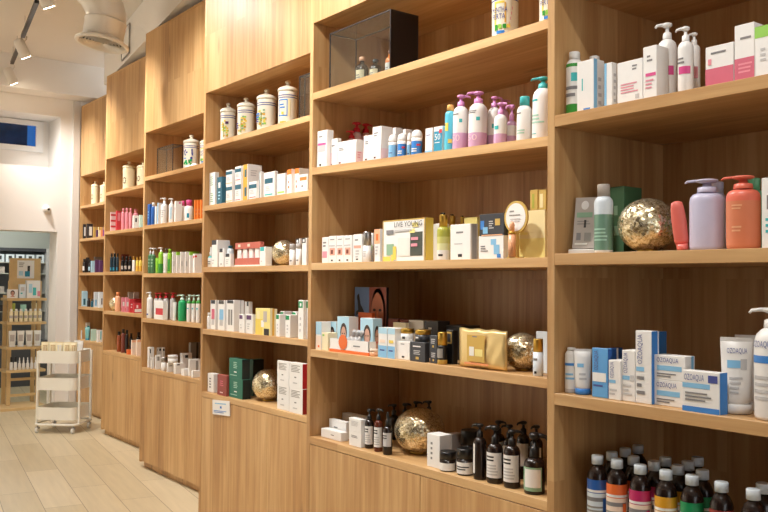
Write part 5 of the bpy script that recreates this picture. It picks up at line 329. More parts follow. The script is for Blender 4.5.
# ------------------------------------------------------------------ colours (sRGB 0-255)
COL=dict(white=(238,236,233),offwhite=(232,230,222),greyl=(196,194,194),grey=(130,128,130),greyb=(150,146,140),silver=(176,176,178),dark=(42,38,40),black=(20,18,18),
 green=(60,150,60),lime=(150,205,90),lime2=(150,210,60),teal=(70,184,186),tealb=(38,142,176),tealg=(120,180,180),turq=(92,190,215),skyblue=(134,190,228),skybl=(176,214,232),bluew=(218,228,236),
 blue=(62,132,208),blueb=(96,164,222),blued=(38,92,168),navy=(70,80,150),navyg=(24,48,62),pink=(226,150,165),pinkl=(232,146,160),pinkw=(244,214,218),pinkv=(214,170,206),pinkp=(216,146,200),
 magenta=(220,84,146),rose=(208,104,126),red=(214,48,58),reds=(206,60,70),redd=(160,30,34),purple=(140,70,150),plum=(88,50,96),lavender=(202,198,222),coral=(222,134,98),coral2=(232,118,96),coralp=(232,116,104),
 peach=(240,180,140),peachw=(244,222,204),peacho=(244,190,110),peachsk=(226,170,150),orange=(232,112,50),orangeb=(240,130,50),orangep=(236,150,96),yellow=(232,206,92),yellowl=(238,222,140),ochre=(222,170,60),
 gold=(206,168,80),gold2=(206,172,92),cream=(240,228,190),cream2=(238,222,170),olive=(150,150,60),oliveg=(172,172,70),sage=(140,176,146),mint=(168,208,190),mintg=(120,205,160),mintp=(200,232,216),emerald=(40,168,104),
 green2=(20,140,84),greend=(70,120,80),greenbox=(70,112,78),greenbox2=(30,112,92),blackg=(24,34,32),petrol=(38,96,116),slate=(58,60,66),darkgr=(74,80,72),maroon=(150,70,62),brownr=(122,58,44),greige=(186,176,168),
 amberd=(34,22,18),amber2=(92,38,20),amber3=(150,70,30),amber=(222,160,40),brownred=(140,52,48),brown=(150,84,66),mag2=(190,40,100),blk=(18,16,16),slateb=(98,106,160),skin=(196,120,86),skinb=(206,160,138),hair=(58,40,36),castor=(120,60,30))
def lin(c): 
    c=c/255; return c/12.92 if c<=.04045 else ((c+.055)/1.055)**2.4
MATS={}
def nt(m): 
    m.use_nodes=True; n=m.node_tree; n.nodes.clear(); return n
def L(t,a,b): t.links.new(a,b)
def mat(col,fin='card'):
    key=(col,fin)
    if key in MATS: return MATS[key]
    rgb=[lin(c) for c in (COL[col] if isinstance(col,str) else col)]
    m=bpy.data.materials.new(f'{fin}_{col}' if isinstance(col,str) else fin); t=nt(m)
    o=t.nodes.new('ShaderNodeOutputMaterial'); p=t.nodes.new('ShaderNodeBsdfPrincipled'); L(t,p.outputs[0],o.inputs[0])
    nz=t.nodes.new('ShaderNodeTexNoise'); nz.inputs['Scale'].default_value=40
    tc=t.nodes.new('ShaderNodeTexCoord'); L(t,tc.outputs['Object'],nz.inputs['Vector'])
    mx=t.nodes.new('ShaderNodeMix'); mx.data_type='RGBA'; L(t,nz.outputs['Fac'],mx.inputs[0])
    mx.inputs[6].default_value=(*[c*.96 for c in rgb],1); mx.inputs[7].default_value=(*[min(1,c*1.03) for c in rgb],1)
    L(t,mx.outputs[2],p.inputs['Base Color'])
    R_={'card':.5,'gloss':.22,'satin':.35,'metal':.28,'matte':.8,'paint':.6,'ceramic':.18}[fin]
    p.inputs['Roughness'].default_value=R_
    if fin=='metal': p.inputs['Metallic'].default_value=.9
    MATS[key]=m; return m
def wood(axis,tone=1.0,name='oak'):
    key=('wood',axis,tone)
    if key in MATS: return MATS[key]
    m=bpy.data.materials.new(f'{name}_{axis}'); t=nt(m); N=t.nodes
    o=N.new('ShaderNodeOutputMaterial'); p=N.new('ShaderNodeBsdfPrincipled'); L(t,p.outputs[0],o.inputs[0])
    g=N.new('ShaderNodeNewGeometry'); sx=N.new('ShaderNodeSeparateXYZ'); L(t,g.outputs['Position'],sx.inputs[0])
    cb=N.new('ShaderNodeCombineXYZ')
    along,across,oth={'front':('Z','Y','X'),'side':('Z','X','Y'),'shelf':('Y','X','Z'),'plank':('Y','X','Z')}[axis]
    L(t,sx.outputs[along],cb.inputs[0]); L(t,sx.outputs[across],cb.inputs[1]); L(t,sx.outputs[oth],cb.inputs[2])
    br=N.new('ShaderNodeTexBrick'); L(t,cb.outputs[0],br.inputs['Vector'])
    br.inputs['Scale'].default_value=1; br.inputs['Brick Width'].default_value=1.5; br.inputs['Row Height'].default_value=.115
    br.inputs['Mortar Size'].default_value=.0002; br.inputs['Mortar Smooth'].default_value=1; br.offset=.37; br.offset_frequency=3
    br.inputs['Color1'].default_value=(.0,.0,.0,1); br.inputs['Color2'].default_value=(1,1,1,1); br.inputs['Mortar'].default_value=(.42,.42,.42,1)
    mp=N.new('ShaderNodeMapping'); mp.inputs['Scale'].default_value=(1.6,34,34); L(t,cb.outputs[0],mp.inputs[0])
    # shift the grain of each stave
    ad=N.new('ShaderNodeVectorMath'); ad.operation='ADD'; L(t,mp.outputs[0],ad.inputs[0])
    sc=N.new('ShaderNodeVectorMath'); sc.operation='SCALE'; sc.inputs['Scale'].default_value=9; L(t,br.outputs['Color'],sc.inputs[0]); L(t,sc.outputs[0],ad.inputs[1])
    nz=N.new('ShaderNodeTexNoise'); nz.inputs['Scale'].default_value=1.0; nz.inputs['Detail'].default_value=6; nz.inputs['Roughness'].default_value=.62; nz.inputs['Distortion'].default_value=.5
    L(t,ad.outputs[0],nz.inputs['Vector'])
    m2=N.new('ShaderNodeMapping'); m2.inputs['Scale'].default_value=(.9,6,6); L(t,cb.outputs[0],m2.inputs[0])
    n2=N.new('ShaderNodeTexNoise'); n2.inputs['Scale'].default_value=1.0; n2.inputs['Detail'].default_value=3; L(t,m2.outputs[0],n2.inputs['Vector'])
    # knots
    m3=N.new('ShaderNodeMapping'); m3.inputs['Scale'].default_value=(1.5,5.5,5.5); L(t,cb.outputs[0],m3.inputs[0])
    vo=N.new('ShaderNodeTexVoronoi'); vo.inputs['Scale'].default_value=1.; L(t,m3.outputs[0],vo.inputs['Vector'])
    kr=N.new('ShaderNodeMapRange'); kr.inputs[1].default_value=.03; kr.inputs[2].default_value=.11; kr.inputs[3].default_value=.62; kr.inputs[4].default_value=1; L(t,vo.outputs['Distance'],kr.inputs[0])
    def mul(a,b):
        q=N.new('ShaderNodeMath'); q.operation='MULTIPLY'; L(t,a,q.inputs[0]) 
        if isinstance(b,float): q.inputs[1].default_value=b
        else: L(t,b,q.inputs[1])
        return q.outputs[0]
    def add(a,b):
        q=N.new('ShaderNodeMath'); q.operation='ADD'; L(t,a,q.inputs[0]); L(t,b,q.inputs[1]); return q.outputs[0]
    f=add(add(mul(nz.outputs['Fac'],.75),mul(n2.outputs['Fac'],.62)),mul(br.outputs['Color'],.14))
    cr=N.new('ShaderNodeValToRGB'); L(t,f,cr.inputs[0])
    a=[lin(v)*tone for v in (142,99,56)]; b=[lin(v)*tone for v in (188,143,92)]; c=[lin(v)*tone for v in (213,174,122)]
    e=cr.color_ramp.elements; e[0].position=.36; e[0].color=(*a,1); e[1].position=.95; e[1].color=(*c,1)
    q=e.new(.68); q.color=(*b,1)
    mx=N.new('ShaderNodeMix'); mx.data_type='RGBA'; mx.blend_type='MULTIPLY'; mx.inputs[0].default_value=1; L(t,cr.outputs[0],mx.inputs[6]); L(t,kr.outputs[0],mx.inputs[7])
    L(t,mx.outputs[2],p.inputs['Base Color']); p.inputs['Roughness'].default_value=.42
    bp=N.new('ShaderNodeBump'); bp.inputs['Strength'].default_value=.08; bp.inputs['Distance'].default_value=.002; L(t,nz.outputs['Fac'],bp.inputs['Height']); L(t,bp.outputs[0],p.inputs['Normal'])
    MATS[key]=m; return m
def simple(name,rgb,rough=.6,metal=0,emit=None,es=0,trans=0,noise=.03,nscale=3,alpha=None):
    m=bpy.data.materials.new(name); t=nt(m); N=t.nodes
    o=N.new('ShaderNodeOutputMaterial'); p=N.new('ShaderNodeBsdfPrincipled'); L(t,p.outputs[0],o.inputs[0])
    c=[lin(v) for v in rgb]
    nz=N.new('ShaderNodeTexNoise'); nz.inputs['Scale'].default_value=nscale; g=N.new('ShaderNodeNewGeometry'); L(t,g.outputs['Position'],nz.inputs['Vector'])
    mx=N.new('ShaderNodeMix'); mx.data_type='RGBA'; L(t,nz.outputs['Fac'],mx.inputs[0]); mx.inputs[6].default_value=(*[v*(1-noise) for v in c],1); mx.inputs[7].default_value=(*[min(1,v*(1+noise)) for v in c],1)
    L(t,mx.outputs[2],p.inputs['Base Color']); p.inputs['Roughness'].default_value=rough; p.inputs['Metallic'].default_value=metal
    if emit: p.inputs['Emission Color'].default_value=(*[lin(v) for v in emit],1); p.inputs['Emission Strength'].default_value=es
    if trans: p.inputs['Transmission Weight'].default_value=trans
    if alpha is not None: p.inputs['Alpha'].default_value=alpha
    return m
def glitter():
    if 'glit' in MATS: return MATS['glit']
    m=bpy.data.materials.new('mercury_glass'); t=nt(m); N=t.nodes
    o=N.new('ShaderNodeOutputMaterial'); p=N.new('ShaderNodeBsdfPrincipled'); L(t,p.outputs[0],o.inputs[0])
    tc=N.new('ShaderNodeTexCoord'); v=N.new('ShaderNodeTexVoronoi'); v.inputs['Scale'].default_value=230; L(t,tc.outputs['Object'],v.inputs['Vector'])
    v2=N.new('ShaderNodeTexVoronoi'); v2.inputs['Scale'].default_value=110; L(t,tc.outputs['Object'],v2.inputs['Vector'])
    cr=N.new('ShaderNodeValToRGB'); L(t,v.outputs['Color'],cr.inputs[0]); e=cr.color_ramp.elements
    e[0].position=.05; e[0].color=(.26,.20,.10,1); e[1].position=.9; e[1].color=(.98,.92,.74,1); q=e.new(.4); q.color=(.66,.56,.34,1)
    L(t,cr.outputs[0],p.inputs['Base Color']); p.inputs['Metallic'].default_value=.85; p.inputs['Roughness'].default_value=.26
    sb=N.new('ShaderNodeVectorMath'); sb.operation='SUBTRACT'; L(t,v2.outputs['Color'],sb.inputs[0]); sb.inputs[1].default_value=(.5,.5,.5)
    sc=N.new('ShaderNodeVectorMath'); sc.operation='SCALE'; sc.inputs['Scale'].default_value=.4; L(t,sb.outputs[0],sc.inputs[0])
    g=N.new('ShaderNodeNewGeometry'); ad=N.new('ShaderNodeVectorMath'); ad.operation='ADD'; L(t,g.outputs['Normal'],ad.inputs[0]); L(t,sc.outputs[0],ad.inputs[1])
    nm=N.new('ShaderNodeVectorMath'); nm.operation='NORMALIZE'; L(t,ad.outputs[0],nm.inputs[0]); L(t,nm.outputs[0],p.inputs['Normal'])
    MATS['glit']=m; return m
def glass(name='clear_glass',tint=(.93,.95,.95)):
    if name in MATS: return MATS[name]
    m=bpy.data.materials.new(name); t=nt(m); N=t.nodes
    o=N.new('ShaderNodeOutputMaterial'); tr=N.new('ShaderNodeBsdfTransparent'); gl=N.new('ShaderNodeBsdfGlossy'); mx=N.new('ShaderNodeMixShader'); fr=N.new('ShaderNodeLayerWeight')
    tr.inputs[0].default_value=(*tint,1); gl.inputs['Roughness'].default_value=.03; rm=N.new('ShaderNodeMapRange'); rm.inputs[1].default_value=.2; rm.inputs[3].default_value=.035; rm.inputs[4].default_value=.3; L(t,fr.outputs['Facing'],rm.inputs[0])
    L(t,rm.outputs[0],mx.inputs[0]); L(t,tr.outputs[0],mx.inputs[1]); L(t,gl.outputs[0],mx.inputs[2]); L(t,mx.outputs[0],o.inputs[0]); MATS[name]=m; return m
# ------------------------------------------------------------------ mesh collector
class MB:
    def __init__(s): s.v=[]; s.f=[]; s.m=[]; s.sm=[]; s.mats=[]
    def mi(s,m):
        if m not in s.mats: s.mats.append(m)
        return s.mats.index(m)
    def face(s,pts,m,smooth=False):
        b=len(s.v); s.v+= [tuple(p) for p in pts]; s.f.append(tuple(range(b,b+len(pts)))); s.m.append(s.mi(m)); s.sm.append(smooth)
    def box(s,x0,x1,y0,y1,z0,z1,m,ms=None,ch=0):
        """chamfered box; ms = optional dict face->material ('-x','-y','+z',...)"""
        c=min(ch,(x1-x0)*.2,(y1-y0)*.2,(z1-z0)*.2) if ch else 0
        ms=ms or {}
        g=lambda k: ms.get(k,m)
        if c<=0:
            s.face([(x0,y1,z0),(x0,y0,z0),(x0,y0,z1),(x0,y1,z1)],g('-x')); s.face([(x1,y0,z0),(x1,y1,z0),(x1,y1,z1),(x1,y0,z1)],g('+x'))
            s.face([(x0,y0,z0),(x1,y0,z0),(x1,y0,z1),(x0,y0,z1)],g('-y')); s.face([(x1,y1,z0),(x0,y1,z0),(x0,y1,z1),(x1,y1,z1)],g('+y'))
            s.face([(x0,y0,z1),(x1,y0,z1),(x1,y1,z1),(x0,y1,z1)],g('+z')); s.face([(x0,y1,z0),(x1,y1,z0),(x1,y0,z0),(x0,y0,z0)],g('-z')); return
        X=(x0,x0+c,x1-c,x1);Y=(y0,y0+c,y1-c,y1);Z=(z0,z0+c,z1-c,z1)
        s.face([(X[0],Y[2],Z[1]),(X[0],Y[1],Z[1]),(X[0],Y[1],Z[2]),(X[0],Y[2],Z[2])],g('-x')); s.face([(X[3],Y[1],Z[1]),(X[3],Y[2],Z[1]),(X[3],Y[2],Z[2]),(X[3],Y[1],Z[2])],g('+x'))
        s.face([(X[1],Y[0],Z[1]),(X[2],Y[0],Z[1]),(X[2],Y[0],Z[2]),(X[1],Y[0],Z[2])],g('-y')); s.face([(X[2],Y[3],Z[1]),(X[1],Y[3],Z[1]),(X[1],Y[3],Z[2]),(X[2],Y[3],Z[2])],g('+y'))
        s.face([(X[1],Y[1],Z[3]),(X[2],Y[1],Z[3]),(X[2],Y[2],Z[3]),(X[1],Y[2],Z[3])],g('+z')); s.face([(X[1],Y[2],Z[0]),(X[2],Y[2],Z[0]),(X[2],Y[1],Z[0]),(X[1],Y[1],Z[0])],g('-z'))
        for (a,A) in ((0,1),(3,2)):
            for (b,B_) in ((0,1),(3,2)):
                s.face([(X[a],Y[B_],Z[1]),(X[A],Y[b],Z[1]),(X[A],Y[b],Z[2]),(X[a],Y[B_],Z[2])],m)
                s.face([(X[a],Y[1],Z[B_]),(X[a],Y[2],Z[B_]),(X[A],Y[2],Z[b]),(X[A],Y[1],Z[b])],m)
                s.face([(X[1],Y[a],Z[B_]),(X[2],Y[a],Z[B_]),(X[2],Y[A],Z[b]),(X[1],Y[A],Z[b])],m)
                for (e,E_) in ((0,1),(3,2)): s.face([(X[a],Y[B_],Z[E_]),(X[A],Y[b],Z[E_]),(X[A],Y[B_],Z[e])],m)
    def lathe(s,prof,mf,seg=20,sx=1,sy=1,cx=0,cy=0,rot=0,smooth=True,M=None):
        """prof [(r,z)], mf(z)->material"""
        rings=[]
        for r,z in prof:
            ring=[]
            for k in range(seg):
                a=2*PI*k/seg; x=r*sx*math.cos(a); y=r*sy*math.sin(a)
                p=Vector((cx+x*math.cos(rot)-y*math.sin(rot),cy+x*math.sin(rot)+y*math.cos(rot),z))
                if M: p=M@p
                ring.append(len(s.v)); s.v.append(tuple(p))
            rings.append(ring)
        for i in range(len(prof)-1):
            zc=(prof[i][1]+prof[i+1][1])/2; m=s.mi(mf(zc) if callable(mf) else mf)
            for k in range(seg):
                k2=(k+1)%seg; s.f.append((rings[i][k],rings[i][k2],rings[i+1][k2],rings[i+1][k])); s.m.append(m); s.sm.append(smooth)
        for ring,fl,z in ((rings[0],1,prof[0][1]),(rings[-1],0,prof[-1][1])):
            s.f.append(tuple(ring[::-1] if fl else ring)); s.m.append(s.mi(mf(z) if callable(mf) else mf)); s.sm.append(False)
    def tube(s,pts,r,m,seg=8):
        pts=[Vector(p) for p in pts]; rings=[]
        rr=r if isinstance(r,(list,tuple)) else [r]*len(pts)
        up=None
        for i,p in enumerate(pts):
            d=(pts[min(i+1,len(pts)-1)]-pts[max(i-1,0)]).normalized()
            if up is None: up=Vector((0,0,1)) if abs(d.z)<.9 else Vector((1,0,0))
            a=d.cross(up).normalized(); b=a.cross(d).normalized(); up=b
            ring=[]
            for k in range(seg):
                t=2*PI*k/seg; ring.append(len(s.v)); s.v.append(tuple(p+a*math.cos(t)*rr[i]+b*math.sin(t)*rr[i]))
            rings.append(ring)
        mi=s.mi(m)
        for i in range(len(pts)-1):
            for k in range(seg):
                k2=(k+1)%seg; s.f.append((rings[i][k],rings[i][k2],rings[i+1][k2],rings[i+1][k])); s.m.append(mi); s.sm.append(True)
        s.f.append(tuple(rings[0][::-1])); s.m.append(mi); s.sm.append(False); s.f.append(tuple(rings[-1])); s.m.append(mi); s.sm.append(False)
    def build(s,name,parent=None,loc=(0,0,0),rot=(0,0,0),weld=False):
        me=bpy.data.meshes.new(name); me.from_pydata(s.v,[],s.f)
        for m in s.mats: me.materials.append(m)
        for i,p in enumerate(me.polygons): p.material_index=s.m[i]; p.use_smooth=s.sm[i]
        bm=bmesh.new(); bm.from_mesh(me)
        if weld: bmesh.ops.remove_doubles(bm,verts=bm.verts,dist=1e-5)
        bmesh.ops.recalc_face_normals(bm,faces=[f for f in bm.faces]) if weld else None
        bm.to_mesh(me); bm.free(); me.update()
        o=bpy.data.objects.new(name,me); C.objects.link(o); o.location=loc; o.rotation_euler=rot
        if parent: o.parent=parent
        return o
def tag(o,label=None,cat=None,group=None,kind=None):
    if label: o['label']=label
    if cat: o['category']=cat
    if group: o['group']=group
    if kind: o['kind']=kind
    return o
def empty(name,loc,rot=(0,0,0)):
    o=bpy.data.objects.new(name,None); o.empty_display_size=.05; C.objects.link(o); o.location=loc; o.rotation_euler=rot; return o
def copy_tree(o,parent=None):
    c=o.copy(); C.objects.link(c); c.parent=parent
    for ch in list(o.children): copy_tree(ch,c)
    return c
TXT={}
def text_tris(s_):
    if s_ in TXT: return TXT[s_]
    cu=bpy.data.curves.new('lettering','FONT'); cu.body=s_; cu.resolution_u=2; ob=bpy.data.objects.new('lettering',cu); C.objects.link(ob)
    dg=bpy.context.evaluated_depsgraph_get(); me=bpy.data.meshes.new_from_object(ob.evaluated_get(dg))
    vs=[v.co.copy() for v in me.vertices]; fs=[tuple(p.vertices) for p in me.polygons]
    bpy.data.objects.remove(ob); bpy.data.curves.remove(cu); bpy.data.meshes.remove(me)
    x0=min(v.x for v in vs);x1=max(v.x for v in vs);y0=min(v.y for v in vs);y1=max(v.y for v in vs)
    TXT[s_]=([((v.x-x0)/(x1-x0),(v.y-y0)/(y1-y0)) for v in vs],fs); return TXT[s_]
def art(mb,P,surf,fin):
    """print P on a surface; surf(face,a,b,lift)->point, a from left, b from bottom, both 0-1"""
    for n,q in enumerate(P):
        k=q[0]; lift=.0006+.0002*n
        if k=='R':
            _,f,x0,x1,z0,z1,c=q; N=max(2,int(abs(x1-x0)*surf.curved*14+.99)) if surf.curved else 1
            for i in range(N):
                a=x0+(x1-x0)*i/N; b=x0+(x1-x0)*(i+1)/N
                mb.face([surf(f,a,z0,lift),surf(f,b,z0,lift),surf(f,b,z1,lift),surf(f,a,z1,lift)],mat(c,fin),bool(surf.curved))
        elif k=='T':
            _,f,x0,x1,z0,z1,c,n_=q; rr=random.Random(int(x0*97+z0*31+n_))
            hh=(z1-z0)/n_
            for i in range(n_):
                zb=z0+i*hh+hh*.25; zt=z0+i*hh+hh*.72; xe=x0+(x1-x0)*rr.uniform(.6,1); N=max(2,int(abs(x1-x0)*surf.curved*14+.99)) if surf.curved else 1
                for j in range(N):
                    a=x0+(xe-x0)*j/N; b=x0+(xe-x0)*(j+1)/N
                    mb.face([surf(f,a,zb,lift),surf(f,b,zb,lift),surf(f,b,zt,lift),surf(f,a,zt,lift)],mat(c,fin))
        elif k=='W':
            _,f,x0,x1,z0,z1,c,s_=q; vert=s_[0]=='|'; vs,fs=text_tris(s_.lstrip('|'))
            pts=[]
            for (u,w) in vs:
                if vert: u,w=1-w,u
                pts.append(surf(f,x0+(x1-x0)*u,z0+(z1-z0)*w,lift+.0004))
            m=mat(c,fin)
            for fc in fs: mb.face([pts[i] for i in fc],m)
        elif k=='H':   # printed head and shoulders portrait
            _,f,x0,x1,z0,z1,c=q
            def ell(cx,cz,rx,rz,cc,l,a0=0,a1=2*PI):
                n_=14; mb.face([surf(f,x0+(x1-x0)*(cx+rx*math.cos(a0+(a1-a0)*i/n_)),z0+(z1-z0)*(cz+rz*math.sin(a0+(a1-a0)*i/n_)),lift+l) for i in range(n_ if a1>6 else n_+1)],mat(cc,fin))
            ell(.5,.62,.48,.38,'hair',.0001); ell(.5,.02,.5,.2,c,.0002,0,PI); ell(.52,.2,.16,.2,c,.00025); ell(.5,.52,.36,.34,c,.0003)
            ell(.36,.58,.07,.03,'hair',.0005); ell(.64,.58,.07,.03,'hair',.0005); ell(.5,.34,.14,.04,'reds',.0005); ell(.5,.46,.05,.06,'peachsk',.0005)
def box_surf(w,dep,h):
    def s(f,a,b,l):
        if f=='f': return (-dep/2-l,w/2-a*w,b*h)
        return (-dep/2+a*dep,-w/2-l,b*h)
    s.curved=False; return s
def cyl_surf(rfun,h,phic,sx=1,sy=1,rot=0):
    def s(f,a,b,l):
        t=phic+(a-.5)*math.radians(150); z=b*h; r=rfun(z)+l
        tt=t-rot; x=r*sx*math.cos(tt); y=r*sy*math.sin(tt)
        return (x*math.cos(rot)-y*math.sin(rot),x*math.sin(rot)+y*math.cos(rot),z)
    s.curved=True; return s
# ------------------------------------------------------------------ products
def root_for(name,label,cat,group,loc,tilt=0,rz=0):
    r=empty(name,loc,(tilt,0,rz)); tag(r,label,cat,group); return r
def carton(row):
    t,kind,name,label,cat,group,bay,loc,(dep,w,h),col,P,ex=row
    mb=MB(); m=mat(col,'card'); sd=mat(ex['side'],'card') if ex.get('side') else m
    mb.box(-dep/2,dep/2,-w/2,w/2,0,h,m,{'-y':sd},ch=.0012)
    # tuck flap line on the lid
    if h<.3: mb.box(-dep/2+.004,-dep/2+.0047,-w/2+.004,w/2-.004,h,h+.0003,mat('greyl','card'))
    art(mb,P,box_surf(w,dep,h),'card')
    o=mb.build(name,loc=(loc[0],loc[1],loc[2]+.0003),rot=(ex.get('tilt',0),0,0)); tag(o,label,cat,group); return o
def prof_r(prof):
    def f(z):
        for (r0,z0),(r1,z1) in zip(prof,prof[1:]):
            if z<=z1: return r0+(r1-r0)*((z-z0)/(z1-z0) if z1>z0 else 0)
        return prof[-1][0]
    return f
def band_fn(bands,hb,col,fin):
    def f(z):
        c=col
        for fr,cc in bands:
            if z>=fr*hb-1e-6: c=cc
        return mat(c,fin)
    return f
def split_prof(prof,bands,hb):
    zs=sorted(set([z for _,z in prof]+[fr*hb for fr,_ in bands if 0<fr<1])); f=prof_r(prof)
    out=[]
    for p in prof: out.append(p)
    for fr,_ in bands:
        z=fr*hb
        if 0<fr<1 and prof[0][1]<z<prof[-1][1] and all(abs(z-p[1])>1e-5 for p in out): out.append((f(z),z))
    out.sort(key=lambda p:p[1]); return out
def pump_mb(r,z0,z1,m,phin,k=1.0):
    """collar, stem and head with a spout towards phin"""
    mb=MB(); H_=z1-z0; rc=r*.46*k
    mb.lathe([(rc*1.02,z0),(rc*1.05,z0+H_*.04),(rc*.98,z0+H_*.38),(rc*.72,z0+H_*.42),(rc*.5,z0+H_*.45),(rc*.42,z0+H_*.74)],m,16)
    mb.lathe([(rc*.55,z0+H_*.70),(rc*1.05,z0+H_*.78),(rc*1.18,z0+H_*.83),(rc*1.15,z0+H_*.94),(rc*.8,z0+H_*.99),(rc*.3,z0+H_)],m,16)
    L_=r*1.15; d=Vector((math.cos(phin),math.sin(phin),0)); t=H_*.075
    zc=z0+H_*.87
    mb.tube([d*rc*.3+Vector((0,0,zc)),d*L_*.55+Vector((0,0,zc+t*.2)),d*L_*.95+Vector((0,0,zc-t*.4)),d*L_*1.08+Vector((0,0,zc-t*2.2))],[t*1.7,t*1.35,t*1.1,t*.8],m,8)
    return mb
def round_item(row):
    t,kind,name,label,cat,group,bay,loc,(dep,w,h),col,P,ex=row
    r=w/2; cap=ex.get('cap','white'); bands=ex.get('bands',[]); x,y,z=loc
    small = bay<=3
    seg=12 if small else 22
    phicam=math.atan2(-y,-x)%(2*PI); phic=(PI+phicam)/2+.08
    root=root_for(name,label,cat,group,(x,y,z+.0004),ex.get('tilt',0))
    rs=random.Random(int(x*1000)+int(y*777)); zs=ex.get('zs') or h*.8; zs=min(zs,h*.93)
    fin='gloss' if col in('amberd','amber2','amber3','black','emerald') else 'satin'
    if kind in('pump','cap','drop','dome'):
        sx=sy=1; rot=0
        if kind=='pump':
            hb=zs; sh=min(r*1.0,hb*.22)
            prof=[(r*.88,0),(r*.97,hb*.015),(r,hb*.04),(r,hb-sh),(r*.97,hb-sh*.7),(r*.86,hb-sh*.38),(r*.62,hb-sh*.12),(r*.42,hb)]
            if ex.get('shp')=='sq': sh=r*.55; prof=[(r*.9,0),(r*.98,hb*.03),(r,hb*.08),(r,hb-sh),(r*.95,hb-sh*.55),(r*.8,hb-sh*.2),(r*.5,hb)]; sx=.72; rot=phicam
        elif kind=='cap':
            hb=zs; thick=ex.get('thick'); sh=min(r*.7,hb*.16); rn=r*.66 if not thick else r*.95
            prof=[(r*.9,0),(r*.98,hb*.012),(r,hb*.035),(r,hb-sh),(r*.95,hb-sh*.6),((r+rn)/2*.97,hb-sh*.25),(rn*.95,hb)] if not thick else [(r*.94,0),(r,hb*.02),(r,hb)]
        elif kind=='drop':
            hb=zs*.86; sh=r*.8; prof=[(r*.9,0),(r,hb*.03),(r,hb-sh),(r*.85,hb-sh*.4),(r*.45,hb)]
        else:
            hb=h*.68; prof=[(r*.9,0),(r*.98,hb*.03),(r,hb*.1),(r*.97,hb*.5),(r,hb)]
        b2=MB(); f=prof_r(prof); b2.lathe(split_prof(prof,bands,hb),band_fn(bands,hb,col,fin),seg,sx,1,rot=rot)
        if P: art(b2,P,cyl_surf(lambda q:f(q),hb,phic,sx,1,rot),'satin')
        b2.build('body',root)
        mc=mat(cap,'metal' if cap in('gold','silver') else 'satin')
        if kind=='pump':
            k=1.2 if ex.get('shp')=='sq' else (1.35 if cap=='red' else 1.0)
            ph=(phicam-PI/2)+rs.uniform(-.25,.25) if cap in('white','teal','lavender','coral2') else (phicam-PI/2)+rs.choice([0,PI,.6,2.6])+rs.uniform(-.3,.3)
            pump_mb(r,hb,h,mc,ph,k).build('pump',root)
        elif kind=='cap':
            cb=MB(); rc=r*(.96 if ex.get('thick') else .66)
            cb.lathe([(rc,hb),(rc,h-rc*.18),(rc*.94,h-rc*.05),(rc*.8,h)],mc,seg); cb.build('cap',root)
            if ex.get('blk'):
                kb=MB(); kb.lathe([(rc*.4,h),(rc*.42,h+rc*.4),(rc*.25,h+rc*.55)],mat('black','gloss'),12); kb.tube([(0,0,h+rc*.35),(math.cos(phicam-PI/2)*rc*.8,math.sin(phicam-PI/2)*rc*.8,h+rc*.35)],rc*.14,mat('black','gloss'),6); kb.build('nozzle',root)
        elif kind=='drop':
            cb=MB(); rc=r*.5; g=(h-hb); cb.lathe([(rc,hb),(rc,hb+g*.4),(rc*.62,hb+g*.44),(rc*.66,hb+g*.7),(rc*.5,hb+g*.93),(rc*.2,h)],mc,14); cb.build('dropper',root)
        else:
            cb=MB(); g=h-hb; cb.lathe([(r*1.0,hb),(r*1.0,hb+g*.25),(r*.93,hb+g*.55),(r*.72,hb+g*.82),(r*.42,hb+g*.96),(r*.1,h)],mc,seg); cb.build('cap',root)
    elif kind=='tube':
        hc=h*.13; rot=phicam; m=mat(col,'satin'); b2=MB(); rings=[]; n=seg
        steps=[(0,.80,.80),(.04,.88,.86),(.25,.92,.72),(.5,.96,.52),(.75,1.0,.3),(.93,1.03,.08),(.935,1.03,.05),(1,1.03,.05)]
        for fz,ax,bx in steps:
            ring=[]
            for k in range(n):
                a=2*PI*k/n; u=r*bx*math.cos(a); v=r*ax*math.sin(a)
                ring.append(len(b2.v)); b2.v.append((u*math.cos(rot)-v*math.sin(rot),u*math.sin(rot)+v*math.cos(rot),hc+(h-hc)*fz))
            rings.append(ring)
        mi=b2.mi(m)
        for i in range(len(rings)-1):
            for k in range(n):
                b2.f.append((rings[i][k],rings[i][(k+1)%n],rings[i+1][(k+1)%n],rings[i+1][k])); b2.m.append(mi); b2.sm.append(i<5)
        b2.f.append(tuple(rings[0][::-1])); b2.m.append(mi); b2.sm.append(False); b2.f.append(tuple(rings[-1])); b2.m.append(mi); b2.sm.append(False)
        tb=b2
        cb=MB(); cb.lathe([(r*.82,0),(r*.92,hc*.1),(r*.92,hc*.9),(r*.8,hc)],mat(cap,'satin'),seg); cb.build('cap',root)
        if P:
            def sf(f_,a,b,l):
                zz=b*h; fz=max(0,(zz-hc)/(h-hc)); 
                for (f0,a0,b0),(f1,a1,b1) in zip(steps,steps[1:]):
                    if fz<=f1: q=(fz-f0)/(f1-f0) if f1>f0 else 0; ax=a0+(a1-a0)*q; bx=b0+(b1-b0)*q; break
                s_=(a-.5)*1.7; vv=r*ax*math.sin(s_); uu=(r*bx+.0)*math.cos(s_)+l
                vv=vv
                return (uu*math.cos(rot)-vv*math.sin(rot),uu*math.sin(rot)+vv*math.cos(rot),zz)
            sf.curved=True; art(tb,P,sf,'satin')
        tb.build('body',root)
    elif kind=='jar':
        hl=h*.62; b2=MB(); prof=[(r*.85,0),(r*.97,h*.04),(r*.98,hl)]
        b2.lathe(prof,mat(col,fin),seg)
        if P: art(b2,P,cyl_surf(lambda q:r*.98,hl,phic),'satin')
        b2.build('body',root)
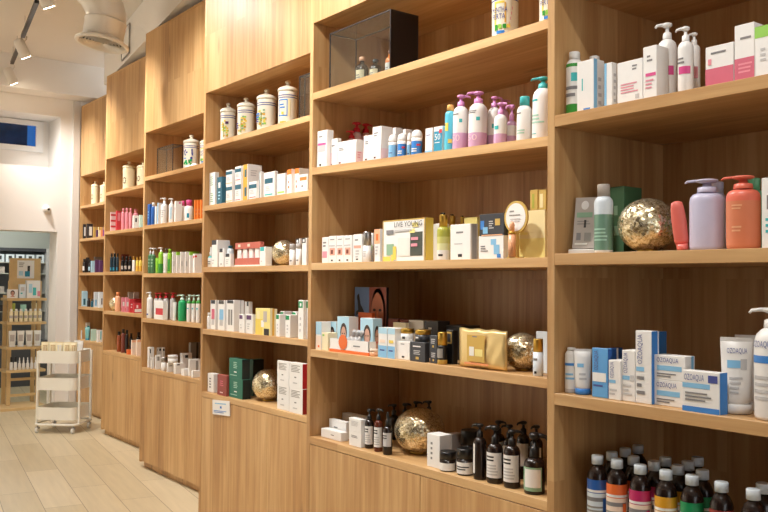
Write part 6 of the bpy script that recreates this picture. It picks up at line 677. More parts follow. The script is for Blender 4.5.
        cb=MB(); cb.lathe([(r,hl),(r,h*.96),(r*.94,h)],mat(cap,'metal' if cap in('gold','silver') else 'satin'),seg); cb.build('lid',root)
    elif kind=='ball':
        rz=h/2; n=18; prof=[]
        for i in range(n+1):
            a=-PI/2+PI*i/n; rr=r*math.cos(a); zz=rz+rz*math.sin(a)
            if i==0: rr=r*.05
            if i==n: rr=r*.05
            prof.append((max(rr,r*.05),zz+ (rz*.05 if i==0 else 0)))
        b2=MB(); b2.lathe(prof,glitter(),40); b2.build('globe',root)
        cb=MB(); cb.lathe([(r*.36,0),(r*.38,.002),(r*.38,rz*.09),(r*.3,rz*.12)],mat('gold','metal'),24); cb.build('base',root)
    elif kind=='apo':
        apothecary(root,r,h,ex['pat'],phic,seg)
    return root
def apothecary(root,r,h,pat,phic,seg):
    cer=mat((230,224,206),'ceramic') if pat!='black' else mat('cream','ceramic'); bl=mat((70,84,150),'ceramic') if pat!='black' else mat('cream','ceramic')
    hb=h*.76
    prof=[(r*.94,0),(r*.97,hb*.02),(r*.97,hb*.06),(r*.92,hb*.08),(r*.92,hb*.10),(r*.92,hb*.115),(r*.92,hb*.8),(r*.92,hb*.825),(r*.94,hb*.86),(r*.94,hb*.885),(r*.93,hb*.93),(r*.92,hb)]
    def mf(z):
        q=z/hb
        return bl if (.1<q<.118 or .8<q<.826 or .86<q<.886) else cer
    b=MB(); b.lathe(prof,mf,max(seg,20)); pb_=b
    l=MB(); g=h-hb
    l.lathe([(r*.98,hb),(r,hb+g*.05),(r*.98,hb+g*.22),(r*.8,hb+g*.36),(r*.45,hb+g*.48),(r*.2,hb+g*.58),(r*.16,hb+g*.68),(r*.26,hb+g*.78),(r*.28,hb+g*.88),(r*.18,hb+g*.97),(r*.05,h)],cer,max(seg,20)); l.build('lid',root)
    P=[]; R=lambda *a:P.append(('R','f')+a); T=lambda *a:P.append(('T','f')+a)
    if pat in('y1','y2','y3','yellow','yellow2'):
        rr=random.Random(pat)
        if pat.startswith('yellow'):
            R(.28,.34,.3,.78,'yellow'); R(.34,.6,.74,.78,'yellow'); R(.6,.64,.35,.75,'ochre'); R(.36,.6,.14,.2,'blue')
            P.append(('W','f',.2,.68,.56,.66,'navy','MENTHA')); P.append(('W','f',.22,.62,.43,.53,'navy','FERTA'))
            for a,c in ((.3,'green'),(.42,'lime'),(.55,'green'),(.66,'yellow')): R(a,a+.1,.2+.05*rr.random(),.32,c)
            for k in range(4): R(.72+.03*k,.74+.03*k,.3+.1*k,.36+.1*k,'pink')
        else:
            for k in range(26): a=.28+.34*rr.random(); b_=.16+.52*rr.random(); R(a,a+.09,b_,b_+.05,rr.choice(['yellow','ochre','lime','yellow','sage']))
            R(.45,.48,.18,.6,'olive'); T(.12,.35,.3,.5,'navy',3) if pat!='y1' else R(.55,.7,.6,.68,'plum')
            if pat=='y3': P.append(('T','f',.1,.4,.42,.6,'blue',2))
    elif pat=='bl':
        R(.25,.29,.3,.76,'blue'); R(.62,.66,.3,.76,'blue'); R(.25,.66,.3,.33,'blue'); R(.25,.66,.73,.76,'blue'); T(.32,.6,.5,.66,'blue',2); R(.66,.76,.3,.76,'cream2'); R(.3,.6,.12,.16,'ochre'); R(.4,.5,.35,.42,'yellow')
    elif pat=='grape':
        rr=random.Random(3)
        for k in range(10): a=.2+.25*rr.random(); b_=.5+.22*rr.random(); R(a,a+.05,b_,b_+.06,'navy')
        for k in range(5): a=.6+.12*rr.random(); b_=.35+.35*rr.random(); R(a,a+.06,b_,b_+.1,'navy')
        for k in range(9): a=.15+.55*rr.random(); b_=.14+.16*rr.random(); R(a,a+.1,b_,b_+.08,rr.choice(['green','greend','emerald'])); 
        T(.3,.5,.38,.46,'blue',1)
    elif pat=='black':
        for k in range(10):
            a=2*PI*k/10; R(.36+.1*math.cos(a),.41+.1*math.cos(a),.42+.12*math.sin(a),.47+.12*math.sin(a),'dark')
    art(pb_,P,cyl_surf(lambda z:r*.92,hb,phic),'ceramic'); pb_.build('body',root)
def frame_box(mb,x0,x1,y0,y1,z0,z1,t,m):
    for z in (z0,z1-t):
        mb.box(x0,x1,y0,y0+t,z,z+t,m); mb.box(x0,x1,y1-t,y1,z,z+t,m); mb.box(x0,x0+t,y0+t,y1-t,z,z+t,m); mb.box(x1-t,x1,y0+t,y1-t,z,z+t,m)
    for a in (x0,x1-t):
        for b in (y0,y1-t): mb.box(a,a+t,b,b+t,z0+t,z1-t,m)
def custom(row):
    t,kind,name,label,cat,group,bay,loc,(dep,w,h),col,P,ex=row
    x,y,z=loc; z+=.0004
    if kind=='case':
        r=root_for(name,label,cat,group,(x,y,z)); f=MB(); th=.005
        frame_box(f,-dep/2,dep/2,-w/2,w/2,0,h,th,mat('dark','satin')); f.build('frame',r)
        g=glass()
        for nm,b in (('glass_pane',(-dep/2+.001,-dep/2+.003,-w/2+th,w/2-th,th,h-th)),('glass_pane',(-dep/2+th,dep/2-th,w/2-.003,w/2-.001,th,h-th)),('glass_pane',(-dep/2+th,dep/2-th,-w/2+th,w/2-th,h-.003,h-.001))):
            q=MB(); q.box(*b,g); q.build(nm,r)
        if bay==5:
            q=MB(); q.box(-dep/2+th,dep/2-th,-w/2+.0005,-w/2+.004,th,h-th,mat('blk','satin')); o=q.build('black_side_panel',r)
            o['label']='solid black side panel'
            q=MB(); q.box(-dep/2+th,dep/2-th,-w/2+th,w/2-th,0.001,.004,mat('dark','satin')); q.build('floor_panel',r)
        else:
            q=MB(); q.box(-dep/2+th,dep/2-th,-w/2+.001,-w/2+.003,th,h-th,g); q.build('glass_pane',r)
            q=MB(); q.box(-dep/2+th,dep/2-th,-w/2+th,w/2-th,0.001,.004,mat('greyl','satin')); q.build('floor_panel',r)
    elif kind=='leaflet':
        r=root_for(name,label,cat,group,(x+.004,y-.021,z+.0003),0,math.radians(26)); q=MB(); q.box(-.022,.022,-.036,.036,0,.012,mat('white','satin'),ch=.002); q.build('stand',r)
        q=MB(); W_=.062; hh=h*1.03; q.box(-.003,.003,-W_/2,W_/2,0,hh,mat('greige','card'),ch=.001)
        def s(f,a,b,l): return (-.003-l,W_/2-a*W_,b*hh)
        s.curved=False
        A=[('R','f',.1,.8,.6,.7,'sage'),('T','f',.15,.85,.45,.55,'greyb',2),('R','f',.45,.55,.4,.55,'dark'),('R','f',.15,.35,.16,.3,'grey'),('R','f',.5,.8,.14,.3,'greyb'),('T','f',.1,.8,.05,.12,'offwhite',1)]
        art(q,A,s,'card'); n=16; q.face([s('f',.45+.17*math.cos(2*PI*i/n),.84+.09*math.sin(2*PI*i/n)*1.0,.001) for i in range(n)],mat('white','card'))
        o=q.build('card',r,loc=(-.012,-.004,.0135),rot=(0,math.radians(16),0))
    elif kind=='coraltube':
        r=root_for(name,label,cat,group,(x,y,z),0,.6); m=mat('coralp','satin'); q=MB()
        R_=.0175; rings=[]
        q.lathe([(R_*.75,0),(R_*.8,.002),(R_*.8,h*.12)],m,16); 
        q.lathe([(R_*.85,h*.12),(R_,h*.2),(R_*1.02,h*.6),(R_*.9,h*.85),(R_*.75,h*.97),(R_*.3,h)],m,16,sx=.45)
        q.build('body',r,loc=(0,.0,0.0028),rot=(math.radians(-7),0,0))
    elif kind=='salmon':
        r=root_for(name,label,cat,group,(x,y,z)); m=mat((196,104,88),'card'); q=MB()
        q.box(-dep/2,dep/2,-w/2,w/2,0,.008,mat('white','card')); q.box(-dep/2+.005,dep/2,-w/2+.003,w/2-.003,.008,h*.34,m); q.build('base',r)
        q=MB(); q.box(dep/2-.01,dep/2,-w/2,w/2,h*.34,h*.75,m); q.box(-dep/2+.008,dep/2,-w/2,w/2,h*.74,h,m)
        s=lambda f,a,b,l:(-dep/2+.008-l,w/2-a*w,h*.74+b*h*.26); s.curved=False
        art(q,[('R','f',.12,.22,.3,.75,'peachw'),('R','f',.5,.6,.3,.75,'peachw')],s,'card'); q.build('header',r)
        for k in range(4):
            b=MB(); yy=w/2-w*(.14+k*.235); b.box(-dep/2+.012,-dep/2+.05,yy-w*.075,yy+w*.075,h*.34+.0003,h*.738,mat('white','card'),ch=.001)
            tag(b.build('carton',loc=(x,y,z)),['leftmost white box standing in salmon display tray','second white box from left in salmon display tray','third white box from left in salmon display tray','rightmost white box standing in salmon display tray'][k],'box','white boxes in the salmon display tray')
    elif kind=='tray':
        r=root_for(name,label,cat,group,(x,y,z)); q=MB(); D_=dep; t_=.003
        q.box(-D_/2-.002,D_/2,-w/2,w/2,0,.012,mat('orange','card')); q.build('orange_base',r)
        q=MB(); wt=mat('white','card'); h2=h; q.box(-D_/2,D_/2,-w/2,w/2,.012,.016,wt); q.box(-D_/2,-D_/2+t_,-w/2,w/2,.016,h2,wt); q.box(-D_/2,D_/2,-w/2,-w/2+t_,.016,h2,wt); q.box(-D_/2,D_/2,w/2-t_,w/2,.016,h2,wt)
        s=lambda f,a,b,l:(-D_/2-l,w/2-a*w,.012+b*(h2-.012)); s.curved=False
        art(q,[('T','f',.62,.85,.35,.6,'grey',1)],s,'card'); 
        q.build('tray',r)
        n=20; q=MB(); q.lathe([(h*.55,0),(h*.55,.002)],mat('orange','card'),n); o=q.build('round_tag',r,loc=(-D_/2-.0028,w/2-w*.36,h*.8),rot=(0,PI/2,0))
        for k in range(6):
            b=MB(); rr=.0085; Lh=.06; b.lathe([(rr,0),(rr,Lh*.55)],mat('white','gloss'),14); b.lathe([(rr*1.08,Lh*.55),(rr*1.08,Lh*.93),(rr*.8,Lh)],mat('greyl','gloss'),14)
            yy=w/2-w*(.33+.1*(k%3)); xx=-D_/2+.02+.028*(k//3)
            o=b.build('lip_balm',loc=(x+xx,y+yy,z+.0165+.03*(k//3)),rot=(0,0,0)); o.rotation_euler=(math.radians(38),math.radians(-10),0)
            tag(o,['lower front white stick tilted in white tray display, leftmost','lower white stick tilted in tray display, middle','lower white stick tilted in tray display, rightmost','upper white stick tilted in tray display, leftmost','upper white stick tilted in tray display, middle','upper white stick tilted in tray display, rightmost'][k],'lip balm','white sticks in the tray display')
    elif kind=='poster':
        r=root_for(name,label,cat,group,(x,y,z)); q=MB(); q.box(-.006,.006,-w/2,w/2,0,h,mat('dark','card'))
        s=lambda f,a,b,l:(-.006-l,w/2-a*w,b*h); s.curved=False
        A=[('R','f',0,.47,0,1,(150,140,140)),('R','f',0,.47,.5,1,(120,150,196)),('R','f',0,.47,.1,.5,(196,190,196)),('R','f',.47,1,0,1,(160,84,66))]
        art(q,A,s,'card')
        def poly(pts,c,l): q.face([s('f',a,b,l) for a,b in pts],mat(c,'card'))
        def ell(cx,cz,rx,rz,c,l,n=18,a0=0,a1=2*PI): poly([(cx+rx*math.cos(a0+(a1-a0)*i/n),cz+rz*math.sin(a0+(a1-a0)*i/n)) for i in range(n+(a1<6))],c,l)
        poly([(.08,.86),(.14,.9),(.2,.72),(.3,.62),(.42,.42),(.38,.38),(.24,.55),(.12,.62)],'slate',.0015); poly([(.05,.6),(.2,.66),(.2,.6),(.06,.54)],'slate',.0016); ell(.12,.83,.04,.05,'dark',.0017)
        ell(.75,.56,.235,.43,'hair',.0012); ell(.73,.56,.2,.36,'skin',.0016); ell(.73,.16,.2,.14,'skin',.0015)
        for cx in (.64,.82): ell(cx,.64,.045,.022,'hair',.002)
        poly([(.71,.62),(.76,.62),(.78,.48),(.69,.48)],'orangep',.002); ell(.73,.36,.11,.07,'white',.0022,a0=PI,a1=2*PI); ell(.73,.36,.12,.012,'reds',.0023)
        q.build('printed_board',r); q=MB(); q.box(.006,.03,-w*.1,w*.1,0,h*.5,mat('white','card')); q.build('back_stay',r)
    elif kind=='pouch':
        r=root_for(name,label,cat,group,(x,y,z)); me=MB(); gm=simple('champagne_foil',(226,200,140),.33,metal=.55)
        rr=random.Random(5); nx,nz=18,12
        def P_(side,i,j):
            u=i/nx; v_=j/nz; e=(math.sin(PI*u)**.35)*(math.sin(PI*v_)**.3) if 0<u<1 and 0<v_<1 else 0
            bul=dep*.42*e; wr=.004*math.sin(u*31+v_*7)*math.sin(v_*17+u*5)*(1 if u>.55 else .35)*e
            zz=v_*h+ .002*math.sin(u*19)*(v_>.9); return ((bul+wr)*side*(1.0) , w/2-u*w, zz)
        for side in (-1,1):
            idx=[[len(me.v)+i*(nz+1)+j for j in range(nz+1)] for i in range(nx+1)]
            for i in range(nx+1):
                for j in range(nz+1): me.v.append(P_(side,i,j))
            mi=me.mi(gm)
            for i in range(nx):
                for j in range(nz):
                    f=(idx[i][j],idx[i+1][j],idx[i+1][j+1],idx[i][j+1]); me.f.append(f if side<0 else f[::-1]); me.m.append(mi); me.sm.append(True)
        me.build('pouch_body',r,weld=True)
        lb=MB(); s=lambda f,a,b,l:(-dep*.425-.004-l,w/2-a*w,b*h); s.curved=False
        art(lb,[('R','f',.25,.62,.18,.85,'gold'),('T','f',.36,.5,.78,.84,'grey',1),('R','f',.3,.4,.32,.55,'offwhite'),('R','f',.42,.58,.32,.5,'yellowl'),('R','f',.2,.7,.1,.15,'orangep')],s,'satin'); lb.build('printed_label',r)
    elif kind=='mirror':
        r=root_for(name,label,cat,group,(x,y,z)); n=36; rx=w*.56; hz=h; rz=h*.285
        q=MB(); cz=hz-rz
        def ring(rx_,rz_,xx): return [(xx,rx_*math.cos(2*PI*i/n),cz+rz_*math.sin(2*PI*i/n)) for i in range(n)]
        A_=ring(rx,rz,-.003);B_=ring(rx,rz,.003)
        q.face(A_,mat('gold2','satin')); q.face(B_[::-1],mat('gold2','satin'))
        for i in range(n): q.face([A_[i],A_[(i+1)%n],B_[(i+1)%n],B_[i]],mat('gold2','satin'))
        q.face(ring(rx*.84,rz*.86,-.0036),mat('white','card'))
        s=lambda f,a,b,l:(-.0036-l,w/2-a*w,hz*.46+b*hz*.54); s.curved=False
        art(q,[('T','f',.22,.5,.62,.72,'greyb',1),('T','f',.2,.85,.5,.58,'greyb',1),('T','f',.25,.8,.3,.45,'greyl',2)],s,'card'); q.build('round_card',r)
        q=MB(); q.box(-.002,.002,-w*.12,w*.12,0,hz*.5,mat('gold2','satin')); q.box(-.02,.012,-w*.25,w*.25,0,.004,mat('gold2','satin')); q.build('stem',r)
        q=MB(); rp=w*.13; q.lathe([(rp,.005),(rp,hz*.42)],mat('peach','satin'),14); q.lathe([(rp*1.08,hz*.42),(rp*1.08,hz*.46)],mat('gold','metal'),14); q.lathe([(rp*.75,hz*.46),(rp*.7,hz*.6),(rp*.3,hz*.64)],mat('peach','satin'),14)
        o=q.build('concealer_pen',loc=(x-.02,y,z-.001)); tag(o,'rose gold pen standing before round gold rimmed card','cosmetic pen')
    return None
for row in ITEMS:
    if row[0]=='B': carton(row)
    elif row[0]=='C': round_item(row)
    else: custom(row)
# tiny bottles inside the glass display case
for i,(px,py,pz,r,h,c,cc,lbl) in enumerate(((2.125,2.961,0,.026,.118,'amberd','peach','small cork stoppered bottle with cream label inside glass display case'),
        (2.125,2.865,0,.025,.088,'amberd','navyg','small dark capped bottle with white label inside glass display case'),
        (2.13,2.772,0,.020,.108,'orangeb','amber2','small orange bottle beside black panel inside glass display case'))):
    z=2.3215+.0048; r_=empty('vintage_bottle',(px,py,z)); tag(r_,lbl,'bottle','antique bottles in the glass display case')
    b=MB(); b.lathe([(r*.9,0),(r,h*.03),(r,h*.6),(r*.8,h*.68),(r*.35,h*.76),(r*.35,h*.84)],mat(c,'gloss'),16); b.build('body',r_)
    b=MB(); b.lathe([(r*.42,h*.84),(r*.5,h*.86),(r*.5,h*.97),(r*.3,h)],mat(cc,'satin'),12); b.build('cap',r_)
    b=MB(); art(b,[('R','f',.05,.8,.12,.85,'cream' if i!=2 else 'offwhite'),('T','f',.2,.6,.3,.6,'grey',2)],cyl_surf(lambda q:r,h*.58,PI+.5),'card'); b.build('printed_label',r_)
for i,(px,py) in enumerate(((2.71,5.98),(2.71,5.88))):
    b=MB(); b.lathe([(.028,0),(.03,.004),(.03,.02),(.02,.03)],mat('white','ceramic'),14); tag(b.build('ceramic_dish',loc=(px,py,2.3135+.0048)),['small white dish inside small glass box, left one','small white dish inside small glass box, right one'][i],'dish','white dishes in the small glass box')
# castile soap bottles, bottom shelf of the nearest cabinet
def castile(col):
    r_=empty('soap_bottle',(0,0,0)); r=.0265; h=.22; b=MB()
    prof=[(r*.9,0),(r,h*.02),(r,h*.74),(r*.92,h*.79),(r*.7,h*.845),(r*.45,h*.875),(r*.42,h*.9)]
    b.lathe(prof,mat('amberd','gloss'),24); b.build('body',r_)
    c=MB(); rc=.0155; c.lathe([(rc,h*.895),(rc,h*.99),(rc*.9,h)],mat('bluew','satin'),24); c.build('cap',r_)
    q=MB(); s=cyl_surf(lambda z:r,h,PI+.5); 
    def s2(f,a,b,l): return s(f,.5+(a-.5)*1.9,b,l)
    s2.curved=2
    cc={'blue':'blued','orange':'orange','magenta':'mag2','amber':'amber','green':'green2','brownred':'brownred','brown':'brown'}[col]
    art(q,[('R','f',0,1,.06,.72,cc),('R','f',.03,.97,.08,.56,{'blue':'bluew'}.get(col,'peachw')),('R','f',0,1,.57,.6,'white'),('T','f',.15,.85,.44,.54,'grey',1),('T','f',.08,.9,.1,.42,'greyb',7),('R','f',.64,.72,.06,.5,cc)],s2,'satin'); q.build('printed_label',r_)
    return r_
PRO={}; rown={1:'front row',2:'second row',3:'third row',4:'rearmost row'}
capn={'blue':'blue','orange':'orange','magenta':'magenta','amber':'yellow','green':'green','brownred':'brick red','brown':'brown'}
for col,x,y,row in CAST:
    if col not in PRO: o=PRO[col]=castile(col)
    else: o=copy_tree(PRO[col])
    o.location=(x,y,CABS[5][4]['E']+.0004); tag(o,f"dark soap bottle, {capn[col]} label and white cap, {rown[row]} of rightmost cabinet's bottom shelf",'bottle','soap bottles on the bottom shelf of the rightmost cabinet')
# ------------------------------------------------------------------ cabinets
CTOP=3.48; DEP=.4958; PH=.055
cabname={1:'leftmost tall oak display cabinet, partly behind the white trolley',2:'second oak display cabinet from left, holding cream jars on top',3:'third oak display cabinet from left, with green bottles',4:'fourth oak display cabinet from left, with price card on its door',5:'wide-looking oak display cabinet second from right, with glass case',6:'rightmost oak display cabinet, nearest the camera, dark inside'}
wf,wsd,wsh=wood('front'),wood('side'),wood('shelf')
SL=.0293
for b,v,uo,w,Z,fb in CABS:
    y1=uo; y0=uo-w; t=.026 if b!=3 else .026; xc=v+DEP/2; yc=(y0+y1)/2
    r=empty('display_cabinet',(xc,yc,0)); tag(r,cabname[b],'cabinet','stepped row of oak display cabinets')
    X0,X1=-DEP/2,DEP/2+.016; Y0,Y1=y0-yc,y1-yc
    def B_(nm,bx,m,**k): q=MB(); q.box(*bx,m,ch=.0008); return q.build(nm,r,**k)
    B_('side_panel',(X0,X1,Y1-t,Y1,.0,CTOP) if False else (X0,X1,Y1-t,Y1,PH-.01,CTOP),wsd); B_('side_panel',(X0,X1,Y0,Y0+t,PH-.01,CTOP),wsd)
    B_('back_panel',(DEP/2,X1,Y0+t,Y1-t,PH,CTOP),wf)
    B_('top_panel',(X0,DEP/2,Y0+t,Y1-t,CTOP-.02,CTOP),wsh)
    for lv in 'ABCDE':
        zt=Z[lv]; th=.031
        if b==5 and lv=='B':
            q=MB(); ya,yb=Y0+t,Y1-t; za=1.4831+.0822+.38+.043*((yc+ya)-1.75)/(3.217-1.75); zb=1.4831+.0822+.38+.043*((yc+yb)-1.75)/(3.217-1.75)
            pts=[(X0,ya,za-th),(DEP/2,ya,za-th),(DEP/2,yb,zb-th),(X0,yb,zb-th),(X0,ya,za),(DEP/2,ya,za),(DEP/2,yb,zb),(X0,yb,zb)]
            for f in ((0,3,2,1),(4,5,6,7),(0,1,5,4),(2,3,7,6),(1,2,6,5),(3,0,4,7)): q.face([pts[i] for i in f],wsh)
            q.build('shelf',r); continue
        B_('shelf' if lv!='E' else 'counter_shelf',(X0,DEP/2,Y0+t,Y1-t,zt-th,zt),wsh)
    B_('upper_front',(X0,X0+.02,Y0+t,Y1-t,fb,CTOP-.02),wf); B_('upper_bottom_panel',(X0+.02,DEP/2,Y0+t,Y1-t,fb,fb+.018),wsh)
    zc=Z['E']-.031-.003; ym=(2.4574-yc) if b==5 else 0
    q=B_('door',(X0+.0005,X0+.02,Y0+t+.002,ym-.0015,PH+.002,zc),wf); q=B_('door',(X0+.0005,X0+.02,ym+.0015,Y1-t-.002,PH+.002,zc),wf)
    B_('floor_panel',(X0+.022,DEP/2,Y0+t,Y1-t,PH,PH+.016),wsh)
    B_('plinth',(X0+.04,X1-.02,Y0+.005,Y1-.005,0,PH-.01),wf)
# price card leaning on the door of cabinet four
q=MB(); q.box(-.0015,.0015,-.11,.11,0,.085,mat('white','card')); s=lambda f,a,b,l:(-.0015-l,.11-a*.22,b*.085); s.curved=False
art(q,[('T','f',.15,.9,.7,.85,'skyblue',1),('R','f',.45,.55,.45,.6,'blue'),('T','f',.08,.92,.12,.32,'blue',2)],s,'card')
tag(q.build('price_card',loc=(2.3124-.005,4.60,.700),rot=(math.radians(-4),0,0)),'small white price card hanging tilted on oak door under maroon box','card')
# ------------------------------------------------------------------ room shell.  room axis is turned 9.1 degrees from the cabinets
TH=math.radians(9.1); cT,sT=math.cos(TH),math.sin(TH)
def RW(x,y): return (x*cT+y*sT,-x*sT+y*cT)
def room_box(mb,x0,x1,y0,y1,z0,z1,m):
    P=[RW(x0,y0),RW(x1,y0),RW(x1,y1),RW(x0,y1)]
    lo=[(p[0],p[1],z0) for p in P]; hi=[(p[0],p[1],z1) for p in P]
    mb.face(lo[::-1],m); mb.face(hi,m)
    for i in range(4): j=(i+1)%4; mb.face([lo[i],lo[j],hi[j],hi[i]],m)
white=simple('white_wall_paint',(236,232,227),.75,noise=.02)
ceilm=simple('ceiling_paint',(226,220,212),.8,noise=.02)
# floor: beige planks along the room axis
fm=bpy.data.materials.new('beige_floor_planks'); t_=nt(fm); N=t_.nodes
o_=N.new('ShaderNodeOutputMaterial'); p_=N.new('ShaderNodeBsdfPrincipled'); L(t_,p_.outputs[0],o_.inputs[0])
g_=N.new('ShaderNodeNewGeometry'); m1=N.new('ShaderNodeMapping'); m1.inputs['Rotation'].default_value=(0,0,TH-PI/2+PI); L(t_,g_.outputs['Position'],m1.inputs[0])
br=N.new('ShaderNodeTexBrick'); L(t_,m1.outputs[0],br.inputs['Vector']); br.inputs['Scale'].default_value=1; br.inputs['Brick Width'].default_value=1.2; br.inputs['Row Height'].default_value=.24
br.inputs['Mortar Size'].default_value=.0022; br.inputs['Color1'].default_value=(*[lin(v) for v in (200,184,150)],1); br.inputs['Color2'].default_value=(*[lin(v) for v in (216,201,170)],1); br.inputs['Mortar'].default_value=(*[lin(v) for v in (140,122,92)],1); br.offset=.42
m2_=N.new('ShaderNodeMapping'); m2_.inputs['Scale'].default_value=(1.5,18,1); L(t_,m1.outputs[0],m2_.inputs[0]); nz=N.new('ShaderNodeTexNoise'); nz.inputs['Scale'].default_value=1.4; nz.inputs['Detail'].default_value=5; L(t_,m2_.outputs[0],nz.inputs['Vector'])
mr=N.new('ShaderNodeMapRange'); mr.inputs[3].default_value=.82; mr.inputs[4].default_value=1.12; L(t_,nz.outputs['Fac'],mr.inputs[0])
mx=N.new('ShaderNodeMix'); mx.data_type='RGBA'; mx.blend_type='MULTIPLY'; mx.inputs[0].default_value=1; L(t_,br.outputs['Color'],mx.inputs[6]); L(t_,mr.outputs[0],mx.inputs[7]); L(t_,mx.outputs[2],p_.inputs['Base Color']); p_.inputs['Roughness'].default_value=.38
CEIL=3.9; UE=9.97
q=MB(); q.box(-3.2,4.4,-6.3,13.2,-.06,0,fm); tag(q.build('floor'),kind='structure')
q=MB(); q.box(-3.2,4.4,-6.3,13.2,CEIL,CEIL+.06,ceilm); tag(q.build('ceiling'),kind='structure')
q=MB(); room_box(q,2.36,2.48,-6.6,9.35,0,CEIL,white); tag(q.build('wall_right'),kind='structure')
q=MB(); q.box(-3.3,-3.2,2.6,UE,0,CEIL,white); q.box(-3.3,-3.2,-6.3,2.6,0,CEIL,simple('bounce_cut_wall',(84,62,46),.6,noise=.1)); tag(q.build('wall_far_left'),kind='structure')  # unseen near stretch coloured dark to cut bounce into the rightmost cabinet
q=MB(); q.box(-3.2,2.6,-6.3,-6.2,0,.25,white); q.box(-3.2,2.6,-6.3,-6.2,3.6,CEIL,white); q.box(1.2,2.6,-6.3,-6.2,.25,3.6,white); tag(q.build('wall_near'),kind='structure')  # unseen wall behind the camera, its opening shaped to admit world fill
wn=empty('added_fill_window',(-.95,-6.25,.25)); tag(wn,kind='structure')  # unseen window added so world light fills the room from behind
for k in range(4): q=MB(); xx=-2.2+k*1.43; q.box(xx,xx+.06,-.03,.03,0,3.35,mat('slate','satin')); q.build('window_frame',wn)
# bulkhead over the cabinets
q=MB(); room_box(q,1.62,2.355,-6.0,9.28,3.53,CEIL,white); tag(q.build('trim_1'),kind='structure')
# end wall with doorway and deep niche
q=MB(); xa,xb,xd=-3.2,4.4,1.2
DR,DT=2.935,2.028; NR,NB,NT=2.945,2.747,3.335
q.box(DR,xb,UE,UE+.3,0,NB,white); q.box(xa,xd,UE,UE+.3,0,NB,white); q.box(xd,DR,UE,UE+.3,DT,NB,white)
q.box(NR,xb,UE,UE+.6,NB,CEIL,white); q.box(xa,xd,UE,UE+.6,NB,CEIL,white); q.box(xd,NR,UE,UE+.6,NT,CEIL,white); q.box(xd,NR,UE+.45,UE+.6,NB,NT,white); q.box(xa,xb,UE+.3,UE+.6,NB-.12,NB-.0005,white)
tag(q.build('wall_back'),kind='structure')
q=MB(); q.box(xa,3.4,UE-.3,UE-.001,3.54,CEIL,white); tag(q.build('trim_2'),kind='structure')
q=MB(); q.box(3.085,3.16,UE-.03,UE-.001,0,3.535,simple('pilaster_paint',(214,208,202),.75)); tag(q.build('trim_3'),kind='structure')
# window in the niche
wr=empty('window_1',(2.3,UE+.43,2.97)); tag(wr,kind='structure'); fr=simple('window_frame_white',(232,232,232),.5)
q=MB(); q.box(-1.05,.572,-.03,.019,.0,.06,fr); q.box(-1.05,.572,-.03,.019,.30,.355,fr); q.box(.49,.572,-.03,.019,.06,.30,fr); q.box(-1.05,-.97,-.03,.019,.06,.30,fr); q.build('window_frame',wr)
pm=simple('dark_blue_pane',(24,52,96),.12,noise=.5,nscale=14); pm2=simple('bright_blue_pane',(30,96,178),.15,emit=(30,96,178),es=.15)
q=MB(); q.box(-.97,.40,.0,.012,.06,.30,pm); q.build('window_pane',wr); q=MB(); q.box(.40,.49,.0,.012,.06,.30,pm2); q.build('window_pane',wr)
# ceiling access frames on the bulkhead
def access(yc_,w_,z0,z1,lbl):
    c_=RW(1.608,yc_); r=empty('access_panel',(c_[0],c_[1],z0),(0,0,-TH)); tag(r,lbl,'panel','thin framed panels on the bulkhead')
    gm=mat('greyb','satin'); q=MB(); H_=z1-z0; t=.008
    q.box(-.004,.008,-w_/2,w_/2,0,t,gm); q.box(-.004,.008,-w_/2,w_/2,H_-t,H_,gm); q.box(-.004,.008,-w_/2,-w_/2+t,t,H_-t,gm); q.box(-.004,.008,w_/2-t,w_/2,t,H_-t,gm); q.build('frame',r)
    q=MB(); q.box(.001,.006,-w_/2+t,w_/2-t,t,H_-t,white); q.build('panel',r)
access(8.15,.34,3.56,3.84,'thin framed wall panel above leftmost cabinet'); access(5.55,.34,3.56,3.84,'thin framed wall panel above third cabinet from left')
# ------------------------------------------------------------------ air duct with diffuser
dm=simple('white_duct_metal',(226,222,214),.42,metal=.1)
dl=Vector((2.16,6.33,3.25)); r=empty('air_duct',dl); tag(r,'round white air duct with slatted diffuser hanging from ceiling','duct')
ax=Vector((-.15,.02,-1)).normalized()      # direction the outlet faces
Mx=Matrix.Translation((0,0,0))@ax.to_track_quat('-Z','Y').to_matrix().to_4x4()
R0=.148
q=MB(); q.lathe([(R0,.02),(R0,.15),(R0*1.03,.155),(R0*1.03,.165)],dm,36,M=Mx); q.build('collar',r)
up=-ax; p0=up*.155; side=Vector((-.82,.12,.46)).normalized()
q=MB(); q.tube([p0,p0+up*.05,p0+up*.11+side*.035,p0+up*.16+side*.10,p0+up*.19+side*.2],R0*.97,dm,32); q.build('elbow',r)
pe=p0+up*.19+side*.2
q=MB(); q.tube([pe,pe+side*.03,pe+side*.031,pe+side*.3],[R0*1.04,R0*1.04,R0,R0],dm,32); q.build('pipe',r)
q=MB(); RO=.195
prof=[(R0*.98,.03),(RO*.9,.012),(RO,.0),(RO,-.012),(RO*.96,-.018),(RO*.83,-.012),(RO*.82,.01)]
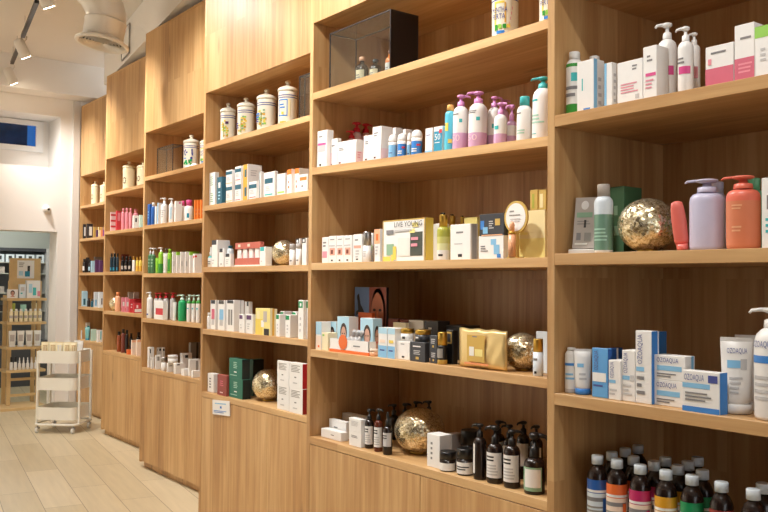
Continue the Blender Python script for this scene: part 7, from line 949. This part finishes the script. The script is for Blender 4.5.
# open flange (no caps)
rings=[]
for rr,zz in prof:
    ring=[]
    for k in range(40):
        a=2*PI*k/40; p=Mx@Vector((rr*math.cos(a),rr*math.sin(a),zz)); ring.append(len(q.v)); q.v.append(tuple(p))
    rings.append(ring)
mi=q.mi(dm)
for i in range(len(prof)-1):
    for k in range(40): q.f.append((rings[i][k],rings[i][(k+1)%40],rings[i+1][(k+1)%40],rings[i+1][k])); q.m.append(mi); q.sm.append(True)
q.build('flange',r)
q=MB()
for k in range(7):
    r1=RO*.80-k*.0225; ring=[]
    for rr,zz in ((r1-.012,.014),(r1,-.012),(r1-.0015,-.012),(r1-.0135,.014)):
        rg=[]
        for j in range(40):
            a=2*PI*j/40; rg.append(len(q.v)); q.v.append(tuple(Mx@Vector((max(rr,.001)*math.cos(a),max(rr,.001)*math.sin(a),zz))))
        ring.append(rg)
    mi=q.mi(dm)
    for i in range(4):
        for j in range(40): q.f.append((ring[i][j],ring[i][(j+1)%40],ring[(i+1)%4][(j+1)%40],ring[(i+1)%4][j])); q.m.append(mi); q.sm.append(False)
q.build('louvre_slats',r)
q=MB(); q.lathe([(RO*.82,.016),(RO*.82,.02)],simple('duct_inside',(70,66,60),.8),36,M=Mx); q.build('damper_plate',r)
# ------------------------------------------------------------------ lighting track and lamps
def trk(a,b,lbl):
    a=Vector(a);b=Vector(b); mid=(a+b)/2; d=b-a; r=empty('lighting_track',mid,(0,0,-math.atan2(d.x,d.y))); tag(r,lbl,'track light','segments of black lighting track')
    q=MB(); ln=d.length; q.box(-.017,.017,-ln/2,ln/2,0,.03,mat('blk','satin')); q.build('rail',r)
    for s_ in (-.35,.35): q=MB(); q.tube([(0,s_*ln,.03),(0,s_*ln,CEIL-mid.z-.001)],.003,mat('greyl','metal'),6); q.build('suspension_rod',r)
x_=.765
def tp(y,z=3.70): a=RW(x_,y); return (a[0],a[1],z)
trk(tp(7.46,3.735),tp(8.61,3.735),'nearer black track rail section hanging below ceiling'); trk(tp(9.08,3.735),tp(9.72,3.735),'farther black track rail section near end wall')
lm=simple('lamp_white',(224,218,208),.4); em=simple('lamp_glow',(255,244,225),.5,emit=(255,240,214),es=14)
LCOL=(1,.975,.935)
def lamp(p,aim,lbl,power,visible=True,ang=128,blend=1):
    p=Vector(p); aim=Vector(aim); d=(aim-p).normalized()
    r=empty('track_spotlight',p); tag(r,lbl,'lamp','white track spotlights along the aisle')
    M_=d.to_track_quat('-Z','Y').to_matrix().to_4x4()
    q=MB(); R_=.05; q.lathe([(R_,0),(R_,.02),(R_*.96,.14),(R_*.8,.17),(R_*.3,.175)],lm,24,M=M_); q.build('housing',r)
    q=MB(); q.lathe([(R_*.84,-.001),(R_*.84,-.003)],em,24,M=M_); q.build('lens',r)
    q=MB(); b_=M_@Vector((0,0,.12)); q.tube([b_,Vector((b_.x*.5,b_.y*.5,.13)),Vector((0,0,.17)),Vector((0,0,3.735-p.z))],.007,lm,8); q.build('arm',r)
    ld=bpy.data.lights.new('spot_light','SPOT'); ld.energy=power; ld.spot_size=math.radians(ang); ld.spot_blend=blend; ld.shadow_soft_size=.045; ld.color=LCOL; ld.shadow_soft_size=.05
    lo=bpy.data.objects.new('spot_light',ld); C.objects.link(lo); lo.parent=r; lo.location=d*.012; lo.rotation_euler=d.to_track_quat('-Z','Y').to_euler()
    return r
WORLD=.9; EXPO=1.52
for yy,lbl,pw in ((6.87,'white track spotlight beside the air duct, shining down',75),(8.53,'middle white track spotlight hanging under black track',75),(9.74,'white track spotlight nearest the end wall',50)):
    a=RW(.79,yy); b=RW(1.75,yy+.5); lamp((a[0],a[1],3.54),(b[0],b[1],1.7),lbl,pw,ang=100)
for yy,lbl,pw in ((5.6,'white track spotlight lighting third cabinet from left, above the frame',80),(3.9,'white track spotlight lighting fourth cabinet from left, above the frame',85),(2.6,'white track spotlight lighting second cabinet from right, above the frame',70),(.9,'nearest white track spotlight, above the frame',40)):
    a=RW(.79 if yy>5 else .55,yy); b=RW(1.75,yy-.1); lamp((a[0],a[1],3.54),(b[0],b[1],1.55),lbl,pw)
for yy,lbl in ((4.4,'first added fill spotlight aimed at unseen left wall, outside the frame'),(6.0,'second added fill spotlight aimed at unseen left wall, outside the frame'),(8.6,'third added fill spotlight aimed at unseen left wall, outside the frame')):  # added lamps out of view, bouncing fill light off the left wall
    a=RW(-1.6,yy); b=RW(-2.6,yy+.2); lamp((a[0],a[1],3.54),(b[0],b[1],1.9),lbl,{4.4:60,6.0:150,8.6:220}[yy])
r=empty('added_ceiling_light',(2.9,12.0,2.46)); tag(r,'added small round ceiling light brightening back room above ladder shelf','lamp')  # unseen lamp added to brighten the back room
q=MB(); q.lathe([(.12,0.004),(.125,.01),(.125,.038)],lm,24); q.build('housing',r)
q=MB(); q.lathe([(.11,0),(.11,.003)],em,24); q.build('lens',r)
ld=bpy.data.lights.new('back_room_fill','POINT'); ld.energy=7; ld.shadow_soft_size=.1; ld.color=(.95,1,.95); lo=bpy.data.objects.new('back_room_fill',ld); C.objects.link(lo); lo.parent=r; lo.location=(0,0,-.12)

# ------------------------------------------------------------------ security camera
r=empty('security_camera',(2.809,UE,2.279)); tag(r,'small white dome security camera on end wall above doorway','camera')
q=MB(); q.lathe([(.045,0),(.045,.012),(.04,.022)],mat('white','satin'),24); q.build('base',r,rot=(PI/2,0,0)); q=MB(); q.lathe([(.036,.022),(.03,.045),(.015,.056),(.004,.058)],mat('white','gloss'),24); q.build('dome',r,rot=(PI/2,0,0))
q=MB(); q.lathe([(.013,0),(.013,.016),(.008,.018)],mat('blk','gloss'),16); q.build('camera_lens',r,loc=(.008,-.05,-.008),rot=(PI/2,0,0))
# ------------------------------------------------------------------ ladder shelf in the doorway
pine=simple('pale_pine',(214,182,130),.55,noise=.12,nscale=9)
r=empty('ladder_shelf',(2.753,10.62,0)); tag(r,'pale pine ladder shelf standing in doorway behind white trolley','shelf')
def pb(nm,bx,m=pine,par=r,**k): q=MB(); q.box(*bx,m,ch=.002); return q.build(nm,par,**k)
xl,xr=-.185,.185
for xx in (xl,xr-.045):
    pb('rail',(xx,xx+.045,-.06,-.03,.03,1.47)); pb('rear_leg',(xx,xx+.045,.16,.19,.03,1.3))
ZL=(1.27,.994,.707,.442)
for z in ZL: pb('shelf_board',(xl-.035,xr+.035,-.16,.15,z-.03,z))
for z in (.325,.141): pb('rung',(xl+.045,xr-.045,-.06,-.03,z-.015,z+.015))
pb('base_board',(xl-.12,xr+.03,-.32,.2,0.0,.03))
pb('header_board',(xl+.01,xr-.01,-.045,-.025,1.30,1.735))
q=MB(); s=lambda f,a,b,l:(-.09+a*.19,-.0465-l,1.5+b*.21); s.curved=False; q.box(-.09,.10,-.0465,-.0455,1.5,1.71,mat('white','card'))
art(q,[('R','f',.45,.75,.1,.4,'tealb'),('T','f',.1,.5,.6,.9,'greyb',3),('R','f',.6,.75,.4,.7,'dark'),('R','f',.1,.35,.15,.4,'skybl')],s,'card'); q.build('poster',r)
wx,wy=2.753,10.62
def small_box(x,y,z,w,d,h,c,A,lbl,g):
    q=MB(); q.box(-w/2,w/2,-d/2,d/2,0,h,mat(c,'card'),ch=.001); s=lambda f,a,b,l:(-w/2+a*w,-d/2-l,b*h); s.curved=False; art(q,A,s,'card'); tag(q.build('carton',loc=(x,y,z)),lbl,'box',g)
g='boxes on the top board of the ladder shelf'
small_box(wx-.155,wy-.12,1.2705,.11,.04,.10,'white',[('H','f',.25,.7,.1,.9,'skinb')],'small white box with face picture at left of ladder shelf top board',g)
small_box(wx-.10,wy-.05+.07,1.2705,.11,.05,.20,'bluew',[('R','f',.2,.7,.55,.8,'petrol'),('R','f',.3,.6,.6,.9,'yellow'),('R','f',.2,.5,.45,.55,'red')],'white box with coloured logo behind on ladder shelf top board',g) if False else None
small_box(wx-.05,wy-.115,1.2705,.07,.05,.16,'bluew',[('R','f',.2,.8,.5,.8,'greyl'),('R','f',.2,.5,.3,.4,'teal')],'narrow pale box in middle of ladder shelf top board',g)
small_box(wx+.07,wy-.11,1.2705,.15,.07,.205,'white',[('R','f',.15,.4,.3,.8,'skybl'),('R','f',.45,.7,.15,.6,'teal'),('R','f',.8,1,.1,.4,'pinkl')],'large white box with teal and pink print on ladder shelf',g)
small_box(wx-.06,wy-.06+.15,1.2705-.276,.10,.06,.11,'dark',[('R','f',.2,.7,.3,.7,'greyl')],'black box behind tubes on second board of ladder shelf',None)
small_box(wx+.08,wy-.06+.15,1.2705-.276,.14,.06,.10,'olive',[('R','f',.2,.7,.3,.7,'greyl')],'olive box behind tubes on second board of ladder shelf',None)
ordn=['first','second','third','fourth','fifth','sixth','seventh']
for k in range(7):
    x,y,z=wx-.16+k*.053,wy-.11,.9945
    round_item(('C','cap','bottle',f'white bottle, {ordn[k]} from left on second board of pine ladder shelf','bottle','white bottles on the second board of the ladder shelf',1,(x,y,z),(.04,.044,.15),'cream',[('R','f',0,1,.35,.6,'greige')],{'cap':'white','zs':.125}))
for k in range(4):
    x,y,z=wx-.145+k*.093,wy-.11,.7075
    round_item(('C','tube','cream_tube',f'pale tube with tan band, {ordn[k]} from left on third board of ladder shelf','tube','tubes on the third board of the ladder shelf',1,(x,y,z),(.05,.078,.185),'offwhite',[('R','f',.1,.9,.35,.75,'greige')],{'cap':'white'}))
for k in range(7):
    x,y,z=wx-.15+k*.045,wy-.11,.4425
    round_item(('C','drop' if k>1 else 'cap','bottle',f'small white bottle, {ordn[k]} from left on lowest board of ladder shelf','bottle','small bottles on the lowest board of the ladder shelf',1,(x,y,z),(.035,.036,.14 if k>1 else .15),'white',[],{'cap':'white' if k>1 else 'dark','zs':.09}))
# ------------------------------------------------------------------ three tier trolley
cm=simple('trolley_cream_enamel',(242,240,230),.35)
AN=math.radians(-42); r=empty('utility_trolley',(2.664,8.72,0),(0,0,AN)); tag(r,'white three tier metal trolley on castors before leftmost cabinet','trolley')
Wt,Dt=.40,.40
def rrect(w,d,rad,n=6):
    P=[]
    for cx,cy,a0 in ((w/2-rad,d/2-rad,0),(-w/2+rad,d/2-rad,PI/2),(-w/2+rad,-d/2+rad,PI),(w/2-rad,-d/2+rad,1.5*PI)):
        for i in range(n+1): a=a0+PI/2*i/n; P.append((cx+rad*math.cos(a),cy+rad*math.sin(a)))
    return P
def tray(z0,z1):
    q=MB(); o=rrect(Wt,Dt,.06); i_=rrect(Wt-.006,Dt-.006,.057); n=len(o); 
    for k in range(n):
        k2=(k+1)%n
        q.face([(*o[k],z0),(*o[k2],z0),(*o[k2],z1),(*o[k],z1)],cm,True); q.face([(*i_[k2],z0+.003),(*i_[k],z0+.003),(*i_[k],z1),(*i_[k2],z1)],cm,True)
        q.face([(*o[k],z1),(*o[k2],z1),(*i_[k2],z1),(*i_[k],z1)],cm)
    q.face([(*p,z0) for p in o[::-1]],cm); q.face([(*p,z0+.003) for p in i_],cm); q.build('tray',r)
for z0,z1 in ((.675,.795),(.415,.535),(.13,.25)): tray(z0,z1)
for sx in (-1,1):
    for sy in (-1,1):
        q=MB(); q.box(sx*(Wt/2+.012)-.010,sx*(Wt/2+.012)+.010,sy*.13-.013,sy*.13+.013,.085,.785,cm,ch=.003); q.build('post',r)
q=MB(); o=rrect(Wt+.02,Dt+.02,.07); q.tube([(*p,.085) for p in o]+[(*o[0],.085)],.011,cm,8); q.build('bottom_frame',r)
for sx in (-1,1):
    for sy in (-1,1):
        cr_=empty('castor',(0,0,0)); cr_.parent=r; cr_.location=(sx*(Wt/2-.02),sy*(Dt/2-.02),0)
        q=MB(); q.tube([(0,0,.05),(0,0,.085)],.008,mat('silver','metal'),8); q.box(-.016,.016,-.02,.012,.04,.056,mat('silver','metal')); q.build('castor_fork',cr_)
        q=MB(); q.lathe([(.016,-.012),(.026,-.011),(.027,0),(.026,.011),(.016,.012)],mat('offwhite','satin'),20,M=Matrix.Translation((0,-.012,.0272))@Matrix.Rotation(PI/2,4,'Y')); q.build('castor_wheel',cr_)
for k in range(5):
    u_=-.145+k*.072; v_=-.13+(.015 if k%2 else 0); px=2.664+u_*math.cos(AN)-v_*math.sin(AN); py=8.72+u_*math.sin(AN)+v_*math.cos(AN)
    round_item(('C','tube','cream_tube',f'pale tube with tan label, {ordn[k]} from left in top tray of trolley','tube','tubes in the top tray of the trolley',1,(px,py,.6785),(.05,.068,.20),'cream',[('R','f',.15,.85,.35,.85,(206,180,140) if k!=2 else 'offwhite')],{'cap':'offwhite'}))
for k in range(3):
    u_=.02+k*.066; v_=.0+.08*(k%2); px=2.664+u_*math.cos(AN)-v_*math.sin(AN); py=8.72+u_*math.sin(AN)+v_*math.cos(AN)
    round_item(('C','tube','cream_tube',f'white tube in back row of trolley top tray, {ordn[k]} from left','tube','tubes in the top tray of the trolley',1,(px,py,.6785),(.05,.056,.205),'white',[],{'cap':'offwhite'}))
# ------------------------------------------------------------------ back room seen through the doorway
br_w=simple('back_room_wall',(176,180,174),.8); q=MB(); q.box(.6,4.39,13.0,13.1,0,2.6,br_w); q.box(.5,.6,10.58,13.1,0,2.6,br_w); tag(q.build('wall_front'),kind='structure')
q=MB(); q.box(4.28,4.38,10.58,12.99,0,2.6,br_w); tag(q.build('wall_left'),kind='structure')
q=MB(); q.box(.6,4.27,10.58,12.99,2.5,2.59,white); tag(q.build('trim_4'),kind='structure')
r=empty('wall_display',(3.2,12.85,0)); tag(r,'grey glazed display unit in back room behind ladder shelf','cabinet')
gy=simple('grey_unit',(110,112,114),.6); gd=simple('dark_grey_front',(82,82,86),.6)
def pc(nm,bx,m): q=MB(); q.box(*bx,m); return q.build(nm,r)
pc('lower_cupboard',(-.9,.42,-.25,.14,0,.63),gd); pc('back_board',(-.9,.42,.1,.14,.63,1.89),gy); pc('top_bar',(-.9,.42,-.1,.14,1.885,1.93),mat('slate','satin'))
for z in (1.73,1.575,1.30,1.04): pc('glass_shelf',(-.9,.42,-.1,.1,z-.012,z),simple('pale_shelf',(176,180,170),.4))
pc('upright',(.40,.44,-.12,.14,0,1.93),mat('greyl','satin')); pc('upright',(-.26,-.23,-.12,.1,.63,1.885),mat('greyl','satin'))
for k in range(5):
    q=MB(); q.box(-.055,.055,-.03,.03,0,.11,mat('bluew','card')); s=lambda f,a,b,l:(-.055+a*.11,-.03-l,b*.11); s.curved=False; art(q,[('R','f',.3,.7,.3,.8,'slate'),('T','f',.2,.8,.1,.2,'grey',1)],s,'card')
    tag(q.build('carton',loc=(2.99+k*.135,12.82,1.7305)),f'small white picture box, {ordn[k]} from left on top shelf in back room','box','picture boxes in the back room')
n=0
for z,cols in ((1.0405,('dark','olive','mint','cream')),(1.3005,('greige','dark','white','mint')),(1.5755,('greige','sage','white'))):
    for k,c in enumerate(cols):
        q=MB(); q.box(-.035,.035,-.03,.03,0,.09+.02*(k%2),mat(c,'card'),ch=.001)
        tag(q.build('carton',loc=(3.02+k*.15,12.82,z)),f"{ {'dark':'black','olive':'olive','mint':'mint green','cream':'cream','greige':'greige','white':'white','sage':'sage green'}[c]} box on { {1.0405:'lowest',1.3005:'third',1.5755:'second'}[z]} glass shelf in back room",'box','boxes on the glass shelves in the back room'); n+=1
# ------------------------------------------------------------------ lights, world, camera
w=bpy.data.worlds.new('room_light'); bpy.context.scene.world=w; w.use_nodes=True; bg=w.node_tree.nodes['Background']; bg.inputs[0].default_value=(.93,.97,1,1); bg.inputs[1].default_value=WORLD
cd=bpy.data.cameras.new('camera'); cam=bpy.data.objects.new('camera',cd); C.objects.link(cam); bpy.context.scene.camera=cam
cd.sensor_width=36; cd.lens=CAM['f']/768*36; cd.clip_start=.05
yw,pi_,ro=CAM['yaw'],CAM['pitch'],CAM['roll']
f0=Vector((math.sin(yw),math.cos(yw),0)); r0=Vector((math.cos(yw),-math.sin(yw),0)); zz=Vector((0,0,1))
F=f0*math.cos(pi_)+zz*math.sin(pi_); U0=-f0*math.sin(pi_)+zz*math.cos(pi_)
Rt=r0*math.cos(ro)+U0*math.sin(ro); Up=-r0*math.sin(ro)+U0*math.cos(ro)
M=Matrix((Rt,Up,-F)).transposed().to_4x4(); M.translation=(0,0,CAM['H']); cam.matrix_world=M
vs=bpy.context.scene.view_settings; vs.view_transform='Standard'; vs.look='None'; vs.gamma=1; vs.use_curve_mapping=False; vs.exposure=EXPO
